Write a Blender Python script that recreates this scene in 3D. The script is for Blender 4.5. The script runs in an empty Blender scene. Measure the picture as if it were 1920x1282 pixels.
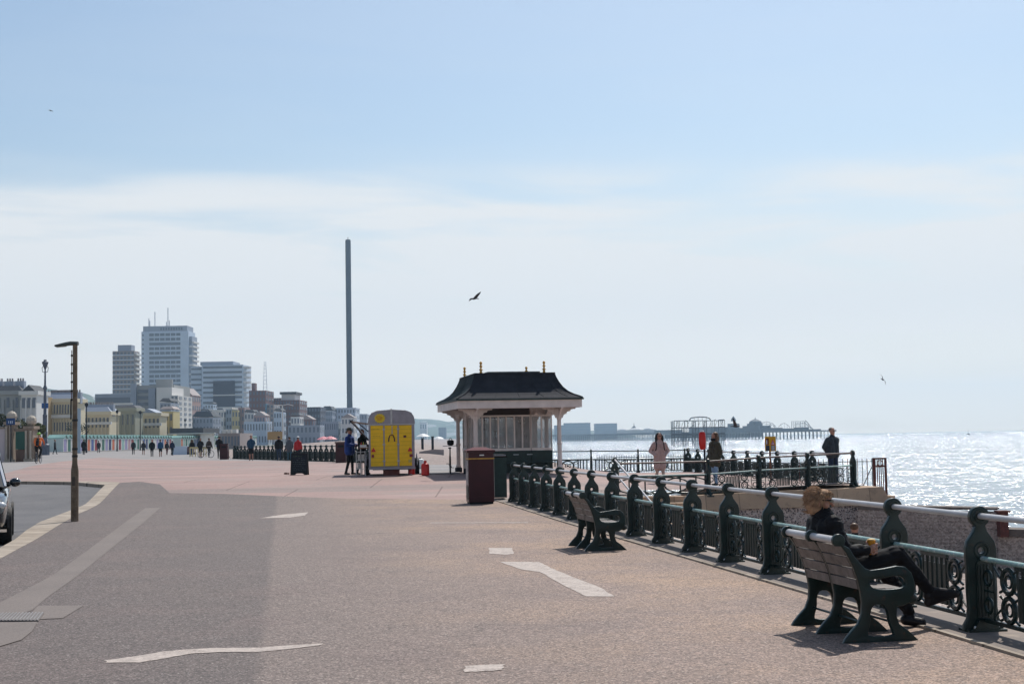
import bpy, bmesh, math, random
from mathutils import Vector, Matrix
from mathutils.noise import noise as pnoise
random.seed(7)
SC = bpy.context.scene
COL = SC.collection
rad = math.radians
# ---------------------------------------------------------------- camera
F, EYE = 2667.0, 1.7                    # focal length in photo pixels, eye height in metres
TILT, ROLL = math.atan(179.5 / F), rad(-1.03)
cam_d = bpy.data.cameras.new("camera"); cam = bpy.data.objects.new("camera", cam_d); COL.objects.link(cam)
cam_d.sensor_width = 36.0; cam_d.lens = 36.0 * F / 1920.0
cam_d.clip_start = 0.1; cam_d.clip_end = 30000
CAM_R = Matrix.Rotation(math.pi / 2 + TILT, 3, 'X') @ Matrix.Rotation(ROLL, 3, 'Z')
cam.matrix_world = Matrix.Translation((0, 0, EYE)) @ CAM_R.to_4x4()
SC.camera = cam
# ---------------------------------------------------------------- world, sun, exposure
SUN_EL, SUN_AZ = rad(53), rad(19)        # azimuth clockwise from +Y
W = bpy.data.worlds.new("World"); SC.world = W; W.use_nodes = True
nt = W.node_tree; nt.nodes.clear()
def wn(t, **k):
    n = nt.nodes.new(t)
    for a, b in k.items(): setattr(n, a, b)
    return n
wo = wn('ShaderNodeOutputWorld'); wb = wn('ShaderNodeBackground'); wb.inputs[1].default_value = 0.105
sky = wn('ShaderNodeTexSky', sky_type='NISHITA'); sky.sun_disc = False
sky.sun_elevation = SUN_EL; sky.sun_rotation = SUN_AZ
sky.air_density = 1.0; sky.dust_density = 1.6; sky.ozone_density = 1.0; sky.altitude = 0
tc = wn('ShaderNodeTexCoord'); sep = wn('ShaderNodeSeparateXYZ'); nt.links.new(tc.outputs['Generated'], sep.inputs[0])
def wm(op, a, b=None, c=None, clamp=False):
    n = wn('ShaderNodeMath', operation=op); n.use_clamp = clamp
    for i, v in enumerate((a, b, c)):
        if v is None: continue
        if isinstance(v, (int, float)): n.inputs[i].default_value = v
        else: nt.links.new(v, n.inputs[i])
    return n.outputs[0]
az = wm('ARCTAN2', sep.outputs[0], sep.outputs[1]); el = wm('ARCSINE', sep.outputs[2])
cmb = wn('ShaderNodeCombineXYZ'); nt.links.new(wm('MULTIPLY', az, 3.2), cmb.inputs[0])
nt.links.new(wm('MULTIPLY', wm('ADD', el, wm('MULTIPLY', az, 0.03)), 22.0), cmb.inputs[1])
no = wn('ShaderNodeTexNoise'); no.inputs['Scale'].default_value = 1.1; no.inputs['Detail'].default_value = 7
no.inputs['Roughness'].default_value = 0.52; no.inputs['Distortion'].default_value = 0.35
nt.links.new(cmb.outputs[0], no.inputs['Vector'])
thr = wn('ShaderNodeMapRange', interpolation_type='SMOOTHSTEP'); nt.links.new(no.outputs[0], thr.inputs[0])
thr.inputs[1].default_value = 0.36; thr.inputs[2].default_value = 0.62; thr.inputs[3].default_value = 0; thr.inputs[4].default_value = 1
low = wn('ShaderNodeMapRange', interpolation_type='SMOOTHSTEP'); nt.links.new(el, low.inputs[0])   # thin cirrus veil thickens towards the horizon
low.inputs[1].default_value = rad(12.5); low.inputs[2].default_value = rad(4.0); low.inputs[3].default_value = 0; low.inputs[4].default_value = 1
band = wn('ShaderNodeMapRange', interpolation_type='SMOOTHSTEP'); nt.links.new(el, band.inputs[0])
band.inputs[1].default_value = rad(11.3); band.inputs[2].default_value = rad(9.9); band.inputs[3].default_value = 0.07; band.inputs[4].default_value = 1
cf = wm('ADD', wm('MULTIPLY', low.outputs[0], 0.92), wm('MULTIPLY', wm('MULTIPLY', thr.outputs[0], band.outputs[0]), 0.75), clamp=True)
mx = wn('ShaderNodeMix', data_type='RGBA'); nt.links.new(cf, mx.inputs[0]); tn = wn('ShaderNodeMix', data_type='RGBA', blend_type='MULTIPLY'); tn.inputs[0].default_value = 1; nt.links.new(sky.outputs[0], tn.inputs[6]); tn.inputs[7].default_value = (.935, 1.01, 1.025, 1); nt.links.new(tn.outputs[2], mx.inputs[6])
hz = wn('ShaderNodeMapRange', interpolation_type='SMOOTHSTEP'); nt.links.new(el, hz.inputs[0])
hz.inputs[1].default_value = rad(5.5); hz.inputs[2].default_value = rad(0); hz.inputs[3].default_value = 0; hz.inputs[4].default_value = 1
cm = wn('ShaderNodeMix', data_type='RGBA'); nt.links.new(hz.outputs[0], cm.inputs[0]); cm.inputs[6].default_value = (7.6, 7.85, 8.05, 1); cm.inputs[7].default_value = (10.9, 10.0, 8.7, 1); nt.links.new(cm.outputs[2], mx.inputs[7])
nt.links.new(mx.outputs[2], wb.inputs[0]); nt.links.new(wb.outputs[0], wo.inputs[0])
sl = bpy.data.lights.new("sun", 'SUN'); sl.energy = 4.4; sl.angle = rad(0.53); sl.color = (1.0, 0.95, 0.88)
so = bpy.data.objects.new("sun", sl); COL.objects.link(so)
sd = Vector((math.sin(SUN_AZ) * math.cos(SUN_EL), math.cos(SUN_AZ) * math.cos(SUN_EL), math.sin(SUN_EL)))
so.rotation_euler = sd.to_track_quat('Z', 'Y').to_euler(); so.location = (30, 60, 200)
SC.view_settings.view_transform = 'Standard'; SC.view_settings.look = 'None'
SC.view_settings.exposure = 0.04; SC.view_settings.gamma = 1.0; SC.view_settings.use_curve_mapping = False
# ---------------------------------------------------------------- pixel <-> ground helpers (photo pixels, 1920 x 1282)
def ss(a, b, x):
    t = max(0.0, min(1.0, (x - a) / (b - a))); return t * t * (3 - 2 * t)
def lerp_tab(tab, x):
    if x <= tab[0][0]: return tab[0][1]
    for (a, va), (b, vb) in zip(tab, tab[1:]):
        if x <= b: return va + (vb - va) * (x - a) / (b - a)
    return tab[-1][1]
def G(x, y):
    g = .42 * ss(38, 52, y) * (1 - .8 * ss(1.5, 5.0, x))
    return g + .30 * ss(.25, .32, -x / max(y, 1)) * ss(55, 80, y)
def ray(px, py): return CAM_R @ Vector(((px - 960) / F, -(py - 641) / F, -1))
def gp(px, py, z=0.0):
    d = ray(px, py); return Vector((0, 0, EYE)) + d * ((z - EYE) / d.z)
def at(px, py, Y):
    d = ray(px, py); return Vector((0, 0, EYE)) + d * (Y / d.y)
def gG(px, py):
    z = 0
    for _ in range(25):
        p = gp(px, py, z); z = G(p.x, p.y)
    return p
RAILT = [(-5, 6.45), (12.1, 3.95), (20.2, 2.68), (28.9, 1.31), (38.6, -.08), (45, -.95), (200, -26)]
def RX(y): return lerp_tab(RAILT, y)
# ---------------------------------------------------------------- tagging
def tag(o, label=None, cat=None, group=None, kind=None):
    if label: o['label'] = label
    if cat: o['category'] = cat
    if group: o['group'] = group
    if kind: o['kind'] = kind
    return o
def empty(name, loc, rz=0, label=None, cat=None, group=None):
    o = bpy.data.objects.new(name, None); COL.objects.link(o); o.empty_display_size = .1
    o.location = loc; o.rotation_euler = (0, 0, rz); return tag(o, label, cat, group)
KIDS = {}
def adopt(o, parent):
    o.parent = parent; KIDS.setdefault(parent.name, []).append(o)
def copy_tree(o, parent=None):
    c = o.copy(); COL.objects.link(c)
    if parent: adopt(c, parent)
    for ch in KIDS.get(o.name, []): copy_tree(ch, c)
    return c
def link_mesh(name, me, parent=None, loc=(0, 0, 0), rot=(0, 0, 0)):
    o = bpy.data.objects.new(name, me); COL.objects.link(o); o.location = loc; o.rotation_euler = rot
    if parent: adopt(o, parent)
    return o
# ---------------------------------------------------------------- materials
def N(nt, t, **k):
    n = nt.nodes.new(t)
    for a, b in k.items(): setattr(n, a, b)
    return n
def mk(name):
    m = bpy.data.materials.new(name); m.use_nodes = True
    return m, m.node_tree, m.node_tree.nodes['Principled BSDF']
MATS = {}
def mat(name, c, rough=.6, var=.12, scale=3.0, metal=0.0, bump=0.0, bscale=40.0, spec=.28, c2=None, cmix=.5, coat=0):
    """plain surface: base colour with soft noise variation, optional second colour in blotches and a fine bump"""
    if name in MATS: return MATS[name]
    m, t, b = mk(name); L = t.links
    tcn = N(t, 'ShaderNodeTexCoord'); n1 = N(t, 'ShaderNodeTexNoise'); n1.inputs['Scale'].default_value = scale; n1.inputs['Detail'].default_value = 6
    L.new(tcn.outputs['Object'], n1.inputs['Vector'])
    mr = N(t, 'ShaderNodeMapRange'); mr.inputs[1].default_value = .3; mr.inputs[2].default_value = .7
    mr.inputs[3].default_value = 1 - var; mr.inputs[4].default_value = 1 + var; L.new(n1.outputs[0], mr.inputs[0])
    col = N(t, 'ShaderNodeMix', data_type='RGBA', blend_type='MULTIPLY'); col.inputs[0].default_value = 1
    if c2:
        n2 = N(t, 'ShaderNodeTexNoise'); n2.inputs['Scale'].default_value = scale * 2.7; n2.inputs['Detail'].default_value = 8; n2.inputs['Roughness'].default_value = .65
        L.new(tcn.outputs['Object'], n2.inputs['Vector'])
        r2 = N(t, 'ShaderNodeMapRange'); r2.inputs[1].default_value = cmix; r2.inputs[2].default_value = cmix + .12; L.new(n2.outputs[0], r2.inputs[0])
        mc = N(t, 'ShaderNodeMix', data_type='RGBA'); L.new(r2.outputs[0], mc.inputs[0]); mc.inputs[6].default_value = (*c, 1); mc.inputs[7].default_value = (*c2, 1)
        L.new(mc.outputs[2], col.inputs[6])
    else: col.inputs[6].default_value = (*c, 1)
    L.new(mr.outputs[0], col.inputs[7]); L.new(col.outputs[2], b.inputs['Base Color'])
    b.inputs['Roughness'].default_value = rough; b.inputs['Metallic'].default_value = metal
    b.inputs['Specular IOR Level'].default_value = spec; b.inputs['Coat Weight'].default_value = coat
    if bump:
        nb = N(t, 'ShaderNodeTexNoise'); nb.inputs['Scale'].default_value = bscale; nb.inputs['Detail'].default_value = 5
        L.new(tcn.outputs['Object'], nb.inputs['Vector'])
        bp = N(t, 'ShaderNodeBump'); bp.inputs['Strength'].default_value = bump; bp.inputs['Distance'].default_value = .01
        L.new(nb.outputs[0], bp.inputs['Height']); L.new(bp.outputs[0], b.inputs['Normal'])
    MATS[name] = m; return m
IRON = mat('iron_green', (.004, .0185, .0175), .38, .4, 6, spec=.38, bump=.25, bscale=60, c2=(.040, .024, .016), cmix=.60)
PIPE = mat('pipe_grey', (.46, .46, .47), .38, .1, 5, c2=(.25, .24, .24), cmix=.62, bump=.1, bscale=80)
PIPEG = mat('pipe_turquoise', (.22, .36, .35), .4, .2, 9, c2=(.50, .52, .50), cmix=.53, bump=.2, bscale=60)
PIPEB = mat('pipe_brown', (.13, .09, .08), .4, .2, 4, c2=(.3, .3, .3), cmix=.6)
WOODB = mat('bench_wood', (.15, .13, .12), .6, .35, 9, bump=.5, bscale=70, c2=(.09, .078, .07), cmix=.56)
BLACK = mat('black_cloth', (.006, .006, .008), .75, .3, 14, bump=.5, bscale=40, spec=.25)
DENIM = mat('denim_blue', (.03, .05, .09), .85, .25, 20)
DGREY = mat('dark_grey_cloth', (.03, .032, .038), .85, .25, 14)
NAVY = mat('navy_cloth', (.012, .022, .055), .8, .25, 14)
BLUEC = mat('blue_jacket', (.012, .045, .22), .7, .2, 12)
TEALB = mat('bright_blue_top', (.012, .07, .16), .7, .2, 12)
REDC = mat('red_jacket', (.42, .015, .02), .6, .15, 12)
ORNG = mat('orange_jacket', (.70, .16, .03), .6, .15, 12)
PINKC = mat('pink_beige_coat', (.43, .30, .27), .8, .1, 9)
OLIVE = mat('olive_coat', (.055, .05, .032), .85, .2, 12)
MAROONC = mat('maroon_top', (.10, .02, .03), .8, .2, 12)
SKIN = mat('skin', (.40, .21, .15), .55, .08, 12)
HAIRD = mat('dark_hair', (.02, .014, .011), .55, .3, 30)
HAIRB = mat('brown_hair', (.10, .05, .025), .5, .3, 30)
HAIRG = mat('grey_hair', (.17, .155, .14), .6, .25, 30)
HAIRF = mat('fair_brown_hair', (.34, .215, .135), .75, .4, 25, spec=.08)
SHOE = mat('shoe_black', (.012, .010, .012), .45, .2, 15)
WHITE = mat('white_paint', (.72, .72, .70), .5, .08, 4)
CREAMP = mat('cream_pink_paint', (.65, .575, .535), .5, .12, 3, c2=(.46, .32, .20), cmix=.68)
SLATE = mat('dark_lead', (.026, .028, .036), .85, .2, 3, spec=.12, bump=.2, bscale=12)
GOLD = mat('gold_paint', (.52, .28, .05), .4, .2, 10)
MAROON = mat('maroon_paint', (.045, .006, .011), .38, .15, 4)
DGREEN = mat('dark_green_paint', (.010, .030, .028), .45, .2, 8)
RUBBER = mat('rubber', (.012, .012, .013), .7, .2, 20)
STEEL = mat('steel', (.35, .36, .38), .35, .1, 8, metal=.7)
RUST = mat('rusty_iron', (.10, .035, .03), .8, .3, 8, c2=(.20, .08, .05), cmix=.55)
YELLOW = mat('yellow_panel_paint', (.84, .52, .010), .42, .08, 4)
ALU = mat('grey_aluminium', (.27, .26, .29), .45, .12, 4, metal=.3)
GREYP = mat('grey_paint', (.24, .25, .27), .5, .1, 4)
RED = mat('bright_red', (.55, .02, .015), .35, .1, 6)
CARP = mat('car_paint_black', (.010, .013, .018), .12, .1, 4, coat=1.0)
CHROME = mat('chrome', (.7, .7, .72), .12, .05, 4, metal=1.0)
GLASSD = mat('dark_glass', (.015, .02, .025), .06, .1, 3, spec=.8)
LAMPG = mat('lamp_grey_green', (.075, .085, .08), .5, .15, 5)
POLEB = mat('pole_brown', (.17, .125, .085), .8, .3, 6, c2=(.24, .19, .14), cmix=.55)
# ---------------------------------------------------------------- mesh builder
class MB:
    def __init__(s): s.v = []; s.f = []; s.m = []; s.ms = []
    def mi(s, m):
        if m not in s.ms: s.ms.append(m)
        return s.ms.index(m)
    def add(s, vs, fs, m):
        o = len(s.v); i = s.mi(m); s.v += [tuple(v) for v in vs]
        for f in fs: s.f.append(tuple(o + k for k in f)); s.m.append(i)
    def box(s, x0, x1, y0, y1, z0, z1, m, rz=0, c=None):
        vs = [Vector((x, y, z)) for z in (z0, z1) for y in (y0, y1) for x in (x0, x1)]
        if rz:
            c = Vector(c or ((x0 + x1) / 2, (y0 + y1) / 2, 0)); R = Matrix.Rotation(rz, 3, 'Z')
            vs = [R @ (v - c) + c for v in vs]
        s.add(vs, [(0, 2, 3, 1), (4, 5, 7, 6), (0, 1, 5, 4), (2, 6, 7, 3), (0, 4, 6, 2), (1, 3, 7, 5)], m)
    def tube(s, pts, r, m, n=8, caps=True, sq=1.0, up=None):
        pts = [Vector(p) for p in pts]; k = len(pts)
        rs = r if isinstance(r, (list, tuple)) else [r] * k
        vs = []; fs = []; pu = Vector(up) if up else None
        for i, p in enumerate(pts):
            d = (pts[min(i + 1, k - 1)] - pts[max(i - 1, 0)])
            if d.length < 1e-9: d = Vector((0, 0, 1))
            d.normalize()
            if pu is None: pu = Vector((0, 0, 1)) if abs(d.z) < .9 else Vector((1, 0, 0))
            a = d.cross(pu)
            if a.length < 1e-6: a = d.orthogonal()
            a.normalize(); b = a.cross(d).normalized(); pu = b
            for j in range(n):
                t = 2 * math.pi * j / n
                vs.append(p + a * (math.cos(t) * rs[i]) + b * (math.sin(t) * rs[i] * sq))
        for i in range(k - 1):
            for j in range(n):
                q = (j + 1) % n; fs.append((i * n + j, i * n + q, (i + 1) * n + q, (i + 1) * n + j))
        if caps: fs.append(tuple(reversed(range(n)))); fs.append(tuple((k - 1) * n + j for j in range(n)))
        s.add(vs, fs, m)
    def lathe(s, prof, m, c=(0, 0, 0), n=12, fl=0, sy=1.0):
        c = Vector(c); vs = []; fs = []
        for r, z in prof:
            for j in range(n):
                t = 2 * math.pi * j / n; rr = r * (1 + (fl if j % 2 else 0))
                vs.append(c + Vector((rr * math.cos(t), rr * math.sin(t) * sy, z)))
        for i in range(len(prof) - 1):
            for j in range(n):
                q = (j + 1) % n; fs.append((i * n + j, i * n + q, (i + 1) * n + q, (i + 1) * n + j))
        fs.append(tuple(reversed(range(n)))); fs.append(tuple((len(prof) - 1) * n + j for j in range(n)))
        s.add(vs, fs, m)
    def prism(s, poly, a0, a1, m, plane='xy'):
        """convex or simple polygon extruded; plane names the polygon's axes"""
        k = len(poly); vs = []
        for a in (a0, a1):
            for p, q in poly: vs.append({'xy': (p, q, a), 'xz': (p, a, q), 'yz': (a, p, q)}[plane])
        fs = [tuple(reversed(range(k))), tuple(range(k, 2 * k))] + [(i, (i + 1) % k, k + (i + 1) % k, k + i) for i in range(k)]
        s.add(vs, fs, m)
    def torus(s, c, R, r, m, axis='x', n=20, k=6, a0=0, a1=2 * math.pi):
        c = Vector(c); pts = []
        full = abs(a1 - a0 - 2 * math.pi) < 1e-6
        for i in range(n + 1):
            t = a0 + (a1 - a0) * i / n; u, w = R * math.cos(t), R * math.sin(t)
            pts.append(c + Vector({'x': (0, u, w), 'y': (u, 0, w), 'z': (u, w, 0)}[axis]))
        s.tube(pts, r, m, k, caps=not full, up={'x': (1, 0, 0), 'y': (0, 1, 0), 'z': (0, 0, 1)}[axis])
    def sphere(s, c, r, m, n=10, sc=(1, 1, 1)):
        c = Vector(c); vs = []; fs = []; h = n // 2 + 1
        for i in range(h + 1):
            ph = math.pi * i / h
            for j in range(n):
                t = 2 * math.pi * j / n
                vs.append(c + Vector((math.sin(ph) * math.cos(t) * r * sc[0], math.sin(ph) * math.sin(t) * r * sc[1], -math.cos(ph) * r * sc[2])))
        for i in range(h):
            for j in range(n):
                q = (j + 1) % n; fs.append((i * n + j, i * n + q, (i + 1) * n + q, (i + 1) * n + j))
        s.add(vs, fs, m)
    def mesh(s, me, m):
        s.add([v.co.copy() for v in me.vertices], [tuple(p.vertices) for p in me.polygons], m)
    def data(s, name, smooth=False, fix=True):
        me = bpy.data.meshes.new(name); me.from_pydata(s.v, [], s.f)
        for m in s.ms: me.materials.append(m)
        me.polygons.foreach_set('material_index', s.m)
        bm = bmesh.new(); bm.from_mesh(me)
        bmesh.ops.remove_doubles(bm, verts=bm.verts, dist=1e-6)
        if fix: bmesh.ops.recalc_face_normals(bm, faces=bm.faces)
        bm.to_mesh(me); bm.free()
        if smooth:
            me.polygons.foreach_set('use_smooth', [True] * len(me.polygons))
            try: me.set_sharp_from_angle(angle=rad(40))
            except Exception: pass
        return me
    def build(s, name, parent=None, loc=(0, 0, 0), rot=(0, 0, 0), smooth=False):
        return link_mesh(name, s.data(name, smooth), parent, loc, rot)
def plate(loops, thick, bevel=.004, res=1, up='xz'):
    """flat casting with holes: closed 2-D loops filled and extruded through a curve"""
    cu = bpy.data.curves.new('tmp', 'CURVE'); cu.dimensions = '2D'; cu.fill_mode = 'BOTH'
    cu.extrude = max(thick / 2 - bevel, .0005); cu.bevel_depth = bevel; cu.bevel_resolution = res
    for lp in loops:
        sp = cu.splines.new('POLY'); sp.points.add(len(lp) - 1); sp.use_cyclic_u = True
        for i, (a, b) in enumerate(lp): sp.points[i].co = (a, b, 0, 1)
    o = bpy.data.objects.new('tmp', cu); COL.objects.link(o)
    dg = bpy.context.evaluated_depsgraph_get(); me = bpy.data.meshes.new_from_object(o.evaluated_get(dg))
    bpy.data.objects.remove(o); bpy.data.curves.remove(cu)
    for v in me.vertices:
        x, y, z = v.co; v.co = (x, z, y) if up == 'xz' else (z, x, y)
    return me
def circ(cx, cy, r, n=18): return [(cx + r * math.cos(2 * math.pi * i / n), cy + r * math.sin(2 * math.pi * i / n)) for i in range(n)]
def smooth_loop(pts, it=2, closed=True):
    for _ in range(it):
        out = []
        for i in range(len(pts)):
            a, b = pts[i], pts[(i + 1) % len(pts)]
            out += [(a[0] * .75 + b[0] * .25, a[1] * .75 + b[1] * .25), (a[0] * .25 + b[0] * .75, a[1] * .25 + b[1] * .75)]
        pts = out
    return pts
# ---------------------------------------------------------------- haze
def haze():
    m, t, b = mk('haze_air'); t.nodes.remove(b)
    v = N(t, 'ShaderNodeVolumePrincipled'); v.inputs['Color'].default_value = (.55, .78, 1.0, 1); v.inputs['Density'].default_value = HAZE_D
    v.inputs['Anisotropy'].default_value = .45
    t.links.new(v.outputs[0], t.nodes['Material Output'].inputs['Volume'])
    mb = MB(); mb.box(-3500, 3500, -70, 5900, -22, 192, m); tag(mb.build('haze'), kind='stuff')
HAZE_D = .00016
# ================================================================ SETTING: ground, beach, sea, hills
def ground_mat(name, kind):
    m, t, b = mk(name); L = t.links
    tcn = N(t, 'ShaderNodeTexCoord'); P = tcn.outputs['Object']
    def noi(sc, det=4, ro=.55):
        n = N(t, 'ShaderNodeTexNoise'); n.inputs['Scale'].default_value = sc; n.inputs['Detail'].default_value = det; n.inputs['Roughness'].default_value = ro
        L.new(P, n.inputs['Vector']); return n.outputs[0]
    def mr(v, a, b_, c=0., d=1.):
        n = N(t, 'ShaderNodeMapRange'); L.new(v, n.inputs[0])
        for i, q in enumerate((a, b_, c, d)): n.inputs[i + 1].default_value = q
        return n.outputs[0]
    def mix(f, a, b_, bt='MIX'):
        n = N(t, 'ShaderNodeMix', data_type='RGBA', blend_type=bt)
        if isinstance(f, float): n.inputs[0].default_value = f
        else: L.new(f, n.inputs[0])
        for i, q in ((6, a), (7, b_)):
            if isinstance(q, tuple): n.inputs[i].default_value = (*q, 1)
            else: L.new(q, n.inputs[i])
        return n.outputs[2]
    def grey(v):
        n = N(t, 'ShaderNodeCombineColor'); [L.new(v, n.inputs[i]) for i in range(3)]; return n.outputs[0]
    def mth(op, a, b_):
        n = N(t, 'ShaderNodeMath', operation=op)
        for i, q in enumerate((a, b_)):
            if isinstance(q, (int, float)): n.inputs[i].default_value = q
            else: L.new(q, n.inputs[i])
        return n.outputs[0]
    sx = N(t, 'ShaderNodeSeparateXYZ'); L.new(P, sx.inputs[0])
    def vor(sc):
        n = N(t, 'ShaderNodeTexVoronoi'); n.inputs['Scale'].default_value = sc; L.new(P, n.inputs['Vector'])
        s2 = N(t, 'ShaderNodeSeparateColor'); L.new(n.outputs['Color'], s2.inputs[0]); return s2.outputs[0], n.outputs['Distance']
    def joints(_, bw, rh, ms, rot, dark):
        br = N(t, 'ShaderNodeTexBrick'); br.inputs['Scale'].default_value = 1.0; mp = N(t, 'ShaderNodeMapping'); mp.inputs['Rotation'].default_value = rot; L.new(P, mp.inputs[0]); L.new(mp.outputs[0], br.inputs['Vector'])
        br.inputs['Color1'].default_value = (1, 1, 1, 1); br.inputs['Color2'].default_value = (.78, .77, .75, 1); br.inputs['Mortar'].default_value = (dark, dark, dark, 1)
        br.inputs['Mortar Size'].default_value = ms; br.inputs['Brick Width'].default_value = bw; br.inputs['Row Height'].default_value = rh; return br.outputs['Color']
    if kind == 'tarmac':
        u = mth('ADD', sx.outputs[0], mth('MULTIPLY', sx.outputs[1], .162))      # distance across the laying lanes
        uw = mth('ADD', u, mr(noi(.8, 3), 0., 1., -.05, .05))
        lane = mr(uw, -.24, -.14)
        dark = (.106, .084, .078); light = mix(mr(uw, .2, 3.6), (.158, .122, .108), (.218, .154, .126))
        c = mix(lane, dark, light)
        sand = mth('MULTIPLY', mr(noi(.34, 6, .65), .44, .68), mr(u, .8, 4.2, .03, .72))
        c = mix(sand, c, (.34, .222, .142))
        c = mix(mth('MULTIPLY', mr(noi(.6, 4), .5, .68), .5), c, (.145, .105, .095))
        c = mix(mth('MULTIPLY', mr(noi(1.9, 5, .7), .55, .75), .35), c, (.085, .066, .060))
        a, d = vor(80.); a2, d2 = vor(38.)
        sp = mth('MULTIPLY', mr(a, 0., 1., .38, 1.58), mr(a2, 0., 1., .76, 1.24))
        c = mix(1.0, c, grey(sp), 'MULTIPLY')
        def cell(sc, feat, dist=None):
            n = N(t, 'ShaderNodeTexVoronoi', feature=feat); n.inputs['Scale'].default_value = sc
            if dist:
                nz = N(t, 'ShaderNodeTexNoise'); nz.inputs['Scale'].default_value = 1.3; nz.inputs['Detail'].default_value = 6; L.new(P, nz.inputs['Vector'])
                va = N(t, 'ShaderNodeVectorMath', operation='MULTIPLY_ADD'); L.new(nz.outputs['Color'], va.inputs[0]); va.inputs[1].default_value = (dist,) * 3; L.new(P, va.inputs[2]); L.new(va.outputs[0], n.inputs['Vector'])
            else: L.new(P, n.inputs['Vector'])
            return n
        cr = cell(.22, 'DISTANCE_TO_EDGE', .9); crm = mth('MULTIPLY', mr(cr.outputs['Distance'], .0035, .0015), mr(noi(.5, 3), .50, .56))
        c = mix(mth('MULTIPLY', crm, .6), c, (.06, .045, .04))
        gm = cell(2.3, 'F1'); sc_ = N(t, 'ShaderNodeSeparateColor'); L.new(gm.outputs['Color'], sc_.inputs[0])
        c = mix(mth('MULTIPLY', mth('MULTIPLY', mr(gm.outputs['Distance'], .075, .05), mr(sc_.outputs[0], .80, .81)), .5), c, (.07, .055, .05))
        c = mix(mth('MULTIPLY', mth('MULTIPLY', mr(gm.outputs['Distance'], .05, .035), mr(sc_.outputs[1], .90, .91)), .5), c, (.45, .40, .36))
        w = mr(a, .95, .965); c = mix(mth('MULTIPLY', w, .35), c, (.50, .45, .41))
        hgt = a; bs = .5; ro = .78
    elif kind == 'pink':
        c = mix(mr(noi(.25, 5), .35, .68), (.300, .190, .168), (.245, .165, .147))
        c = mix(mth('MULTIPLY', mr(noi(.11, 4, .6), .52, .62), .55), c, (.23, .19, .175))
        c = mix(mth('MULTIPLY', mr(noi(1.3, 5, .7), .5, .75), .4), c, (.31, .25, .20))
        mq = N(t, 'ShaderNodeMapping'); mq.inputs['Scale'].default_value = (.045, .35, 1); L.new(P, mq.inputs[0]); ns = N(t, 'ShaderNodeTexNoise'); ns.inputs['Scale'].default_value = 1; ns.inputs['Detail'].default_value = 5; L.new(mq.outputs[0], ns.inputs['Vector'])
        c = mix(mth('MULTIPLY', mr(ns.outputs[0], .54, .60), .6), c, (.185, .150, .138)); c = mix(mth('MULTIPLY', mr(ns.outputs[0], .42, .36), .5), c, (.40, .27, .24))
        br = N(t, 'ShaderNodeTexBrick'); br.inputs['Scale'].default_value = .22; L.new(P, br.inputs['Vector'])
        br.inputs['Color1'].default_value = br.inputs['Color2'].default_value = (1, 1, 1, 1); br.inputs['Mortar'].default_value = (.55, .5, .48, 1)
        br.inputs['Mortar Size'].default_value = .006; br.inputs['Brick Width'].default_value = 1.0; br.inputs['Row Height'].default_value = .9
        c = mix(1.0, c, br.outputs['Color'], 'MULTIPLY')
        a, d = vor(40.); c = mix(1.0, c, grey(mr(a, 0., 1., .8, 1.18)), 'MULTIPLY'); hgt = a; bs = .3; ro = .75
    elif kind == 'road':
        c = mix(mr(noi(.5, 5), .35, .7), (.085, .083, .088), (.125, .12, .122)); a, d = vor(60.)
        c = mix(1.0, c, grey(mr(a, 0., 1., .7, 1.3)), 'MULTIPLY'); hgt = a; bs = .4; ro = .8
    elif kind == 'grey':
        c = mix(mr(noi(.3, 5), .35, .7), (.20, .19, .19), (.27, .25, .24)); a, d = vor(30.)
        c = mix(1.0, c, grey(mr(a, 0., 1., .8, 1.2)), 'MULTIPLY'); hgt = a; bs = .3; ro = .85
    elif kind == 'strip':
        c = mix(mr(noi(.9, 5), .35, .7), (.176, .148, .134), (.152, .128, .117)); a, d = vor(110.)
        c = mix(1.0, c, grey(mr(a, 0., 1., .78, 1.22)), 'MULTIPLY'); hgt = a; bs = .3; ro = .85
    elif kind == 'pebble':
        a, d = vor(16.); a2, d2 = vor(5.)
        c = mix(a, (.17, .128, .115), (.35, .28, .25)); c = mix(1.0, c, grey(mr(a2, 0., 1., .75, 1.15)), 'MULTIPLY')
        c = mix(mr(noi(.06, 4), .4, .65), c, mix(.5, c, (.28, .215, .19)))
        hgt = d; bs = 1.0; ro = .8
    elif kind == 'flint':
        a, d = vor(15.); a2, d2 = vor(27.)
        c = mix(mr(a, .0, 1.), (.30, .235, .20), (.54, .43, .37)); c = mix(mr(a2, .72, .8), c, (.07, .055, .055)); c = mix(mr(a2, .1, .02), c, (.50, .43, .38))
        c = mix(mr(noi(.7, 5), .45, .75), c, (.31, .245, .215)); hgt = d; bs = .8; ro = .7
    elif kind == 'groyne':
        br = N(t, 'ShaderNodeTexBrick'); br.inputs['Scale'].default_value = 1.0
        mp = N(t, 'ShaderNodeMapping'); mp.inputs['Rotation'].default_value = (rad(90), 0, 0); L.new(P, mp.inputs[0]); L.new(mp.outputs[0], br.inputs['Vector'])
        br.inputs['Color1'].default_value = (.25, .20, .178, 1); br.inputs['Color2'].default_value = (.35, .285, .25, 1); br.inputs['Mortar'].default_value = (.36, .30, .265, 1)
        br.inputs['Mortar Size'].default_value = .022; br.inputs['Brick Width'].default_value = .26; br.inputs['Row Height'].default_value = .105
        a, d = vor(24.); c = mix(1.0, br.outputs['Color'], grey(mr(a, 0., 1., .6, 1.45)), 'MULTIPLY')
        c = mix(mr(noi(.5, 5), .5, .75), c, (.19, .155, .14)); c = mix(mr(a, .95, .97), c, (.32, .28, .25)); hgt = a; bs = .6; ro = .8
    elif kind == 'coping':
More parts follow.
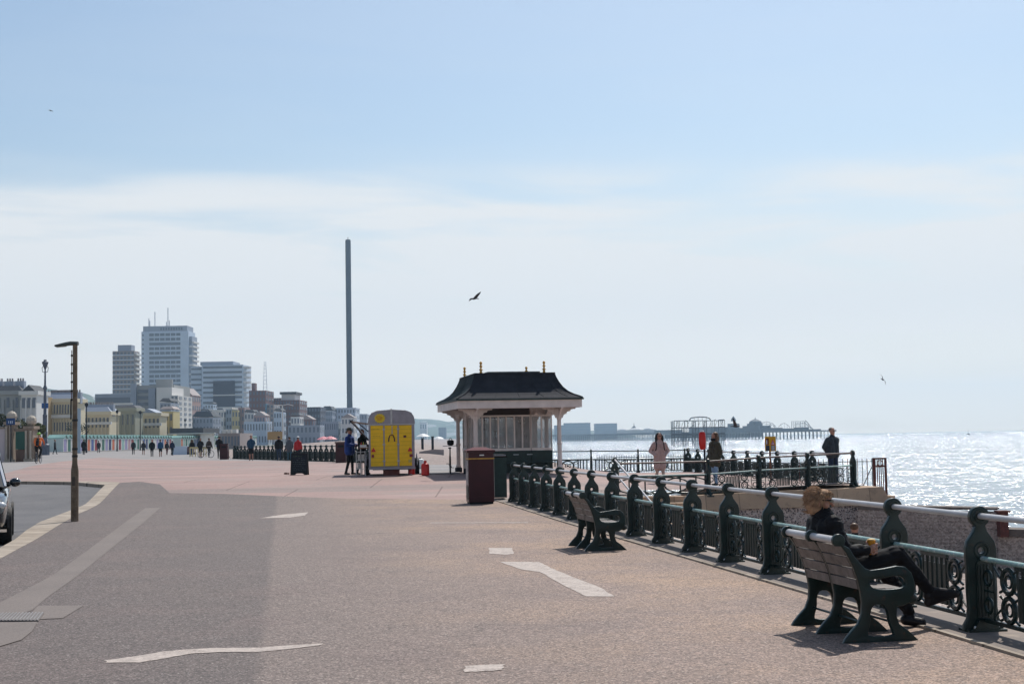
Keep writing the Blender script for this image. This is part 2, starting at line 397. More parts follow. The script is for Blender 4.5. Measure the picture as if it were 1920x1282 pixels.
        c = mix(mr(noi(1.1, 5), .35, .7), (.52, .36, .235), (.38, .27, .19)); a, d = vor(25.)
        c = mix(mr(noi(3.5, 6, .7), .55, .75), c, (.22, .16, .12)); c = mix(1.0, c, joints(0., 1.05, 4.0, .012, (rad(90), 0, rad(0)), .45), 'MULTIPLY'); hgt = a; bs = .25; ro = .8
    elif kind == 'kerb':
        c = mix(mr(noi(2.2, 6), .35, .7), (.40, .335, .27), (.27, .225, .18)); a, d = vor(30.)
        c = mix(mr(noi(5., 6, .7), .58, .75), c, (.20, .17, .14)); c = mix(1.0, c, joints(0., 3.0, .86, .02, (0, 0, rad(-11.7)), .35), 'MULTIPLY'); hgt = a; bs = .25; ro = .8
    elif kind == 'edge':
        c = mix(mr(noi(1.2, 6), .35, .7), (.165, .14, .125), (.24, .19, .16)); a, d = vor(50.)
        c = mix(mr(noi(2.5, 6, .7), .55, .75), c, (.36, .29, .23)); hgt = a; bs = .35; ro = .85
    elif kind == 'land':
        c = mix(mr(noi(.03, 5), .4, .65), (.16, .16, .11), (.24, .22, .19)); a, d = vor(2.); hgt = a; bs = .1; ro = .9
    elif kind == 'hill':
        c = mix(mr(noi(.006, 6, .6), .42, .6), (.035, .06, .03), (.08, .11, .05)); a, d = vor(.03)
        c = mix(mr(a, .8, .86), c, (.28, .27, .25)); hgt = a; bs = .0; ro = .9
    elif kind == 'patch':
        c = mix(mr(noi(9., 6, .7), .4, .62), (.47, .40, .355), (.34, .29, .26)); a, d = vor(70.)
        c = mix(1.0, c, grey(mr(a, 0., 1., .85, 1.12)), 'MULTIPLY')
        c = mix(mr(noi(26., 6, .8), .57, .62), c, (.22, .18, .165)); c = mix(mr(noi(3.2, 8, .8), .50, .56), c, mix(mr(noi(60., 3, .8), .45, .5), (.20, .155, .135), c)); hgt = a; bs = .3; ro = .75
    L.new(c, b.inputs['Base Color']); b.inputs['Roughness'].default_value = ro; b.inputs['Specular IOR Level'].default_value = .35
    if bs:
        bp = N(t, 'ShaderNodeBump'); bp.inputs['Strength'].default_value = bs; bp.inputs['Distance'].default_value = .004 if kind not in ('pebble', 'flint', 'groyne') else .03
        L.new(hgt, bp.inputs['Height']); L.new(bp.outputs[0], b.inputs['Normal'])
    return m
GM = {k: ground_mat('ground_' + k, k) for k in ('tarmac', 'pink', 'road', 'grey', 'strip', 'pebble', 'flint', 'groyne', 'coping', 'kerb', 'edge', 'land', 'hill', 'patch')}
def sheet(name, poly, m, dz=0.0, grid=None, follow=True, thick=0, **tg):
    """flat sheet cut on a shared grid so that neighbouring sheets follow the same gentle ground"""
    from mathutils.geometry import tessellate_polygon
    bm = bmesh.new(); vs = [bm.verts.new((p[0], p[1], 0)) for p in poly]
    for t3 in tessellate_polygon([[Vector((p[0], p[1], 0)) for p in poly]]):
        try: bm.faces.new([vs[k] for k in t3])
        except ValueError: pass
    def _ar(pp): return abs(sum(pp[i][0] * pp[(i + 1) % len(pp)][1] - pp[(i + 1) % len(pp)][0] * pp[i][1] for i in range(len(pp)))) / 2
    A_ = sum(f.calc_area() for f in bm.faces)
    if abs(A_ - _ar(poly)) > .01 * A_: print('AREA', name, A_, _ar(poly), len(poly))
    if grid is None: grid = 1.0
    ys = [p[1] for p in poly]; xs = [p[0] for p in poly]
    if max(ys) > 38 and follow:
        y = 38.0
        while y < min(max(ys), 170):
            if y > min(ys): bmesh.ops.bisect_plane(bm, geom=bm.verts[:] + bm.edges[:] + bm.faces[:], plane_co=(0, y, 0), plane_no=(0, 1, 0))
            y += 2.0 if y < 60 else 6.0
        x = math.ceil(min(xs))
        while x < max(xs):
            if x > -60: bmesh.ops.bisect_plane(bm, geom=bm.verts[:] + bm.edges[:] + bm.faces[:], plane_co=(x, 0, 0), plane_no=(1, 0, 0))
            x += 1.0 if x > -8 else 3.0
    for v in bm.verts: v.co.z = (G(v.co.x, v.co.y) if follow else 0) + dz
    for f in bm.faces:
        if f.normal.z < 0: f.normal_flip()
    bm.normal_update()
    for f in bm.faces:
        if f.normal.z < 0: f.normal_flip()
    if thick:
        r = bmesh.ops.extrude_face_region(bm, geom=bm.faces[:])
        for v in [g for g in r['geom'] if isinstance(g, bmesh.types.BMVert)]: v.co.z += thick
        bmesh.ops.recalc_face_normals(bm, faces=bm.faces)
    me = bpy.data.meshes.new(name); bm.to_mesh(me); bm.free(); me.materials.append(m)
    return tag(link_mesh(name, me), **(tg or dict(kind='structure')))
def px(*a): return [tuple(gG(x, y)[:2]) for x, y in a]
# kerb edges traced on the photo
KIN = px((0, 1047), (67, 1011), (109.5, 984.6), (149, 962), (188, 942.5), (224.7, 925.7))
KOUT = px((0, 1026.8), (28, 1011), (50.6, 993), (76, 977.6), (132, 956.6), (160, 945), (196.6, 928.5))
kd = (Vector(KIN[4]) - Vector(KIN[0])).normalized()
kin0 = tuple(Vector(KIN[0]) - kd * 20); kout0 = tuple(Vector(KOUT[1]) - kd * 27)
edge_in = [(RX(y) - .42, y) for y in (2, 12.1, 20.2, 28.9, 38.6)]
bnd = px((870, 936), (640, 934), (420, 932), (318, 933), (300, 927), (262, 924))
tarm = edge_in + [(RX(40.5) + .1, 40.3)] + bnd + list(reversed(KIN)) + [kin0]
sheet('promenade', tarm, GM['tarmac'])
bnd2 = [bnd[-1], KIN[-1]]
pw = px((196, 926), (36, 921)); pl = px((-260, 912), (-260, 900))
far_l = px((28, 885), (150, 861.5), (190, 857), (460, 863.5))
coast = [(-10.4, 86.), (-6.2, 76.)]
pink = [bnd[0], (RX(40.5) + .1, 40.3), (2.3, 42.9), (5.4, 43.7), (8, 44.3), (11.1, 45.0), (9.5, 55), (7.9, 62.3), (3, 62.4), (-2, 66), (-6.2, 76), (-10.4, 86)] + list(reversed(far_l)) + [tuple(gG(-60, 903)[:2])] + [pw[1], pw[0]] + [KIN[-1], bnd[5], bnd[4], bnd[3], bnd[2], bnd[1]]
sheet('pavement', pink, GM['pink'])
grey = [(-10.4, 86)] + list(reversed(far_l)) + [tuple(gG(-60, 903)[:2]), (-70, 84), (-85, 160), (-100, 300), (-135, 420), (-60, 300), (-38, 185), (-22.5, 114)]
sheet('path', grey, GM['grey'])
sheet('path', px((772, 872), (862, 871), (862, 888), (800, 889), (772, 888)), GM['grey'], dz=.02)
# road bay, 0.1 m below the kerb
road = [kout0] + [KOUT[1], KOUT[2], KOUT[3], KOUT[4], KOUT[5], KOUT[6], pw[0], pw[1], tuple(gG(-60, 903)[:2]), (-46, 60), (-40, 2)]
sheet('road', road, GM['road'], dz=-.10)
sheet('kerb', KIN + list(reversed(KOUT)) + [kout0, kin0], GM['kerb'], dz=-.115, thick=.12)
kl = px((196.6, 928.5), (224.7, 925.7), (222, 925.0), (130, 923.6), (36, 920.2), (36, 921.6), (130, 925.0))
sheet('kerb', kl, GM['kerb'], dz=-.11, thick=.118)
# lighter repair band, and worn paint patches
def dense(lp, n=3, j=.02):
    out = []
    for i in range(len(lp)):
        a, b = Vector(lp[i]), Vector(lp[(i + 1) % len(lp)])
        for k in range(n):
            q = a.lerp(b, k / n); out.append((q.x + random.uniform(-j, j), q.y + random.uniform(-j, j)))
    return out
sheet('pavement', px((-60, 1158), (-60, 1172), (20, 1156), (60, 1144), (87, 1121), (146, 1079), (201, 1034), (269, 980), (302, 950), (314, 936), (300, 931), (290, 936), (233, 980), (161, 1034), (98, 1079), (17, 1121)), GM['strip'], dz=.004, follow=False)
sheet('pavement', px((70, 1136), (157, 1135), (118, 1159), (50, 1162)), GM['strip'], dz=.0055, follow=False)
sheet('pavement', px((-60, 1168), (70, 1166), (60, 1184), (40, 1200), (-60, 1230)), GM['strip'], dz=.007, follow=False)
def patch(pts, label, j=.012):
    b = [gp(x, y) for x, y in pts]; c = sum(b, Vector()) / len(b)
    o = sheet('paint_patch', [(q[0] - c.x, q[1] - c.y) for q in dense([(v.x, v.y) for v in b], 6, j)], GM['patch'], dz=.004, follow=False, label=label, cat='road marking', group='worn pale patches on the promenade')
    o.location = (c.x, c.y, 0); return o
patch([(196, 1238), (262, 1229), (300, 1222), (350, 1217), (410, 1214.5), (485, 1214), (540, 1210), (608, 1206), (600, 1209.5), (540, 1217), (485, 1222), (420, 1222), (360, 1225), (310, 1234), (262, 1242), (200, 1242)], 'long thin wavy pale paint streak low on the left of the promenade', .008)
patch([(488, 971), (525, 965), (578, 960), (572, 966), (545, 970), (505, 971)], 'short pale streak on the tarmac well beyond the wavy one', .02)
patch([(917, 1027), (960, 1027), (963, 1038), (950, 1040), (918, 1038)], 'small ragged pale rectangle above the long diagonal strip')
patch([(937, 1053), (1010, 1053), (1046, 1070), (1130, 1103), (1152, 1118), (1098, 1118), (1073, 1105), (1012, 1072), (980, 1068)], 'large long diagonal pale paint strip left of the farther bench')
patch([(873, 1248), (945, 1245), (942, 1256), (915, 1258), (869, 1260)], 'small pale paint rectangle nearest the bottom of the view')
patch([(806, 979.5), (990, 979), (990, 980.2), (806, 980.6)], 'hair-thin pale line across the tarmac left of the farther bench', .004)
# grey drain cover at the left
o = empty('drain_grate', gp(20, 1158), 0, 'flat grey metal drain grate set in the tarmac at the lower left', 'drain')
b0 = gp(20, 1158); mb = MB(); q = [gp(*p) - b0 for p in ((-40, 1152), (83, 1150), (72, 1165), (-60, 1165))]
mb.add([v + Vector((0, 0, dz)) for dz in (.003, .014) for v in q], [(0, 3, 2, 1), (4, 5, 6, 7), (0, 1, 5, 4), (1, 2, 6, 5), (2, 3, 7, 6), (3, 0, 4, 7)], mat('drain_frame', (.16, .14, .13), .6)); mb.build('frame', o)
for k in range(20):
    mb = MB(); a = q[0].lerp(q[1], (k + .5) / 20); b_ = q[3].lerp(q[2], (k + .5) / 20); mb.tube([a + Vector((0, 0, .016)), b_ + Vector((0, 0, .016))], .007, mat('drain_bar', (.20, .19, .19), .6)); mb.build('bar', o)
# edge strip with thin pale kerb line below the railing
def ribbon(name, xo0, xo1, ys, z0, z1, m, **tg):
    mb = MB(); n = len(ys); vs = []
    for y in ys:
        for xo, z in ((xo0, z0), (xo1, z0), (xo1, z1), (xo0, z1)): vs.append((RX(y) + xo, y, z))
    fs = []
    for i in range(n - 1):
        for k in range(4): fs.append((i * 4 + k, (i + 1) * 4 + k, (i + 1) * 4 + (k + 1) % 4, i * 4 + (k + 1) % 4))
    fs += [(0, 1, 2, 3), ((n - 1) * 4 + 3, (n - 1) * 4 + 2, (n - 1) * 4 + 1, (n - 1) * 4)]
    mb.add(vs, fs, m); return tag(mb.build(name), **(tg or dict(kind='structure')))
YS = [2, 12.1, 20.2, 28.9, 38.6, 40.2]
ribbon('kerb', -.415, -.365, YS, -.1, .022, GM['kerb'])
ribbon('pavement', -.362, .36, YS, -.2, .006, GM['edge'])
ribbon('sea_wall', .362, .75, YS, -3.2, -.05, GM['flint'], label='flint sea wall holding up the promenade below the near railing', cat='wall')
# underlay land, reaching to the hills
def grid_mesh(name, rows, cols, fn, m, smooth=True, **tg):
    vs = []; fs = []
    for i in range(rows + 1):
        for j in range(cols + 1): vs.append(fn(i / rows, j / cols))
    for i in range(rows):
        for j in range(cols):
            a = i * (cols + 1) + j; fs.append((a, a + 1, a + cols + 2, a + cols + 1))
    me = bpy.data.meshes.new(name); me.from_pydata(vs, [], fs); me.materials.append(m)
    me.polygons.foreach_set('use_smooth', [smooth] * len(fs)); me.update()
    return tag(link_mesh(name, me), **(tg or dict(kind='structure')))
COAST = [(-60, 14.3), (2, 5.2), (12.1, 3.9), (38.6, -.1), (62, -1.2), (66, -2.2), (76, -6.2), (86, -10.4), (114, -22.5), (185, -38), (300, -60), (420, -75), (1150, -150), (2500, -190), (5600, -150)]
SHORE = [(-60, 40), (0, 36), (41, 30), (46, 17), (60, 15), (100, 12), (150, 11), (285, 6), (400, 3), (1150, -38), (2300, -70), (3300, 60), (5600, 150)]
YR = [-60, -20, 0, 6, 12, 18, 24, 30, 36, 40, 44, 48, 52, 56, 60, 64, 68, 72, 76, 82, 88, 96, 106, 116, 130, 150, 175, 200, 240, 300, 380, 480, 640, 850, 1150, 1600, 2300, 3300, 5600]
def land(i, j):
    y = lerp_tab([(k / (len(YR) - 1), v) for k, v in enumerate(YR)], i); xe = lerp_tab(COAST, y); x = xe - .05 - (j ** 2.2) * (3300 - 60)
    return (x, y, G(x, y) - .14 + 2.0 * ss(400, 2500, y))
grid_mesh('ground', len(YR) * 2, 40, land, GM['land'])
def beach(i, j):
    y = lerp_tab([(k / (len(YR) - 1), v) for k, v in enumerate(YR)], i); x0 = lerp_tab(COAST, y) + .2; x1 = lerp_tab(SHORE, y) + 12; x = x0 + (x1 - x0) * j
    w = x1 - 12 - x0; t = (x - x0) / w
    near = -2.15 - .1 * t - 3.75 * ss(.35, 1.0, t) - 2 * max(0, t - 1)
    far = G(x0, y) - .1 + 1.3 * ss(0, .35, t) * ss(60, 300, y) - 7.2 * ss(.45, 1.0, t) - 1.5 * ss(1, 1.4, t)
    k = ss(60, 80, y); z = near * (1 - k) + far * k + .12 * pnoise(Vector((x * .25, y * .12, 0)))
    return (x, y, z)
grid_mesh('beach', len(YR) * 3, 46, beach, GM['pebble'])
# ---- sea: one flat sheet with wave relief in the shader normals
def sea_mat():
    m, t, b = mk('sea_water'); L = t.links
    g = N(t, 'ShaderNodeNewGeometry'); mp = N(t, 'ShaderNodeMapping'); mp.inputs['Rotation'].default_value = (0, 0, rad(20)); L.new(g.outputs['Position'], mp.inputs[0])
    def noi(sc, sx, sy, det, amp, off=0.):
        q = N(t, 'ShaderNodeMapping'); q.inputs['Scale'].default_value = (sx * sc, sy * sc, sc); q.inputs['Location'].default_value = (off, off, 0); L.new(mp.outputs[0], q.inputs[0])
        n = N(t, 'ShaderNodeTexNoise'); n.inputs['Scale'].default_value = 1; n.inputs['Detail'].default_value = det; n.inputs['Roughness'].default_value = .6; L.new(q.outputs[0], n.inputs['Vector'])
        s = N(t, 'ShaderNodeVectorMath', operation='SUBTRACT'); L.new(n.outputs['Color'], s.inputs[0]); s.inputs[1].default_value = (.5, .5, .5)
        k = N(t, 'ShaderNodeVectorMath', operation='MULTIPLY'); L.new(s.outputs[0], k.inputs[0]); k.inputs[1].default_value = (amp, amp, 0); return k.outputs[0], n.outputs[0]
    A1, hb = noi(.13, .45, 1., 2, SEA_A[0]); A2, _ = noi(.55, .6, 1., 2, SEA_A[1]); A3, _ = noi(2.0, .7, 1., 2, SEA_A[2])
    _, wp = noi(.022, .5, 1.6, 3, 1, 3.); wr_ = N(t, 'ShaderNodeMapRange'); wr_.inputs[1].default_value = .38; wr_.inputs[2].default_value = .62; wr_.inputs[3].default_value = .50; wr_.inputs[4].default_value = 1.12; L.new(wp, wr_.inputs[0])
    A3s = N(t, 'ShaderNodeVectorMath', operation='SCALE'); L.new(A3, A3s.inputs[0]); L.new(wr_.outputs[0], A3s.inputs['Scale']); A3 = A3s.outputs[0]
    s1 = N(t, 'ShaderNodeVectorMath', operation='ADD'); L.new(A1, s1.inputs[0]); L.new(A2, s1.inputs[1])
    s2 = N(t, 'ShaderNodeVectorMath', operation='ADD'); L.new(s1.outputs[0], s2.inputs[0]); L.new(A3, s2.inputs[1])
    s3 = N(t, 'ShaderNodeVectorMath', operation='ADD'); L.new(s2.outputs[0], s3.inputs[0]); s3.inputs[1].default_value = (0, 0, 1)
    s4 = N(t, 'ShaderNodeVectorMath', operation='NORMALIZE'); L.new(s3.outputs[0], s4.inputs[0]); L.new(s4.outputs[0], b.inputs['Normal'])
    b.inputs['Roughness'].default_value = SEA_A[3]; b.inputs['IOR'].default_value = 1.33
    _, f = noi(.16, .22, 1.6, 5, 1, 7.); r = N(t, 'ShaderNodeMapRange'); r.inputs[1].default_value = .60; r.inputs[2].default_value = .68; L.new(f, r.inputs[0])
    sp = N(t, 'ShaderNodeSeparateXYZ'); L.new(g.outputs['Position'], sp.inputs[0]); d = N(t, 'ShaderNodeMapRange'); d.inputs[1].default_value = 420; d.inputs[2].default_value = 140; L.new(sp.outputs[1], d.inputs[0])
    mu = N(t, 'ShaderNodeMath', operation='MULTIPLY'); L.new(r.outputs[0], mu.inputs[0]); L.new(d.outputs[0], mu.inputs[1])
    mc = N(t, 'ShaderNodeMix', data_type='RGBA'); L.new(mu.outputs[0], mc.inputs[0]); mc.inputs[6].default_value = (.11, .15, .175, 1); mc.inputs[7].default_value = (.7, .7, .7, 1); L.new(mc.outputs[2], b.inputs['Base Color'])
    gl = N(t, 'ShaderNodeBsdfGlossy'); gl.inputs['Roughness'].default_value = SEA_A[3]; gl.inputs['Color'].default_value = (.95, .97, 1, 1); L.new(s4.outputs[0], gl.inputs['Normal'])
    mx_ = N(t, 'ShaderNodeMixShader'); mx_.inputs[0].default_value = SEA_A[4]; L.new(b.outputs[0], mx_.inputs[1]); L.new(gl.outputs[0], mx_.inputs[2]); L.new(mx_.outputs[0], t.nodes['Material Output'].inputs[0])
    return m
SEA_A = (.7, 2.2, 3.4, .13, .20)
mb = MB(); mb.add([(-1500, -60, -6), (3400, -60, -6), (3400, 5600, -6), (-1500, 5600, -6)], [(0, 1, 2, 3)], sea_mat()); tag(mb.build('sea'), kind='structure')
# ---- far hills
def hills(name, pts, D, dep, zb):
    xs = [at(a, b, D) for a, b in pts]; tab = [(v.x, v.z) for v in xs]
    def fn(i, j):
        x = tab[0][0] + (tab[-1][0] - tab[0][0]) * i; h = lerp_tab(tab, x); k = math.sin(math.pi * min(1, .02 + j * .98) ** .8)
        h += 10 * pnoise(Vector((x * .02, 3, 1))) * (D / 5000)
        return (x, D - dep * .45 + dep * j, zb + (h - zb) * max(0, k) + (6 * pnoise(Vector((x * .01, j * 9, 0))) if 0 < j < 1 else 0))
    return grid_mesh(name, 160, 24, fn, GM['hill'], kind='structure')
hills('hills', [(-160, 715), (0, 722), (60, 724), (100, 730), (130, 733), (175, 742), (215, 766), (300, 800)], 3300, 900, -4)
hills('hills', [(560, 790), (640, 782), (700, 776), (760, 783), (800, 786), (850, 789), (900, 795), (980, 802), (1060, 806), (1130, 811), (1180, 815)], 4900, 900, -20)
# ================================================================ RAILINGS
def post_data():
    out = [(.16, 0), (.155, .05), (.125, .10), (.112, .20), (.108, .34), (.106, .50), (.110, .62), (.112, .69), (.100, .745), (.070, .79), (.045, .83), (.034, .865), (.034, .895)]
    arc = [(.080 * math.cos(a), .957 + .080 * math.sin(a)) for a in [rad(-58 + 296 * k / 14) for k in range(15)]]
    out = [(x * (1.14 if z > .3 else 1.05), z) for x, z in out]; right = out; left = [(-x, z) for x, z in reversed(out)]
    lp = right + arc + left
    me = plate([lp, circ(0, .672, .037, 16)], .060, .010, 2)
    mb = MB(); mb.mesh(me, IRON)
    # raised rim round the hole, fluted pilaster on both faces, feet and bolts
    for s in (-1, 1):
        mb.torus((0, s * .030, .672), .062, .012, IRON, 'y', 18, 6)
        mb.torus((0, s * .028, .962), .050, .012, IRON, 'y', 16, 6)
        mb.prism([(-.062, .10), (.062, .10), (.058, .56), (.03, .60), (-.03, .60), (-.058, .56)], s * .028, s * .044, IRON, 'xz')
        for k in (-1.5, -.5, .5, 1.5): mb.tube([(k * .027, s * .044, .12), (k * .027, s * .046, .34), (k * .026, s * .044, .56)], .0095, IRON, 6)
        mb.prism([(-.13, 0), (.13, 0), (.10, .045), (.07, .10), (-.07, .10), (-.10, .045)], s * .02, s * .085, IRON, 'xz')
        for k in (-.10, .10): mb.sphere((k, s * .07, .035), .016, WHITE if s < 0 else IRON, 6)
    mb.box(-.17, .17, -.10, .10, -.02, .018, IRON)
    return mb.data('post', True)
POST = post_data()
PL = 1.0   # panels are built for a unit length and scaled along y
def panel_fan():
    mb = MB(); Ln = 1.62; c = Ln / 2
    def P(u, z): return (0, u, z)
    for z in (.095, ): mb.box(-.020, .020, .06, Ln - .06, z - .016, z + .016, IRON)
    for k in range(-2, 3):
        w = .088; u = c + k * w
        mb.tube([P(u - w / 2, .56), P(u - w / 2 * .9, .14)], .011, IRON, 6, sq=1.6)
        mb.torus((0, u, .525), w / 2, .011, IRON, 'x', 8, 5, 0, math.pi)
        mb.box(-.006, .006, u - w * .20, u + w * .20, .14, .50, IRON)
    mb.tube([P(c + 2.5 * .088, .56), P(c + 2.3 * .088, .14)], .011, IRON, 6)
    mb.box(-.014, .014, c - .24, c + .24, .555, .585, IRON)
    for s in (-1, 1):
        for z, R in ((.452, .098), (.222, .098)):
            u = c + s * .36; mb.torus((0, u, z), R, .021, IRON, 'x', 18, 6)
            mb.torus((0, u, z), R * .50, .012, IRON, 'x', 12, 5)
            for a in (45, 135, 225, 315):
                mb.tube([P(u + R * math.cos(rad(a)), z + R * math.sin(rad(a))), P(u + 2.1 * R * math.cos(rad(a)), z + 1.45 * R * math.sin(rad(a)))], .012, IRON, 5)
        mb.tube([P(c + s * .36, .34), P(c + s * .36, .34 + .035)], .03, IRON, 6)
        u = c + s * .60
        mb.tube([P(u, .10), P(u - s * .02, .34), P(u, .585)], .012, IRON, 6)
        mb.tube([P(u, .56), P(u - s * .12, .46)], .010, IRON, 5); mb.tube([P(u, .14), P(u - s * .12, .22)], .010, IRON, 5)
        mb.tube([P(u, .34), P(u + s * .15, .34)], .010, IRON, 5)
        mb.torus((0, u + s * .09, .45), .062, .014, IRON, 'x', 10, 5); mb.torus((0, u + s * .09, .22), .062, .014, IRON, 'x', 10, 5)
    return mb.data('panel')
def panel_ring():
    mb = MB(); Ln = 1.62; c = Ln / 2
    for z in (.095, .575): mb.box(-.014, .014, .06, Ln - .06, z - .014, z + .014, IRON)
    mb.torus((0, c, .335), .205, .028, IRON, 'x', 24, 6); mb.torus((0, c, .335), .085, .014, IRON, 'x', 14, 5)
    mb.sphere((0, c, .335), .045, IRON, 8)
    for a, b in ((-1, -1), (-1, 1), (1, -1), (1, 1)): mb.tube([(0, c + a * .05, .335 + b * .05), (0, c + a * .34, .335 + b * .22)], .018, IRON, 5)
    for s in (-1, 1):
        for u in (.36, .44, .54, .66): mb.tube([(0, c + s * u, .10), (0, c + s * u, .57)], .021, IRON, 5)
        mb.torus((0, c + s * .28, .45), .05, .01, IRON, 'x', 8, 4); mb.torus((0, c + s * .28, .22), .05, .01, IRON, 'x', 8, 4)
    return mb.data('panel')
def panel_arcs():
    mb = MB(); Ln = 1.62; c = Ln / 2
    for z in (.095, .575): mb.box(-.016, .016, .03, Ln - .03, z - .016, z + .016, IRON)
    for u, w in ((c - .42, .38), (c + .42, .38), (c, .46)):
        for s in (-1, 1):
            pts = [(0, u + w * math.cos(a), .335 + s * .03 + s * .19 * math.sin(a)) for a in [math.pi * k / 10 for k in range(11)]]; mb.tube(pts, .018, IRON, 6)
    for u in (.22, .5, c, Ln - .5, Ln - .22): mb.tube([(0, u, .1), (0, u, .57)], .014, IRON, 5)
    return mb.data('panel')
PANELS = dict(fan=panel_fan(), ring=panel_ring(), arcs=panel_arcs())
def railing(name, label, pts, kind, hs=1.0, top=PIPE, mid=PIPEG, panels=True, group=None, ends=None, rt=.026, first=None):
    """pts: foot points of the posts; one fixed railing = one thing"""
    pts = [Vector(p) for p in pts]; root = empty(name, pts[0], 0, label, 'railing', group); o0 = pts[0]
    n = len(pts)
    for i, p in enumerate(pts):
        d = (pts[min(i + 1, n - 1)] - pts[max(i - 1, 0)]); ang = math.atan2(d.y, d.x) - math.pi / 2
        o = link_mesh('post', POST, root, p - o0, (0, 0, ang)); o.scale = (hs, hs, hs)
        if i < n - 1 and panels:
            dd = pts[i + 1] - p; a = math.atan2(dd.y, dd.x) - math.pi / 2; ln = dd.length
            q = link_mesh('panel', PANELS[first if (first and i == 0) else kind], root, p - o0, (math.atan2(dd.z, Vector((dd.x, dd.y)).length), 0, a)); q.scale = (1, ln / 1.62, hs)
    def line(z):
        L_ = [p - o0 + Vector((0, 0, z * hs)) for p in pts]
        if ends:
            a = L_[0] - L_[1]; b = L_[-1] - L_[-2]
            if ends[0]: L_ = [L_[0] + a.normalized() * ends[0]] + L_
            if ends[1]: L_ = L_ + [L_[-1] + b.normalized() * ends[1]]
        return L_
    mb = MB(); mb.tube(line(.962), rt, top, 12, up=(0, 0, 1)); mb.build('handrail', root, smooth=True)
    mb = MB(); mb.tube(line(.605), rt * .85, mid, 10, up=(0, 0, 1)); mb.build('lower_rail', root, smooth=True)
    return root
ys = [12.17 - 1.715 * 2 + 1.715 * k for k in range(18)]
ys = [y + .015 * (k - 2) if k > 2 else y for k, y in enumerate(ys)]
railing('promenade_railing', 'long dark green iron railing with pale grey handrail along the near right edge', [(RX(y), y, 0.006) for y in ys], 'fan', ends=(.6, .1))
# terrace rails
def tp(pxx, pyy, Y, hs): v = at(pxx, pyy, Y); return (v.x, v.y, v.z - 1.035 * hs)
near_t = [tp(1155, 864, 43.1, 1.09), tp(1327, 860, 43.5, 1.09), tp(1421.5, 853, 44.0, 1.09), tp(1513, 848.5, 44.5, 1.09), tp(1598.5, 844.2, 45.1, 1.09)]
railing('terrace_railing', 'dark green railing with brown handrail on the stone front edge of the seaward terrace', near_t, 'fan', 1.09, PIPEB, PIPEG, rt=.028, first='arcs')
cor = Vector(near_t[-1]); far_t = [tp(1560, 844.5, 46.6, 1.0), tp(1522.5, 844.6, 48.2, 1.0), tp(1489, 845.6, 49.8, 1.), tp(1457, 845.3, 51.3, 1.), tp(1428.5, 845.3, 53, 1.), tp(1401, 844.4, 54.6, 1.), tp(1375, 844, 56.2, 1.), tp(1352, 843, 57.8, 1.), tp(1329, 842.3, 59.6, 1.), tp(1308, 841.5, 61.2, 1.), tp(1290, 840, 62.5, 1.)]
railing('terrace_railing', 'dark green railing along the seaward side of the terrace, seen behind the brown handrail', far_t, 'fan', 1.0, PIPE, IRON)
back = [tp(1290, 840, 62.6, 1.), tp(1196, 842, 62.6, 1.), tp(1108, 842.3, 62.6, 1.), tp(1020, 843.5, 62.6, 1.), tp(935, 845, 62.6, 1.)]
railing('terrace_railing', 'ring pattern railing across the back of the terrace between shelter and lifebuoy case', back[:1] and [Vector(back[0]) + Vector((-.15, 0, 0))] + back[1:], 'ring', 1.0, IRON, IRON, rt=.022)
# far railing behind the walkers, below the town
fr = []
for k in range(34):
    t = k / 33; v = (1 - t) * Vector((-7.6, 79.3)) + t * Vector((-23.5, 118)); w = lerp_tab(COAST, v.y); fr.append((w + .25, v.y, G(w, v.y)))
railing('promenade_railing', 'far dark green railing between the walkers and the shingle beach', fr, 'fan', 1.0, IRON, IRON)
# stair handrails and steps down to the beach
def stair_rail(x0, y0, z0, x1, y1, z1, label):
    r = empty('stair_handrail', (x0, y0, z0), 0, label, 'handrail', 'pale handrails of the beach steps'); a = Vector((0, 0, 0)); b = Vector((x1 - x0, y1 - y0, z1 - z0))
    for h, nm in ((.95, 'pipe'), (.55, 'pipe')):
        mb = MB(); mb.tube([a + Vector((0, 0, h)), b + Vector((0, 0, h))], .026, PIPE, 10); mb.build(nm, r, smooth=True)
    n = 4
    for k in range(n):
        p = a.lerp(b, k / (n - 1)); o = link_mesh('post', POST, r, p, (0, 0, math.atan2(b.y, b.x) - math.pi / 2)); o.scale = (.9, .9, .96)
stair_rail(3.0, 42.6, .05, 4.35, 36.6, -2.0, 'pale pipe handrail descending to the beach just beyond the near railing')
mb = MB()
for k in range(12): mb.box(3.25, 5.0, 42.4 - k * .5, 43.0 - k * .5 if k else 43.2, -2.4, -.17 * (k + 1) + .05, GM['coping'])
tag(mb.build('beach_steps'), 'stone steps going down from the terrace to the beach', 'steps')
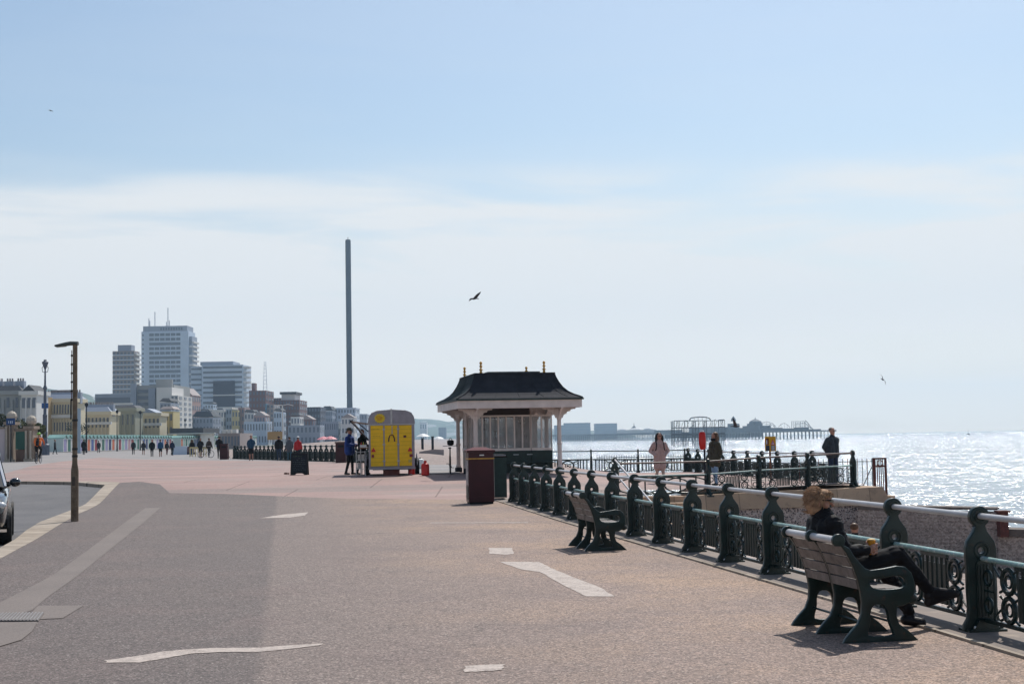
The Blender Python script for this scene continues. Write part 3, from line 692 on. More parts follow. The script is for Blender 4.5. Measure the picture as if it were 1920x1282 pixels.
# ---- terrace wall: battered stone coping over flint
A = Vector((2.3, 42.75)); B = Vector((11.15, 44.75)); E2 = Vector((9.2, 56)); 
def wall_strip(mb, pts, off0, z0, off1, z1, m, zt=None, inner=.8):
    """pts polyline; face from offset off0 at z0 (top) to off1 at z1 (bottom), outward to the right of travel"""
    P0 = []; P1 = []; PI = []
    for i, p in enumerate(pts):
        a = pts[max(i - 1, 0)]; b = pts[min(i + 1, len(pts) - 1)]
        n1 = Vector(((p - a).y, -(p - a).x)).normalized() if i else None; n2 = Vector(((b - p).y, -(b - p).x)).normalized() if i < len(pts) - 1 else None
        nn = (n1 + n2) / (1 + n1.dot(n2)) if (n1 and n2) else (n1 or n2)
        zz = z0(p) if callable(z0) else z0
        P0.append((p.x + nn.x * off0, p.y + nn.y * off0, zz)); P1.append((p.x + nn.x * off1, p.y + nn.y * off1, z1)); PI.append((p.x - nn.x * inner, p.y - nn.y * inner, zz))
    n = len(pts); vs = P0 + P1 + PI + [(v[0], v[1], z1) for v in PI]; fs = []
    for i in range(n - 1):
        fs += [(i, i + 1, n + i + 1, n + i), (2 * n + i, 2 * n + i + 1, i + 1, i), (3 * n + i, 3 * n + i + 1, 2 * n + i + 1, 2 * n + i), (n + i, n + i + 1, 3 * n + i + 1, 3 * n + i)]
    fs += [(0, n, 3 * n, 2 * n), (n - 1, 3 * n - 1, 4 * n - 1, 2 * n - 1)]
    mb.add(vs, fs, m)
ZT = lambda p: near_t[0][2] + (near_t[-1][2] - near_t[0][2]) * max(0, min(1, (p.x - near_t[0][0]) / (near_t[-1][0] - near_t[0][0]))) - .012
tw = empty('terrace_wall', (6, 43.5, -2), 0, 'tan stone coping over flint wall holding up the seaward terrace', 'wall')
mb = MB(); line = [Vector((2.6, 43.1)), Vector((5.3, 43.4)), Vector((8.2, 44.1)), Vector((11.25, 44.75)), Vector((9.35, 56)), Vector((8.0, 63.2))]
# travel towards +x keeps the outward side at -y (right-hand normal)
wall_strip(mb, line, .20, ZT, .42, -.58, GM['coping']); mb.build('coping', tw, (-6, -43.5, 2))
mb = MB(); wall_strip(mb, line, .36, -.585, .95, -2.6, GM['flint'], inner=.7); mb.build('flint_face', tw, (-6, -43.5, 2))
# ---- lower walls and groyne
def wallbox(name, a, b, z0, z1a, z1b, th, m, label, cat='wall', bat=.0):
    mb = MB(); a = Vector(a); b = Vector(b); d = (b - a).normalized(); n = Vector((d.y, -d.x)) * th / 2
    vs = [(a - n), (b - n), (b + n), (a + n)]
    V = [(v.x, v.y, z0) for v in (a - n, b - n, b + n * (1 + bat), a + n * (1 + bat))] + [(vs[0].x, vs[0].y, z1a), (vs[1].x, vs[1].y, z1b), (vs[2].x, vs[2].y, z1b), (vs[3].x, vs[3].y, z1a)]
    mb.add(V, [(0, 3, 2, 1), (4, 5, 6, 7), (0, 1, 5, 4), (1, 2, 6, 5), (2, 3, 7, 6), (3, 0, 4, 7)], m)
    return tag(mb.build(name), label, cat)
g0 = at(1612, 945, 43.6); g1 = at(1872, 951, 42.0)
gr = empty('groyne', (g0.x, g0.y, -3), 0, 'weathered brick groyne wall running out over the beach on the right', 'groyne')
def wallpart(name, a, b, z0, z1a, z1b, th, m, par, bat=0):
    o = wallbox(name, a, b, z0, z1a, z1b, th, m, None, None, bat); o.location = -par.location; adopt(o, par); return o
wallpart('wall', g0.xy, g1.xy, -3.0, g0.z - .14, g1.z - .14, .7, GM['groyne'], gr, .15)
wallpart('capping', g0.xy, g1.xy, g0.z - .137, g0.z, g1.z, .74, mat('groyne_cap', (.15, .125, .11), .85, .3, 2, c2=(.10, .085, .075)), gr)
g2 = at(1873, 989, 41.9); g3 = at(2300, 1003, 39.5)
lg = empty('groyne', (g2.x, g2.y, -3), 0, 'lower outer stretch of the groyne at the right edge, washed by the sea', 'groyne')
wallpart('wall', g2.xy, g3.xy, -3.2, g2.z - .22, g3.z - .22, .8, GM['groyne'], lg, .15)
wallpart('capping', g2.xy, g3.xy, g2.z - .217, g2.z, g3.z, .9, mat('groyne_cap', (.15, .125, .11)), lg)
a = at(1871, 960, 41.3); b = at(1888, 986, 41.3); mb = MB(); mb.box(a.x, b.x, 41.15, 41.45, b.z - .3, a.z, RUST); mb.box(a.x - .05, b.x + .05, 41.1, 41.5, a.z, a.z + .05, RUST)
tag(mb.build('groyne_marker'), 'squat rusty red iron box on the end of the groyne wall', 'marker')
a = at(1622, 929, 46.5); b = at(1668, 931, 46.5); mb = MB(); mb.box(a.x - .6, b.x, 46.1, 47.6, -3, a.z - .2, GM['coping']); mb.box(a.x - .65, b.x + .05, 46.02, 47.66, a.z - .197, a.z, GM['coping'])
tag(mb.build('stone_block'), 'brown stone block under the rusty gate beside the terrace corner', 'block')
# rusty gate and bar fence on it
gz = a.z; rg = empty('rusty_gate', (at(1651, 930, 46.6).x, 46.6, gz), 0, 'tall narrow rusty iron gate panel standing on the brown stone block', 'gate')
w = .20; h = 1.22
mb = MB()
for x in (-.19, .20): mb.box(x - .03, x + .03, -.03, .03, 0, h, RUST)
mb.box(-.2, .21, -.02, .02, 0, .05, RUST); mb.box(-.2, .21, -.02, .02, h - .05, h, RUST); mb.build('frame', rg)
mb = MB(); mb.box(-.16, .17, .0, .01, h * .75, h * .8, RUST); mb.torus((0.02, 0, h * .86), .09, .015, RUST, 'y', 12, 5)
for k in range(6): mb.box(-.15 + k * .062, -.125 + k * .062, -.01, .012, .05, h - .05, RUST)
mb.build('bars', rg)
bf = empty('bar_fence', (at(1637, 930, 46.9).x, 46.9, gz), 0, 'thin dark vertical bar fence between the terrace corner and the rusty gate', 'fence')
p = bf.location
for k in range(17):
    x = -.0 - k * .155; mb = MB(); mb.tube([(x, .02 * k, -.1), (x, .02 * k, 1.2)], .012, RUST if k % 2 else IRON, 6); mb.build('bar', bf)
mb = MB(); mb.tube([(.02, 0, 1.1), (-2.5, .3, 1.1)], .012, IRON, 6); mb.tube([(.02, 0, .05), (-2.5, .3, .05)], .012, IRON, 6); mb.build('rail', bf)
mb = MB(); mb.tube([(.1, -.02, 1.15), (-.5, -.05, -.05)], .014, IRON, 6); mb.build('brace', bf)
# low spiked fence behind the back rail
sf = empty('bar_fence', (at(1120, 889, 63.6).x, 63.6, 0.07), 0, 'low fence of many thin bars right behind the ring pattern railing', 'fence')
mb = MB(); mb.tube([(0, 0, .68), (3.9, 0, .68)], .012, IRON, 5); mb.tube([(0, 0, .06), (3.9, 0, .06)], .012, IRON, 5); mb.build('rail', sf)
for k in range(36): mb = MB(); mb.tube([(k * .11, 0, 0), (k * .11, 0, .78)], .008, IRON, 4); mb.build('bar', sf)
# ================================================================ BENCHES
def bench_end_data(arm):
    back = [(0, 0), (.018, .03), (.067, .085), (.128, .144), (.164, .229), (.172, .326), (.160, .411), (.136, .52), (.100, .618), (.046, .727), (.002, .785)]
    top = [(-.020 + .046 * math.cos(a), .822 + .046 * math.sin(a)) for a in [rad(230 - 290 * k / 10) for k in range(11)]]
    front = [(.060, .755), (.100, .690), (.145, .635), (.195, .585)]
    if arm: front += [(.245, .566), (.36, .578), (.47, .595), (.54, .585), (.590, .540), (.612, .47), (.608, .39), (.590, .325)]
    else: front += [(.205, .52), (.215, .46), (.25, .432), (.36, .428), (.50, .43), (.575, .40), (.590, .325)]
    front += [(.52, .29), (.455, .285), (.447, .20), (.470, .131), (.548, .075), (.627, 0)]
    lp = back + top + front
    under = [(.20, .036), (.44, .036), (.425, .085), (.395, .16), (.385, .25), (.345, .305), (.26, .31), (.222, .25), (.222, .16), (.195, .085)]
    loops = [lp, smooth_loop(under, 1)]
    if arm: loops.append(smooth_loop([(.215, .500), (.27, .512), (.38, .522), (.47, .536), (.535, .515), (.556, .465), (.53, .418), (.42, .408), (.30, .41), (.235, .435)], 2))
    mb = MB(); mb.mesh(plate(loops, .046, .009, 2), IRON)
    if arm: mb.sphere((.60, 0, .335), .045, IRON, 8, (1, .6, 1))
    return mb.data('end_frame', True)
ENDA, ENDM = bench_end_data(True), bench_end_data(False)
BL = 1.13
def bench(base, rz, label):
    r = empty('bench', base, rz, label, 'bench', 'promenade benches facing the sea')
    for u, d, nm in ((0, ENDA, 'end_frame'), (BL / 2, ENDM, 'middle_frame'), (BL, ENDA, 'end_frame')): link_mesh(nm, d, r, (0, u, 0))
    mb = MB(); mb.tube([(-.018, -.02, .822), (-.018, BL + .02, .822)], .030, PIPE, 14); mb.build('top_rail', r, smooth=True)
    mb = MB()
    for (x0, z0), (x1, z1) in (((.048, .782), (.092, .700)), ((.098, .688), (.136, .606)), ((.141, .593), (.168, .511)), ((.171, .498), (.186, .425))):
        for a, b in ((.026, BL / 2 - .026), (BL / 2 + .026, BL - .026)):
            mb = MB(); d = Vector((x1 - x0, 0, z1 - z0)).normalized(); n = Vector((d.z, 0, -d.x)) * .013
            p = [Vector((x0, 0, z0)) - n, Vector((x1, 0, z1)) - n, Vector((x1, 0, z1)) + n, Vector((x0, 0, z0)) + n]
            mb.prism([(q.x - .028, q.z) for q in p], a, b, WOODB, 'xz'); mb.build('back_slat', r)
    for k in range(4):
        for a, b in ((.026, BL / 2 - .026), (BL / 2 + .026, BL - .026)):
            mb = MB(); mb.box(.225 + k * .085, .300 + k * .085, a, b, .404 - .004 * k, .428 - .004 * k, WOODB); mb.build('seat_slat', r)
    for x, z in ((.20, .15), (.43, .15)): mb = MB(); mb.tube([(x, 0, z), (x, BL, z)], .010, IRON, 6); mb.build('stretcher', r)
    return r
def bench_at(pb, pf, pfar, label):
    b = gp(*pb); f = gp(*pf); q = gp(*pfar); d = (q - b); rz = math.atan2(d.y, d.x) - math.pi / 2
    return bench(b, rz, label), rz
BN, BRZ = bench_at((1582, 1205), (1727, 1205), (1486, 1172), 'nearest bench on the right, with the fair haired person sitting on it')
BF, BRZ2 = bench_at((1097, 1033), (1176, 1033), (1067, 1023), 'empty green bench farther along the railing, casting a dark shadow')
# ================================================================ BINS
def big_bin():
    b = gp(870, 942); c = gp(900, 944.5); r = empty('litter_bin', (c.x, c.y + .33, 0), rad(8), 'large dark red litter bin with black side panel at the end of the near railing', 'bin')
    wd = .33
    mb = MB(); mb.box(-wd, wd, -wd, wd, .05, 1.33, MAROON); mb.box(-wd + .02, wd - .02, -wd + .02, wd - .02, 0, .05, BLACK)
    mb.box(-wd - .012, wd + .012, -wd - .012, wd + .012, .16, .19, MAROON); mb.build('body', r)
    mb = MB(); mb.box(-wd - .015, wd + .015, -wd - .015, wd + .015, 1.16, 1.19, GOLD); mb.build('gold_band', r)
    mb = MB(); t = .37; mb.box(-t, t, -t, t, 1.333, 1.39, MAROON)
    mb.add([(-t, -t, 1.393), (t, -t, 1.393), (t, t, 1.393), (-t, t, 1.393), (-.14, -.14, 1.47), (.14, -.14, 1.47), (.14, .14, 1.47), (-.14, .14, 1.47)], [(0, 3, 2, 1), (4, 5, 6, 7), (0, 1, 5, 4), (1, 2, 6, 5), (2, 3, 7, 6), (3, 0, 4, 7)], mat('maroon_top', (.22, .05, .045), .55)); mb.build('lid', r)
    mb = MB(); mb.box(-wd - .012, -wd - .002, -.24, .24, .5, 1.12, mat('bin_poster', (.28, .25, .26), .6, .3, 5, c2=(.5, .48, .46))); mb.build('side_panel', r)
    mb = MB(); mb.box(-wd - .012, -wd - .002, -.24, .24, .12, .46, mat('bin_black', (.03, .035, .035), .5)); mb.build('side_panel', r)
    mb = MB(); mb.box(-.04, .08, -wd - .008, -wd - .001, 1.25, 1.28, WHITE); mb.build('badge', r)
    b = gp(934, 936); r = empty('litter_bin', (b.x + .04, b.y + .1, 0), rad(8), 'black bin standing behind the large dark red bin', 'bin')
    mb = MB(); mb.box(-.17, .17, -.3, .3, .06, 1.16, DGREEN); mb.build('body', r)
    mb = MB(); mb.prism([(-.2, 1.163), (.2, 1.163), (.15, 1.25), (-.12, 1.25)], -.33, .33, BLACK, 'xz'); mb.tube([(-.15, -.35, 1.22), (.15, -.35, 1.22)], .015, STEEL, 6); mb.build('lid', r)
big_bin()
def small_bin(pxl, pyl, label, hgt=1.15):
    b = gG(pxl, pyl); r = empty('litter_bin', b, 0, label, 'bin'); mb = MB(); mb.box(-.3, .3, -.3, .3, 0, hgt, MAROON); mb.build('body', r)
    mb = MB(); mb.box(-.34, .34, -.34, .34, hgt + .003, hgt + .08, MAROON); mb.build('lid', r); mb = MB(); mb.box(-.18, .18, -.305, -.301, hgt - .25, hgt - .12, BLACK); mb.build('slot', r)
small_bin(640, 867, 'dark red bin by the far railing left of the blue coated customer')
small_bin(421, 861, 'dark red bin at the left end of the far railing')
# ================================================================ SHELTER
def shelter():
    cFL = Vector((-1.93, 49.4)); ang = rad(9.7); W_, D_ = 4.42, 6.0
    cx = Vector((math.cos(ang), math.sin(ang))); cy = Vector((-math.sin(ang), math.cos(ang)))
    c = cFL + cx * W_ / 2 + cy * D_ / 2; zb = .38
    r = empty('seafront_shelter', (c.x, c.y, zb), ang, 'white columned seaside shelter with dark curved roof and gold finials', 'shelter')
    hw, hd = W_ / 2, D_ / 2; ze = 2.72 - zb + .02
    # fascia
    mb = MB(); zf0, zf1 = ze, ze + .27
    for x0, x1, y0, y1 in ((-hw, hw, -hd, -hd + .05), (-hw, hw, hd - .05, hd), (-hw, -hw + .05, -hd + .05, hd - .05), (hw - .05, hw, -hd + .05, hd - .05)): mb.box(x0, x1, y0, y1, zf0, zf1, CREAMP)
    mb.build('fascia', r)
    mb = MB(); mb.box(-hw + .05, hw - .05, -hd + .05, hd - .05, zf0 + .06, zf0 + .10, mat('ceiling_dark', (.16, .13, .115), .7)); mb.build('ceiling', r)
    mb = MB(); e = .06; mb.box(-hw - e, hw + e, -hd - e, hd + e, zf1 + .002, zf1 + .062, mat('gutter', (.03, .05, .048), .6, .3, 6, c2=(.10, .10, .09), cmix=.6)); mb.build('gutter', r)
    # concave roof: rings from eave to flat top
    prof = [(0, 0), (.10, .055), (.25, .12), (.42, .23), (.56, .38), (.68, .58), (.76, .76), (.80, .90)]
    z0 = zf1 + .065; rings = []
    seams = 11
    mb = MB(); vs = []; fs = []
    for a, b in prof: 
        X, Y = hw + .02 - a, hd + .02 - a * 1.25; vs += [(-X, -Y, z0 + b), (X, -Y, z0 + b), (X, Y, z0 + b), (-X, Y, z0 + b)]
    for i in range(len(prof) - 1):
        for k in range(4): fs.append((i * 4 + k, i * 4 + (k + 1) % 4, i * 4 + 4 + (k + 1) % 4, i * 4 + 4 + k))
    n = (len(prof) - 1) * 4; fs += [(n, n + 1, n + 2, n + 3), (3, 2, 1, 0)]; mb.add(vs, fs, SLATE); roof = mb.build('roof', r)
    for s in (-1, 1):
        for k in range(15):
            mb = MB()
            yy = (k - 7) / 7.6
            mb.tube([(s * (hw + .02 - a), yy * (hd - .05 - a * 1.25), z0 + b + .012) for a, b in prof], .02, mat('seam_lead', (.06, .075, .075), .6, .2, 4), 5); mb.build('seam', roof)
        for k in range(5):
            mb = MB(); xx = (k - 2) / 2.4; mb.tube([(xx * (hw - .05 - a), s * (hd + .02 - a * 1.25), z0 + b + .004) for a, b in prof[1:]], .009, SLATE, 5); mb.build('seam', roof)
    for sx in (-1, 1):
        for sy in (-1, 1): mb = MB(); mb.tube([(sx * (hw + .02 - a), sy * (hd + .02 - a * 1.25), z0 + b + .012) for a, b in prof], .026, SLATE, 6); mb.build('hip_roll', roof)
    zt = z0 + .90; TX, TY = hw - .78, hd - .98
    mb = MB(); mb.box(-TX - .03, TX + .03, -TY - .03, TY + .03, zt + .002, zt + .04, SLATE); mb.box(-TX + .5, TX - .45, -TY + .35, TY - .35, zt + .043, zt + .10, mat('roof_board', (.09, .10, .10), .6)); mb.build('roof_cap', r)
    for x, y in ((-TX + .22, -TY + .1), (TX - .35, -TY + .1), (-TX + .15, TY - .15), (TX - .3, TY - .1)):
        mb = MB(); mb.lathe([(.05, 0), (.055, .04), (.03, .07), (.075, .12), (.03, .16), (.028, .19), (.062, .24), (.025, .29), (.04, .32), (.055, .36), (.035, .40), (.005, .42)], GOLD, (x, y, zt + .04), 10); mb.build('finial', r, smooth=True)
    # posts with bases, capitals and scalloped brackets
    ix, iy = 1.50, 2.38
    br = [(0, 0), (0, -.36), (.04, -.36), (.07, -.27), (.14, -.22), (.17, -.23), (.20, -.15), (.28, -.13), (.31, -.135), (.34, -.07), (.42, -.055), (.50, -.05), (.52, 0)]
    for x, y in ((-ix, -iy), (ix, -iy), (-ix, iy), (ix, iy), (-ix, 0), (ix, 0)):
        mb = MB(); mb.box(x - .125, x + .125, y - .125, y + .125, -.02, .22, SLATE); mb.build('post_base', r)
        mb = MB(); mb.lathe([(.10, .223), (.10, .30), (.078, .34), (.076, 1.05), (.092, 1.07), (.092, 1.13), (.074, 1.15), (.070, ze - .42), (.088, ze - .40), (.088, ze - .36), (.10, ze - .34), (.10, ze - .02)], CREAMP, (x, y, 0), 12, .06); mb.build('post', r)
        for dx, dy in ((1, 0), (-1, 0), (0, 1), (0, -1)):
            mb = MB()
            if dx: mb.prism([(x + dx * (.09 + p), ze + .0 + q) for p, q in br], y - .035, y + .035, CREAMP, 'xz')
            else: mb.prism([(y + dy * (.09 + p), ze + .0 + q) for p, q in br], x - .035, x + .035, CREAMP, 'yz')
            mb.build('bracket', r)
    mb = MB()
    for y in (-iy, 0, iy): mb.box(-ix, ix, y - .05, y + .05, ze + .0, ze + .055, CREAMP)
    mb.build('beam', r)
    # glazed screens
    gm, t, b = mk('shelter_glass'); L = t.links; nz = N(t, 'ShaderNodeTexNoise'); tcn = N(t, 'ShaderNodeTexCoord'); L.new(tcn.outputs['Object'], nz.inputs['Vector']); nz.inputs['Scale'].default_value = 2.2; nz.inputs['Detail'].default_value = 5
    b.inputs['Base Color'].default_value = (.42, .42, .42, 1); b.inputs['Roughness'].default_value = .25; tr = N(t, 'ShaderNodeBsdfTransparent'); tr.inputs[0].default_value = (.86, .87, .88, 1)
    tl = N(t, 'ShaderNodeBsdfTranslucent'); tl.inputs[0].default_value = (.55, .55, .53, 1)
    ms = N(t, 'ShaderNodeMixShader'); m2 = N(t, 'ShaderNodeMixShader'); mr = N(t, 'ShaderNodeMapRange'); mr.inputs[1].default_value = .3; mr.inputs[2].default_value = .7; mr.inputs[3].default_value = .28; mr.inputs[4].default_value = .62; L.new(nz.outputs[0], mr.inputs[0])
    m2.inputs[0].default_value = .55; L.new(b.outputs[0], m2.inputs[1]); L.new(tl.outputs[0], m2.inputs[2])
    L.new(mr.outputs[0], ms.inputs[0]); L.new(tr.outputs[0], ms.inputs[1]); L.new(m2.outputs[0], ms.inputs[2]); L.new(ms.outputs[0], t.nodes['Material Output'].inputs[0])
    zs, zw = .95, 2.08
    def screen(x0, y0, x1, y1, bays):
        d = Vector((x1 - x0, y1 - y0)); ln = d.length; a = math.atan2(d.y, d.x); o = empty('screen', (x0, y0, 0), a); adopt(o, r)
        mb = MB(); mb.box(0, ln, -.05, .05, zs - .09, zs, CREAMP); mb.box(0, ln, -.045, .045, zw, zw + .06, CREAMP)
        for k in range(bays + 1): u = ln * k / bays; mb.box(max(0, u - .026), min(ln, u + .026), -.035, .035, zs + .001, zw - .001, CREAMP)
        mb.build('frame', o)
        mb = MB(); mb.box(.01, ln - .01, -.004, .004, zs + .002, zw - .002, gm); mb.build('glass', o)
        mb = MB(); mb.box(0, ln, -.03, .03, .06, zs - .093, DGREEN)
        for k in range(6): mb.box(.02, ln - .02, -.045, -.031, .42 + k * .072, .475 + k * .072, DGREEN)
        mb.build('lower_panel', o)
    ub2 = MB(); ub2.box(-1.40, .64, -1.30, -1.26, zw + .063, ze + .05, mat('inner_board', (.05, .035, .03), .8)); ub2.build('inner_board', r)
    screen(-1.42, -1.45, .62, -1.45, 7); screen(-1.42, 1.45, 1.42, 1.45, 7)
    screen(.65, -1.45, 1.42, -1.45, 2)
    screen(-1.42, -1.42, -1.42, -.15, 3); screen(-1.42, .15, -1.42, 1.42, 3); screen(.68, -1.38, .68, 1.4, 6)
    for y0, s in ((-1.45, -1), (1.45, 1)):
        o = empty('seat', (0, y0, 0)); adopt(o, r)
        for k in range(4): mb = MB(); q = s * (.07 + k * .10); mb.box(-1.38, 1.38, min(q, q + s * .085), max(q, q + s * .085), .41, .44, DGREEN); mb.build('slat', o)
        for x in (-1.2, 0, 1.2): mb = MB(); mb.box(x - .03, x + .03, min(s * .1, s * .42), max(s * .1, s * .42), 0, .407, DGREEN); mb.build('support', o)
    for x in (.08, .58): mb = MB(); mb.box(x - .10, x + .10, -1.503, -1.497, .70, .735, mat('plaque', (.35, .38, .38), .4)); mb.build('plaque', r)
    mb = MB(); mb.box(-1.75, 1.75, -2.65, 2.65, -.08, .012, GM['coping']); mb.build('plinth', r)
shelter()
# ================================================================ HORSEBOX CAFE
def trailer():
    b = gG(735, 891); a = rad(5.0); r = empty('catering_trailer', (b.x, b.y + .02, b.z), a, 'yellow and grey converted horsebox catering trailer with its side hatch raised', 'trailer')
    w, ln, zf = .83, 3.0, .28; zt = 2.36
    arch = lambda ww, z1: [(-ww, zf), (ww, zf), (ww, z1 - .42), (ww * .97, z1 - .26), (ww * .85, z1 - .11), (ww * .62, z1 - .04), (0, z1), (-ww * .62, z1 - .04), (-ww * .85, z1 - .11), (-ww * .97, z1 - .26), (-ww, z1 - .42)]
    mb = MB(); mb.prism(arch(w, zt - .03), .05, ln, ALU, 'xz'); mb.build('body', r)
    mb = MB(); mb.prism([(-w - .02, 1.86), (w + .02, 1.86), (w + .02, 1.93), (w * .985, zt - .24), (w * .87, zt - .09), (w * .63, zt - .012), (0, zt + .025), (-w * .63, zt - .012), (-w * .87, zt - .09), (-w * .985, zt - .24), (-w - .02, 1.93)], .0, .05, ALU, 'xz')
    for y in (.4, 1.1, 1.8, 2.5): 
        pts = [(x, y, z) for x, z in arch(w + .01, zt)[2:]]; mb.tube(pts, .018, STEEL, 5)
    mb.build('roof_end', r)
    mb = MB(); mb.box(-.03, .03, -.02, .02, 1.87, zt + .05, STEEL); mb.box(-w - .01, w + .01, -.015, .0, 1.83, 1.86, STEEL); mb.build('centre_strap', r)
    for i, (x0, x1) in enumerate(((-.76, -.30), (-.25, .21), (.27, .73))):
        mb = MB(); mb.box(x0, x1, -.02, .048, .34, 1.81, YELLOW)
        for k in range(1, 10): mb.box(x0 + .002, x1 - .002, -.0225, -.0202, .34 + k * .147, .346 + k * .147, mat('yellow_groove', (.30, .20, .01), .6))
        mb.build('rear_door', r)
    mb = MB()
    for x0, x1 in ((-w, -.763), (-.297, -.253), (.213, .267), (.733, w)): mb.box(x0, x1, -.035, .045, .30, 1.827, ALU)
    mb.box(-w - .02, w + .02, -.04, .05, .22, .298, ALU); mb.build('door_frame', r)
    for s in (-.66, .66):
        mb = MB(); mb.prism([(s - .09, .86), (s + .09, .86), (s, 1.02)], -.045, -.03, RED, 'xz'); mb.build('reflector', r)
        mb = MB(); mb.box(s - .07 if s < 0 else s - .02, s + .02 if s < 0 else s + .10, -.05, -.028, .66, .76, mat('lamp_red', (.20, .02, .02), .3)); mb.build('tail_lamp', r)
    mb = MB(); pts = [(-.11, -.035, 1.22), (-.10, -.035, 1.34), (-.06, -.035, 1.44), (0, -.035, 1.47), (.06, -.035, 1.44), (.10, -.035, 1.34), (.11, -.035, 1.22)]; mb.tube(pts, .022, RUST, 6); mb.build('horseshoe_handle', r)
    mb = MB(); mb.box(.43, .53, -.035, -.022, 1.36, 1.44, RUST); mb.build('small_plate', r)
    mb = MB(); mb.box(.60, .72, -.035, -.022, .46, .56, mat('plate_yellow', (.5, .42, .1), .5)); mb.build('number_plate', r)
    for x in (-.28, .24):
        for z in (.5, 1.1, 1.65): mb = MB(); mb.box(x - .05, x + .05, -.05, -.036, z, z + .045, STEEL); mb.build('hinge', r)
    mb = MB(); mb.tube([(.02, -.04, 1.50), (.02, -.045, 1.80)], .014, STEEL, 6); mb.build('latch_bar', r)
    mb = MB(); [mb.box(-.72 + k * .05, -.69 + k * .05, -.0245, -.0228, 1.665, 1.685, RUST) for k in range(6)]; [mb.box(-.72 + k * .055, -.70 + k * .055, -.0245, -.0228, 1.42, 1.435, RUST) for k in range(6)]; mb.build('small_lettering', r)
    # sunburst sign
    sg = MB(); c = (-.42, 2.07); star = []
    for k in range(28): a_ = 2 * math.pi * k / 28; rr = .215 if k % 2 else .165; star.append((c[0] + rr * math.cos(a_), c[1] + rr * .88 * math.sin(a_)))
    sg.prism(star, -.02, -.004, mat('sign_yellow', (.70, .50, .02), .5), 'xz'); s1 = sg.build('sunburst_sign', r)
    mb = MB(); q = mat('sign_red', (.50, .12, .02), .5)
    for k, (x, z, rr) in enumerate(((-.50, 2.11, .035), (-.42, 2.12, .03), (-.35, 2.10, .033), (-.47, 2.02, .028), (-.39, 2.02, .03))): mb.torus((x, -.022, z), rr, .008, q, 'y', 10, 4, rad(40), rad(330))
    mb.build('lettering', s1)
    # wheels, mudguards, chassis
    for s in (-1, 1):
        for y in (1.25, 1.95):
            wh = empty('wheel', (s * (w + .10), y, .30)); adopt(wh, r); mb = MB(); mb.lathe([(.17, -.08), (.28, -.085), (.30, -.05), (.30, .05), (.28, .085), (.17, .08)], RUBBER, n=20)
            o = mb.build('tyre', wh, rot=(0, rad(90), 0), smooth=True); mb = MB(); mb.lathe([(.02, -.06), (.168, -.07), (.168, .07), (.06, .075)], STEEL, n=16); mb.build('rim', wh, rot=(0, rad(90), 0))
        mb = MB(); pts = [(s * (w + .10), y, z) for y, z in ((.78, .35), (.84, .56), (1.0, .66), (1.6, .69), (2.2, .66), (2.36, .56), (2.42, .35))]
        mb.tube(pts, .10, ALU, 6, sq=.2, up=(1, 0, 0)); mb.build('mudguard', r)
    mb = MB(); mb.box(-.7, .7, .1, 2.9, .20, .277, BLACK); mb.tube([(-.5, 3, .3), (0, 4.3, .35), (.5, 3, .3)], .035, STEEL, 6); mb.build('chassis', r)
    mb = MB(); mb.tube([(0, 4.2, .35), (0, 4.2, .02)], .03, STEEL, 8); mb.build('jockey_stand', r)
    # side opening, raised hatch, counter
    mb = MB(); mb.box(-w - .004, -w + .002, .35, 2.65, 1.05, 1.88, mat('hatch_inside_shade', (.01, .009, .012), .9)); mb.build('opening', r)  # near-black sheet on the solid body, painting the shade inside the hatch
    h = empty('raised_hatch', (-w, 0, 1.9)); adopt(h, r)
    mb = MB(); p = [(0, 0), (-.64, .10), (-.64, .06), (0, -.04)]; mb.prism([(x, z) for x, z in p], .35, 2.65, mat('hatch_panel', (.30, .21, .16), .5, .2, 3), 'xz'); mb.build('panel', h)
    mb = MB(); mb.box(-.68, -.62, .3, 2.7, .04, .13, SLATE); mb.build('rim', h)
    for y in (.38, 2.6): mb = MB(); mb.tube([(-.62, y, .05), (-.02, y, -.62)], .022, SLATE, 6); mb.tube([(-.40, y, .03), (-.02, y, -.30)], .015, SLATE, 6); mb.build('strut', h)
    mb = MB(); mb.prism([(-.60, .02), (-.52, .03), (-.06, -.50), (-.14, -.52)], .42, .46, mat('banner_cloth', (.50, .46, .42), .7, .1, 4), 'xz'); mb.build('side_banner', h)
    mb = MB(); mb.box(-w - .34, -w - .006, .3, 2.7, .98, 1.02, mat('counter_wood', (.26, .12, .06), .5, .2, 8)); mb.build('counter', r)
    mb = MB(); [mb.tube([(-w - .30, y, 0), (-w - .30, y, .978)], .02, STEEL, 6) for y in (.35, 2.6)]; mb.build('counter_leg', r)
    return r, b
TR, TB = trailer()
def rel(x, y, z=0): return TR.matrix_basis @ Vector((x, y, z)) if False else Vector((TB.x + x * math.cos(rad(5)) - y * math.sin(rad(5)), TB.y + x * math.sin(rad(5)) + y * math.cos(rad(5)), TB.z + z))
mb = MB(); p = rel(-1.02, .15, .98 + .045)
o = empty('sauce_rack', p, 0, 'wire rack of condiment bottles on the counter of the catering trailer', 'rack')
mb = MB(); mb.box(-.12, .12, -.1, .1, 0, .012, STEEL); mb.box(-.12, .12, -.1, -.09, .012, .10, STEEL); mb.build('tray', o)
for k, c in enumerate(((.4, .05, .02), (.5, .4, .05), (.1, .06, .03))): mb = MB(); mb.lathe([(.03, .013), (.03, .13), (.012, .16), (.010, .2)], mat('bottle%d' % k, c, .4), (-.08 + k * .08, 0, 0), 10); mb.build('bottle', o)
mb = MB(); o = empty('metal_cage', rel(-1.12, .0, 0), rad(4), 'tall wire crate of cups standing beside the trailer wheel', 'crate')
for x in (-.16, .16):
    for y in (-.16, .16): mb.tube([(x, y, 0), (x, y, .9)], .012, STEEL, 6)
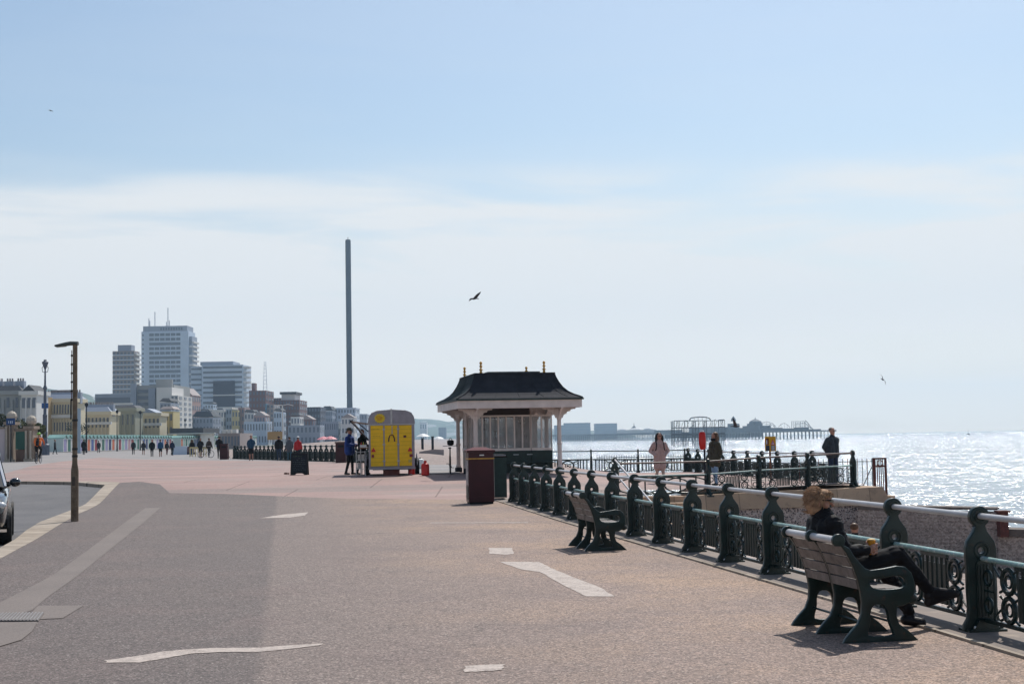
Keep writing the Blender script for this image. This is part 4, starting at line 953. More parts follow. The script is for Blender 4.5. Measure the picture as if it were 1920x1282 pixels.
mb.build('frame', o)
for z in (.25, .55, .86): mb = MB(); mb.box(-.17, .17, -.17, .17, z, z + .015, STEEL); mb.build('shelf', o)
for x, z in ((-.07, .266), (.07, .566), (-.05, .566)): mb = MB(); mb.lathe([(.05, z), (.06, z + .2), (.05, z + .22)], mat('tub_pale', (.45, .43, .40), .5), (x, 0, 0), 12); mb.build('tub', o)
def cyl(pxx, pyy, hgt, r_, m, label, dy=0):
    b = gG(pxx, pyy); o = empty('gas_cylinder', (b.x, b.y + dy, G(b.x, b.y + dy)), 0, label, 'gas cylinder')
    mb = MB(); mb.lathe([(r_ * .8, 0), (r_, .03), (r_, hgt * .66), (r_ * .85, hgt * .76), (r_ * .4, hgt * .82)], m, n=16); mb.build('body', o, smooth=True)
    mb = MB(); mb.lathe([(r_ * .38, hgt * .82), (r_ * .36, hgt * .98)], m, n=12); mb.lathe([(.02, hgt * .98), (.02, hgt)], STEEL, n=8); mb.build('collar', o)
cyl(797.5, 891, .54, .145, RED, 'bright red gas cylinder standing on the ground right of the trailer')
cyl(768, 891, .50, .13, RED, 'red gas cylinder half hidden under the right side of the trailer', 1.0)
o = empty('storage_crate', rel(-.02, .5), rad(5), 'low reddish brown crate under the trailer', 'crate'); mb = MB(); mb.box(-.3, .3, -.2, .2, 0, .19, mat('crate_red', (.16, .05, .045), .7, .2, 5)); mb.build('body', o); mb = MB(); mb.box(-.32, .32, -.22, .22, .192, .215, mat('crate_red', (.16, .05, .045))); mb.build('rim', o)
b = gG(786, 880); o = empty('water_container', (b.x, b.y + .8, b.z), 0, 'round white water container leaning beside the trailer', 'container'); mb = MB(); mb.lathe([(.10, 0), (.17, .05), (.18, .3), (.14, .42), (.05, .46)], WHITE, n=14); mb.build('body', o, smooth=True); mb = MB(); mb.lathe([(.04, .462), (.04, .5)], BLACK, n=8); mb.build('cap', o)
# cable on the ground
b = rel(.35, .3); mb = MB(); mb.tube([(b.x + .1 * math.sin(k * .9) + k * .03, b.y + .12 * math.cos(k * 1.3), b.z + .02) for k in range(14)], .012, STEEL, 6); tag(mb.build('power_cable'), 'coiled pale cable lying under the trailer', 'cable')
# chalkboard
def board():
    b = gG(562, 890); r = empty('chalkboard_sign', b, 0, 'black A-frame chalkboard menu standing on the pink paving', 'sign'); h = .86; w = .33
    for s in (-1, 1):
        lp = [(-w, 0), (-w + .12, 0), (-w + .15, .04), (-w + .22, .07), (w - .22, .07), (w - .15, .04), (w - .12, 0), (w, 0), (w - .01, h), (-w + .01, h)]
        me = plate([lp, [(-w + .05, .12), (w - .05, .12), (w - .055, h - .05), (-w + .055, h - .05)]], .025, .003)
        mb = MB(); mb.mesh(me, mat('board_frame', (.014, .012, .012), .5)); o = mb.build('frame', r, (0, s * .20, 0), (s * rad(13.5), 0, 0))
        mb = MB(); mb.box(-w + .05, w - .05, -.006, .006, .12, h - .05, mat('slate_board', (.016, .02, .026), .7, .3, 9)); p = mb.build('board', o)
        if s < 0:
            mb = MB(); ch = mat('chalk', (.16, .19, .19), .9, .4, 20); cg = mat('chalk_green', (.16, .24, .08), .9)
            random.seed(3)
            for j in range(8):
                z = h - .13 - j * .075; x = -w + .09 + (.02 if j % 3 else 0)
                while x < w - .10:
                    l_ = random.uniform(.03, .09)
                    if random.random() < .8: mb.tube([(x + l_ * q / 4, -.009, z + random.uniform(-.012, .012)) for q in range(5)], .004, cg if j == 0 else ch, 4)
                    x += l_ + .03
            mb.build('chalk_writing', p)
board()
b = gG(536, 889); mb = MB(); mb.lathe([(.05, 0), (.085, .02), (.07, .06), (.02, .075)], mat('scrap', (.08, .03, .02), .8), n=9, sy=.7); mb.lathe([(.03, .0), (.05, .03), (.02, .06)], mat('scrap', (.08, .03, .02)), (.1, .02, 0), 7)
tag(mb.build('dropped_bag', loc=b), 'small dark crumpled bag on the paving left of the chalkboard', 'litter')
# ================================================================ LAMPS
def front_lamp():
    b = gp(140, 977); r = empty('street_lamp', b, 0, 'tall brown lamp post with flat side arm lantern standing on the kerb at the left', 'street lamp')
    s = (b - Vector((0, 0, EYE))).length / F; h = (978 - 642) * b.y / F - .05
    mb = MB(); mb.lathe([(.086, -.02), (.086, 1.10), (.083, 1.16), (.060, 1.30), (.056, 1.5), (.054, h - .06), (.05, h - .03)], POLEB, n=12); mb.build('pole', r, smooth=True)
    for z in (1.44, 1.60, 2.25): mb = MB(); mb.lathe([(.066, z), (.066, z + .05)], mat('band_dark', (.03, .03, .03), .5), n=12); mb.build('band', r)
    mb = MB(); mb.tube([(.065, 0, h), (-.10, 0, h + .005), (-.22, 0, h - .01), (-.46, 0, h - .045)], [.075, .08, .075, .04], LAMPG, 8, sq=.62); mb.build('lantern', r)
    mb = MB(); mb.tube([(-.2, 0, h - .055), (-.42, 0, h - .072)], .035, mat('lens', (.35, .36, .36), .3), 8, sq=.4); mb.build('lens', r)
    mb = MB(); mb.tube([(-.075, 0, h - .15), (-.078, 0, 2.7)], .010, RUST, 5); mb.tube([(-.09, 0, 2.75), (-.09, 0, 2.3)], .016, BLACK, 6); mb.build('conduit', r)
    for k in range(6): mb = MB(); mb.box(-.095, -.05, -.012, .012, 2.72 + k * .2, 2.76 + k * .2, BLACK); mb.build('clip', r)
    mb = MB(); mb.box(-.035, .035, -.092, -.087, .8, 1.0, mat('door_pl', (.09, .07, .055), .5)); mb.build('hatch', r)
front_lamp()
def old_lamp():
    b = gG(84, 853); Y = b.y; s = Y / F; Y = 125; b = at(84, 853, Y); r = empty('lamp_standard', b, 0, 'tall ornate old lamp standard with crown lantern behind the cyclist', 'street lamp'); h = 179 * Y / F
    b_ = mat('lamp_blue', (.10, .12, .16), .5, .2, 4, c2=(.3, .3, .32), cmix=.62)
    mb = MB(); mb.lathe([(.42, 0), (.42, .9), (.30, 1.0)], b_, n=8); mb.build('plinth', r)
    mb = MB(); mb.lathe([(.26, 1.0), (.22, 1.4), (.24, 2.0), (.2, 2.1), (.19, 3.4), (.21, 3.5), (.14, 3.6), (.12, h * .68), (.2, h * .70), (.09, h * .73), (.07, h * .90)], b_, n=10); mb.build('column', r, smooth=True)
    for s_ in (-1, 1): mb = MB(); mb.tube([(0, 0, h * .865), (s_ * .22, 0, h * .87), (s_ * .28, 0, h * .91), (s_ * .1, 0, h * .945)], .03, b_, 5); mb.build('scroll', r)
    mb = MB(); mb.lathe([(.1, h * .90), (.16, h * .925), (.26, h * .955), (.30, h * .972), (.12, h * .985), (.14, h * .995), (.03, h)], b_, n=10); mb.build('lantern', r)
    mb = MB(); mb.lathe([(.3, 4.1), (.3, 4.55)], mat('roundel', (.03, .10, .28), .5), (0, -.0, 0), 14, sy=.4); mb.build('sign', r)
old_lamp()
# ================================================================ PEOPLE
def capsule_bm(caps):
    vs = []; fs = []
    n = 10
    for c in caps:
        m, p0, p1, r0, r1 = c[:5]; sqv = c[5] if len(c) > 5 else None
        p0, p1 = Vector(p0), Vector(p1); d = p1 - p0; L_ = d.length or 1e-4; d = d / L_ if L_ > 1e-3 else Vector((0, 0, 1))
        a = d.orthogonal().normalized(); b = d.cross(a); o = len(vs); rings = []
        for k in range(4): t = math.pi / 2 * k / 3.5; rings.append((p0 - d * r0 * math.cos(t), r0 * math.sin(t)))
        for k in range(4): t = math.pi / 2 * k / 3.5; rings.append((p1 + d * r1 * math.sin(t), r1 * math.cos(t)))
        rings[0] = (rings[0][0], r0 * .05)
        for cc, rr in rings:
            for j in range(n):
                t = 2 * math.pi * j / n; off = a * (math.cos(t) * rr) + b * (math.sin(t) * rr)
                if sqv: off = Vector((off.x * sqv[0], off.y * sqv[1], off.z))
                vs.append(cc + off)
        for i in range(len(rings) - 1):
            for j in range(n): q = (j + 1) % n; fs.append((o + i * n + j, o + i * n + q, o + (i + 1) * n + q, o + (i + 1) * n + j))
        fs.append(tuple(reversed([o + j for j in range(n)]))); fs.append(tuple(o + (len(rings) - 1) * n + j for j in range(n)))
    return vs, fs
def segd(p, a, b):
    ab = b - a; t = max(0, min(1, (p - a).dot(ab) / max(ab.length_squared, 1e-9))); return (p - (a + ab * t)).length, t
def body_mesh(caps, vox, smooth=3, wr=.006):
    vs, fs = capsule_bm(caps); me = bpy.data.meshes.new('body'); me.from_pydata(vs, [], fs)
    bm = bmesh.new(); bm.from_mesh(me); bmesh.ops.recalc_face_normals(bm, faces=bm.faces); bm.to_mesh(me); bm.free()
    o = bpy.data.objects.new('tmp', me); COL.objects.link(o)
    md = o.modifiers.new('r', 'REMESH'); md.mode = 'VOXEL'; md.voxel_size = vox
    if smooth: s = o.modifiers.new('s', 'SMOOTH'); s.factor = .5; s.iterations = smooth
    dg = bpy.context.evaluated_depsgraph_get(); out = bpy.data.meshes.new_from_object(o.evaluated_get(dg)); bpy.data.objects.remove(o)
    bn = bmesh.new(); bn.from_mesh(out); bn.normal_update(); CC = [(c[0], Vector(c[1]), Vector(c[2]), c[3], c[4]) for c in caps]
    for v in bn.verts:
        best = 1e9; bc = None
        for c in CC:
            d, t = segd(v.co, c[1], c[2]); d -= c[3] + (c[4] - c[3]) * t
            if d < best: best = d; bc = c
        if bc[0] in (SKIN, SHOE): continue
        ax = (bc[2] - bc[1]); u = v.co * 9; w_ = pnoise(u) + .6 * pnoise(Vector((u.x * 1.3, u.y * 1.3, u.z * 3.2)) + Vector((5, 5, 5)))
        v.co += v.normal * wr * (1.6 * abs(w_) - .5)
    bn.to_mesh(out); bn.free()
    ml = []
    for c in caps:
        if c[0] not in ml: ml.append(c[0])
    out.materials.clear()
    for m in ml: out.materials.append(m)
    C = [(ml.index(c[0]), Vector(c[1]), Vector(c[2]), c[3], c[4]) for c in caps]; idx = []
    for p in out.polygons:
        best = 1e9; bi = 0
        for i, a, b, r0, r1 in C:
            d, t = segd(p.center, a, b); d -= r0 + (r1 - r0) * t
            if d < best: best = d; bi = i
        idx.append(bi)
    out.polygons.foreach_set('material_index', idx); out.polygons.foreach_set('use_smooth', [True] * len(idx)); return out
def figure_caps(h, top, legs, skin=SKIN, stride=.16, coat=0, arms='down', shorts=False, shoes=SHOE, lean=0, wide=1.0, feet=True, coatm=None, sleeve=None, bulk=1.0):
    """standing or walking figure, feet at z 0, facing -y; h metres tall"""
    k = h / 1.75; sleeve = sleeve or top; c = []
    hip, sh, nk, hd = .92, 1.43, 1.50, 1.64
    def q(x, y, z): return (x * k * (wide if z > .9 else 1), (y - lean * max(0, z - .9)) * k, z * k)
    for s, f in ((-1, 1), (1, -1)):
        kn = (s * .10, -.03 + f * stride * .45, .50); an = (s * .11, f * stride + (.05 if f > 0 else 0), .09)
        c += [(legs, q(s * .09, 0, hip - .02), q(*kn), .105 * k, .070 * k), (skin if shorts else legs, q(*kn), q(*an), .066 * k, .050 * k)]
        if shorts: c.append((legs, q(s * .09, 0, hip - .02), q(s * .10, f * stride * .4, .58), .10 * k, .085 * k))
        c.append((shoes, q(an[0], an[1] + .03, .045), q(an[0] * 1.1, an[1] - .15, .035), .046 * k, .036 * k))
    kb = k; B = k * bulk
    c += [(top, q(-.075, 0, hip + .0), q(-.085, 0, 1.18), .125 * B, .120 * B), (top, q(.075, 0, hip + .0), q(.085, 0, 1.18), .125 * B, .120 * B),
          (top, q(-.085, 0, 1.15), q(-.10, 0, 1.34), .120 * B, .100 * B), (top, q(.085, 0, 1.15), q(.10, 0, 1.34), .120 * B, .100 * B), (top, q(-.165, 0, sh - .055), q(.165, 0, sh - .055), .074 * B, .074 * B),
          (top, q(-.10, 0, sh - .01), q(0, 0, nk), .055 * k, .070 * k), (top, q(.10, 0, sh - .01), q(0, 0, nk), .055 * k, .070 * k)]
    if coat:
        for s in (-1, 1): c.append((coatm or top, q(s * .08, 0, 1.0), q(s * .085, 0, 1.02 - coat), .120 * k * bulk, .128 * k * bulk))
    c += [(skin, q(0, 0, nk - .03), q(0, -.01, nk + .05), .055 * k, .05 * k), (skin, q(0, -.015, hd - .035), q(0, -.005, hd + .03), .080 * k, .090 * k), (skin, q(0, -.045, hd - .075), q(0, -.06, hd - .08), .050 * k, .044 * k), (skin, q(0, -.105, hd - .015), q(0, -.112, hd - .03), .013 * k, .015 * k)]
    for s, f in ((-1, -1), (1, 1)):
        if arms == 'down': el = (s * .24, .02 + f * stride * .3, 1.14); ha = (s * .25, -.04 + f * stride * .7, .88)
        elif arms == 'pocket': el = (s * .31, .06, 1.13); ha = (s * .17, -.10, .98)
        elif arms == 'front': el = (s * .23, -.02, 1.14); ha = (s * .12, -.26, 1.12)
        elif arms == 'back': el = (s * .245, .10, 1.15); ha = (s * .10, .16, .98)
        elif arms == 'swing': el = (s * .25, .10 * f, 1.16); ha = (s * .22, -.16 if f > 0 else .02, 1.02 if f > 0 else .95)
        elif arms == 'bars': el = (s * .27, -.12, 1.16); ha = (s * .24, -.38, 1.04)
        c += [(sleeve, q(s * .19, 0, sh - .07), q(*el), .070 * B, .058 * B), (sleeve, q(*el), q(*ha), .058 * B, .044 * k)]
        if arms != 'pocket':
            d = (Vector(q(*ha)) - Vector(q(*el))).normalized(); p = Vector(q(*ha)); c.append((skin, tuple(p + d * .015), tuple(p + d * .085 * k), .034 * k, .024 * k))
    return c
def person(pt, rz, label, caps, vox=.028, hair=HAIRD, hstyle='short', h=1.75, cat='person', hat=None, group=None, lean=0, long=False):
    r = empty('person', pt, rz, label, cat, group); link_mesh('body', body_mesh(caps, vox), r)
    k = h / 1.75; mb = MB(); hy = -lean * .74 * k
    if hstyle == 'short': mb.sphere((0, hy + .022, 1.685 * k), .100 * k, hair, 12, (.95, .98, .82))
    elif hstyle == 'long':
        mb.sphere((0, hy + .028, 1.675 * k), .112 * k, hair, 12, (1.0, 1.0, .90))
        for s in (-1, 1): mb.tube([(s * .075, hy + .0, 1.68 * k), (s * .105, hy + .01, 1.57 * k), (s * .11, hy - .02, 1.42 * k)], [.05, .055, .03], hair, 7)
        mb.tube([(0, hy + .06, 1.68 * k), (0, hy + .09, 1.55 * k), (0, hy + .09, 1.42 * k)], [.07, .085, .05], hair, 8)
    if hstyle != 'none': mb.build('hair', r, smooth=True)
    if hat:
        mb = MB(); mb.lathe([(.10 * k, 1.68 * k), (.108 * k, 1.70 * k), (.09 * k, 1.76 * k), (.04 * k, 1.795 * k)], hat, (0, hy + .01, 0), 12); mb.build('hat', r, smooth=True)
    return r
def put(pxx, pyy, headpy=None, h=1.75):
    """foot pixel -> ground point; when a head pixel is given the distance is chosen so the height fits"""
    if headpy is None: return gG(pxx, pyy)
    Y = F * h / (pyy - headpy); p = at(pxx, pyy, Y); return p
walk = 'people walking along the far promenade'
def far(pxx, feet, head, h, label, top, legs, near=False, **k):
    hair = k.pop('hair', HAIRD); hs = k.pop('hs', 'short'); hat = k.pop('hat', None); rz = k.pop('rz', 0)
    Y = F * h / (feet - head); p = at(pxx, feet, Y); g = G(p.x, p.y)
    q = gG(pxx, feet)
    if abs(g - p.z) > .02: # stand exactly on the ground along the same bearing
        p = Vector((p.x, p.y, g))
    if near: p = q
    return person(p, rz, label, figure_caps(h, top, legs, **k), .030, hair, hs, h, hat=hat)
far(157, 851, 822, 1.75, 'walker in a long black coat left of centre among the beach huts', BLACK, BLACK, coat=.5, rz=rad(180))
far(103, 847, 820, 1.75, 'dark clad person by the first beach huts beside the old lamp standard', DGREY, BLACK, rz=rad(90))
far(185, 845, 822, 1.72, 'dark figure close to the red beach hut door', DGREY, BLACK, coat=.3, rz=rad(200))
far(250, 849, 822, 1.78, 'lone walker in dark clothes and grey cap left of the group', DGREY, BLACK, hat=HAIRG, rz=rad(10))
far(269, 850, 824, 1.70, 'bare legged walker in dark top at the left of the group', DGREY, DGREY, shorts=True, rz=rad(190))
far(285, 855, 823, 1.75, 'thickset walker all in black with a maroon scarf', BLACK, BLACK, wide=1.15, coat=.2, rz=rad(5))
far(301, 855, 823, 1.75, 'walker in bright blue top and dark shorts', TEALB, BLACK, shorts=True, rz=rad(180), stride=.08)
far(313, 853, 828, 1.60, 'small walker in dark jacket and maroon trousers beside the blue top', DGREY, MAROONC, rz=rad(170))
far(323, 854, 826, 1.68, 'walker in navy jacket with white cap', NAVY, BLACK, hat=WHITE, rz=rad(175))
far(360, 857, 826, 1.68, 'long haired walker in black jacket and blue jeans', BLACK, mat('jeans_light', (.05, .10, .19), .85), hs='long', hair=HAIRB, rz=rad(185))
far(376, 859, 823, 1.76, 'runner in black top and shorts with bare legs', BLACK, BLACK, shorts=True, stride=.3, arms='swing', rz=rad(5))
far(392, 858, 822, 1.75, 'walker in brown jacket in front of the parked bicycle', mat('brown_jacket', (.05, .035, .028), .8), DGREY, rz=rad(160))
far(411, 860, 818, 1.86, 'tallest walker, all in black, next to the dark red bin', BLACK, BLACK, wide=1.1, arms='front', rz=rad(180))
far(471, 864, 817, 1.78, 'jogger in teal blue jacket and black shorts with bare legs', mat('teal_jacket', (.01, .05, .10), .7), BLACK, shorts=True, arms='swing', stride=.1, rz=rad(5))
far(523, 863.5, 819, 1.68, near=True, label='man in black jacket and blue jeans walking away by the far railing', top=BLACK, legs=DENIM, rz=rad(182), wide=1.1)
far(543, 864, 820, 1.62, near=True, label='person in grey coat beside the red jacket', top=mat('grey_coat', (.09, .10, .115), .85), legs=mat('jeans_teal', (.05, .12, .16), .85), coat=.25, rz=rad(190))
far(559, 866, 823, 1.58, near=True, label='person in bright red jacket behind the chalkboard', top=REDC, legs=DGREY, hat=WHITE, rz=rad(170))
# customer in blue at the hatch
p = gG(656, 889.5)
c = figure_caps(1.74, BLUEC, BLACK, stride=.06, arms='front', coat=.14, wide=1.15, bulk=1.3)
bm_ = person(p, rad(70), 'customer in royal blue jacket and olive cap standing at the trailer hatch', c, .018, HAIRB, 'short', 1.74, hat=OLIVE)
mb = MB(); mb.tube([(0, -.07, 1.665), (0, -.15, 1.655)], [.075, .06], OLIVE, 8, sq=.2); mb.build('cap_peak', bm_)
mb = MB(); mb.sphere((0, .13, 1.60), .045, HAIRB, 8); mb.build('hair_bun', bm_)
p2 = rel(-1.12, 2.2); person((p2.x, p2.y + .1, G(p2.x, p2.y)), rad(60), 'second customer in black half hidden behind the blue jacket', figure_caps(1.70, BLACK, BLACK, stride=.12, arms='front'), .022, HAIRD, 'short', 1.7)
# terrace visitors
p = at(1238, 905, 48.3); zt = .07
w = person((p.x, 48.3, zt), rad(8), 'woman in pinkish beige coat with dark backpack straps on the terrace', figure_caps(1.70, PINKC, mat('pale_trousers', (.45, .34, .28), .8), coat=.44, arms='pocket', stride=.05, wide=1.05, bulk=1.1, shoes=mat('lilac_shoe', (.30, .26, .40), .6)), .016, HAIRD, 'long', 1.70)
for s in (-1, 1): mb = MB(); mb.tube([(s * .12, -.02, 1.43), (s * .125, -.125, 1.34), (s * .145, -.125, 1.16), (s * .19, -.03, 1.02)], .018, BLACK, 6, sq=.5); mb.build('backpack_strap', w)
mb = MB(); mb.box(-.15, .15, .11, .26, 1.0, 1.42, BLACK); mb.build('backpack', w)
mb = MB(); mb.tube([(-.040, -.082, 1.60), (.040, -.082, 1.60)], .018, BLACK, 6, sq=.7); mb.build('sunglasses', w)
p = at(1342, 905, 46.2)
w = person((p.x, 46.2, .05), rad(-62), 'person in olive green parka and pale blue jeans by the lifebuoy case', figure_caps(1.70, OLIVE, mat('jeans_pale', (.22, .33, .47), .85), coat=.30, arms='down', stride=.05, wide=1.1, bulk=1.15), .016, HAIRB, 'long', 1.70)
mb = MB(); mb.torus((0, -.01, 1.48), .085, .04, BLACK, 'z', 14, 6); mb.build('scarf', w)
p = at(1563, 905, 46.6)
w = person((p.x, 46.6, .02), rad(35), 'grey haired man in dark jacket and sunglasses at the corner of the terrace', figure_caps(1.82, mat('charcoal_jacket', (.026, .032, .042), .75, .2, 8), NAVY, arms='back', stride=.03, wide=1.12, coat=.1, bulk=1.25), .016, HAIRG, 'short', 1.82)
mb = MB(); mb.tube([(-.040, -.084, 1.71), (.040, -.084, 1.71)], .019, BLACK, 6, sq=.7); mb.build('sunglasses', w)
# head and shoulders of someone on the beach below the railing
p = at(1602, 980, 31.0)
person((p.x, 31.0, p.z - 1.76), rad(150), 'person in black jacket on the beach, seen through the railing behind the bench', figure_caps(1.75, BLACK, DENIM, stride=.05), .02, HAIRB, 'short', 1.75)
# ---------------------------------------------------------------- the person on the near bench
def sitter():
    r = empty('person', BN.location, BRZ, 'person with windblown fair hair and black jacket sitting cross legged on the nearest bench', 'person')
    # bench frame: x forward (to the sea), y along the bench away from camera, z up
    U = .72
    def P(pxx, pyy, u):   # photo pixel at bench station u -> bench local point
        Y = BN.location.y + u * math.cos(BRZ); v = at(pxx, pyy, Y)
        for _ in range(4):
            l = Matrix.Rotation(-BRZ, 3, 'Z') @ (v - BN.location); Y += (u - l.y) * math.cos(BRZ); v = at(pxx, pyy, Y)
        l = Matrix.Rotation(-BRZ, 3, 'Z') @ (v - BN.location); return l
    hipz = .515
    hipR, hipL = Vector((.30, U - .09, hipz)), Vector((.30, U + .09, hipz))
    chest = Vector((.145, U, .87)); neck = Vector((.155, U, 1.035)); shR, shL = Vector((.165, U - .19, .915)), Vector((.165, U + .19, .915))
    kneeR = P(1683, 1040, U - .10); kneeR.z = max(kneeR.z, .64)
    ankR = P(1741, 1104, U - .02); toeR = P(1792, 1112, U - .02); heelR = P(1741, 1128, U - .02)
    kneeL = Vector((kneeR.x - .04, U + .10, .50)); ankL = P(1704, 1152, U + .06); ankL.z = .10; toeL = P(1728, 1172, U + .0); toeL.z = .035
    head = P(1537, 944, U) + Vector((.006, 0, .012))
    c = []
    J = BLACK; T = mat('black_trousers', (.009, .009, .011), .9, .2, 10)
    c += [(J, hipR, Vector((.19, U - .09, .78)), .145, .135), (J, hipL, Vector((.19, U + .09, .78)), .145, .135), (J, Vector((.175, U - .10, .78)), Vector((.155, U - .12, .88)), .135, .11), (J, Vector((.175, U + .10, .78)), Vector((.155, U + .12, .88)), .135, .11), (J, Vector((.14, U, .86)), Vector((.14, U, .93)), .125, .10),
          (J, shR, shL, .085, .085), (J, Vector((.14, U, .94)), Vector((.15, U, 1.0)), .10, .085)]
    c += [(T, hipR, kneeR, .115, .078), (T, kneeR, ankR, .080, .052), (T, hipL, kneeL, .115, .078), (T, kneeL, ankL + Vector((0, 0, .03)), .078, .055)]
    c += [(SHOE, ankL + Vector((-.03, 0, -.045)), toeL, .048, .042), (SHOE, ankL, ankL + Vector((-.02, 0, -.04)), .042, .042), (SHOE, heelR, toeR, .040, .036), (SHOE, ankR + Vector((.02, 0, -.03)), heelR, .046, .042), (SHOE, ankR + Vector((.03, 0, -.02)), toeR, .044, .034), (SHOE, heelR.lerp(ankR, .5), toeR, .046, .036)]
    c += [(mat('pale_sock', (.42, .50, .58), .9), kneeR.lerp(ankR, .9), kneeR.lerp(ankR, .98), .044, .045)]
    hand = P(1630, 1030, U - .20)
    elR = Vector((.235, U - .25, .69)); wrR = elR.lerp(hand, .84)
    c += [(J, shR, elR, .080, .066), (J, elR, wrR, .066, .048)]
    elL = Vector((.25, U + .25, .68)); wrL = Vector((.48, U + .06, .66)); c += [(J, shL, elL, .062, .052), (J, elL, wrL, .052, .04)]
    hd = head + Vector((.0, 0, 0)); f = Vector((.93, -.36, -.06)).normalized(); up = Vector((.10, 0, .99)).normalized(); sd_ = f.cross(up).normalized()
    def H(a, b, c_): return hd + f * a + sd_ * b + up * c_
    c += [(SKIN, neck + Vector((.015, 0, -.06)), H(.01, 0, -.06), .050, .050), (SKIN, H(-.02, 0, .02), H(.01, 0, .025), .088, .082), (SKIN, H(.035, 0, -.045), H(.045, 0, -.06), .055, .045), (SKIN, H(.06, 0, -.095), H(.05, 0, -.09), .024, .03),
          (SKIN, H(.088, 0, .012), H(.106, 0, -.018), .011, .015), (SKIN, H(.085, -.012, -.055), H(.085, .012, -.055), .013, .013), (SKIN, H(.080, -.03, .04), H(.080, .03, .04), .012, .012), (SKIN, H(-.01, .083, -.005), H(-.01, .085, -.03), .017, .012), (SKIN, H(-.01, -.083, -.005), H(-.01, -.085, -.03), .017, .012),
          (SKIN, H(.045, .045, -.02), H(.045, -.045, -.02), .03, .03)]
    # right hand wrapped round the cup
    cup = hand + Vector((.035, .035, .01)); dirh = (hand - wrR).normalized()
    c += [(SKIN, wrR, hand + Vector((-.01, -.005, 0)), .028, .034), (SKIN, hand, hand + Vector((.02, -.012, .015)), .032, .026)]
    for k in range(4):
        z = .036 - k * .0245; a0 = hand + Vector((.018, -.018, z)); a1 = cup + Vector((.036, -.036, z)); a2 = cup + Vector((.050, -.004, z - .002)); a3 = cup + Vector((.036, .026, z - .003))
        rr = .0090 - .0005 * k; c += [(SKIN, a0, a1, rr + .001, rr), (SKIN, a1, a2, rr, rr), (SKIN, a2, a3, rr, rr * .85)]
    c += [(SKIN, hand + Vector((-.005, .01, .02)), cup + Vector((-.036, .012, .045)), .013, .011), (SKIN, cup + Vector((-.036, .012, .045)), cup + Vector((-.02, .036, .058)), .011, .009)]
    lh = wrL + Vector((.03, -.03, .0)); c += [(SKIN, wrL, lh, .027, .032)]
    for k in range(4): a0 = lh + Vector((.01, -.01 - .0, .02 - k * .015)); a1 = a0 + Vector((.045, -.02, -.006)); a2 = a1 + Vector((.012, -.02, -.018)); c += [(SKIN, a0, a1, .0095, .009), (SKIN, a1, a2, .009, .008)]
    c += [(SKIN, lh, lh + Vector((.02, -.035, .035)), .012, .010)]
    c = [(x[0], tuple(x[1]), tuple(x[2]), x[3], x[4]) for x in c]
    link_mesh('body', body_mesh(c, .0056, 2, .009), r)
    # collar
    mb = MB(); q = [Vector((.165 + .082 * math.cos(t), U + .088 * math.sin(t), .975 + .03 * math.cos(t + math.pi))) for t in [2 * math.pi * k / 18 for k in range(19)]]
    mb.tube(q, .026, BLACK, 7, caps=False, sq=1.7, up=(0, 0, 1)); mb.build('collar', r, smooth=True)
    # sunglasses
    mb = MB(); mb.tube([H(.094, -.055, .018), H(.094, .055, .018)], .019, GLASSD, 8, sq=.7, up=up); mb.tube([H(.09, -.06, .022), H(.0, -.088, .02)], .006, BLACK, 5); mb.tube([H(.09, .06, .022), H(.0, .088, .02)], .006, BLACK, 5); mb.build('sunglasses', r)
    # hair: soft base plus windblown locks
    mb = MB()
    vs = []; 
    S = Matrix((f, sd_, up)).transposed()
    def base(cx, cz, sx, sy, sz, n=20):
        V = []; Fc = []; h = 12
        for i in range(h + 1):
            ph = math.pi * i / h
            for j in range(n):
                t = 2 * math.pi * j / n; v = Vector((math.sin(ph) * math.cos(t) * sx, math.sin(ph) * math.sin(t) * sy, -math.cos(ph) * sz)); v *= 1 + .13 * pnoise(v * 34)
                V.append(S @ (v + Vector((cx, 0, cz))) + hd)
        for i in range(h):
            for j in range(n): q_ = (j + 1) % n; Fc.append((i * n + j, i * n + q_, (i + 1) * n + q_, (i + 1) * n + j))
        mb.add(V, Fc, HAIRF)
    base(-.028, .030, .092, .092, .090); base(-.046, -.030, .076, .090, .084); base(-.046, -.066, .050, .076, .052); base(.012, .060, .084, .082, .056)
    rnd = random.Random(5)
    for k in range(2100):
        th = rnd.uniform(-math.pi, math.pi); el_ = rnd.uniform(-1.1, 1.5); fr = math.cos(el_)
        o0 = Vector((math.cos(th) * fr * .092 - .028, math.sin(th) * fr * .091, math.sin(el_) * .089 + .026))
        if o0.x > .04 and o0.z < .06: continue
        if o0.x > .02 and o0.z < .02: continue
        if o0.z < -.01 and o0.x > -.02: continue
        if o0.z < -.02: o0.z -= rnd.uniform(.0, .05)
        out = (o0 - Vector((-.03, 0, .02))).normalized(); ln = rnd.uniform(.04, .09) if el_ > -.2 else rnd.uniform(.035, .075)
        down = Vector((-.30 - .4 * max(0, o0.z / .1), 0, -.9))
        flow = (down - out * down.dot(out)); flow = flow.normalized() if flow.length > .2 else Vector((-1, 0, 0))
        wild = rnd.random() < .22 and el_ > -.1
        lift = rnd.uniform(.02, .22) if not wild else rnd.uniform(.2, .55)
        pts = []; p = o0 - out * .004; v = (flow + out * lift).normalized(); end = (flow + (Vector((-.8, rnd.uniform(-.3, .3), rnd.uniform(-.1, .5))) if wild else out * .05)).normalized()
        for s in range(5):
            pts.append(S @ p + hd); p = p + v * ln / 4; v = (v * .6 + end * .4 + Vector((rnd.uniform(-.08, .08), rnd.uniform(-.08, .08), rnd.uniform(-.08, .08)))).normalized()
        w_ = .8 if wild else 1.5
        mb.tube(pts, [.0034 * w_, .0032 * w_, .0026 * w_, .0017 * w_, .0007], HAIRF, 4, caps=False)
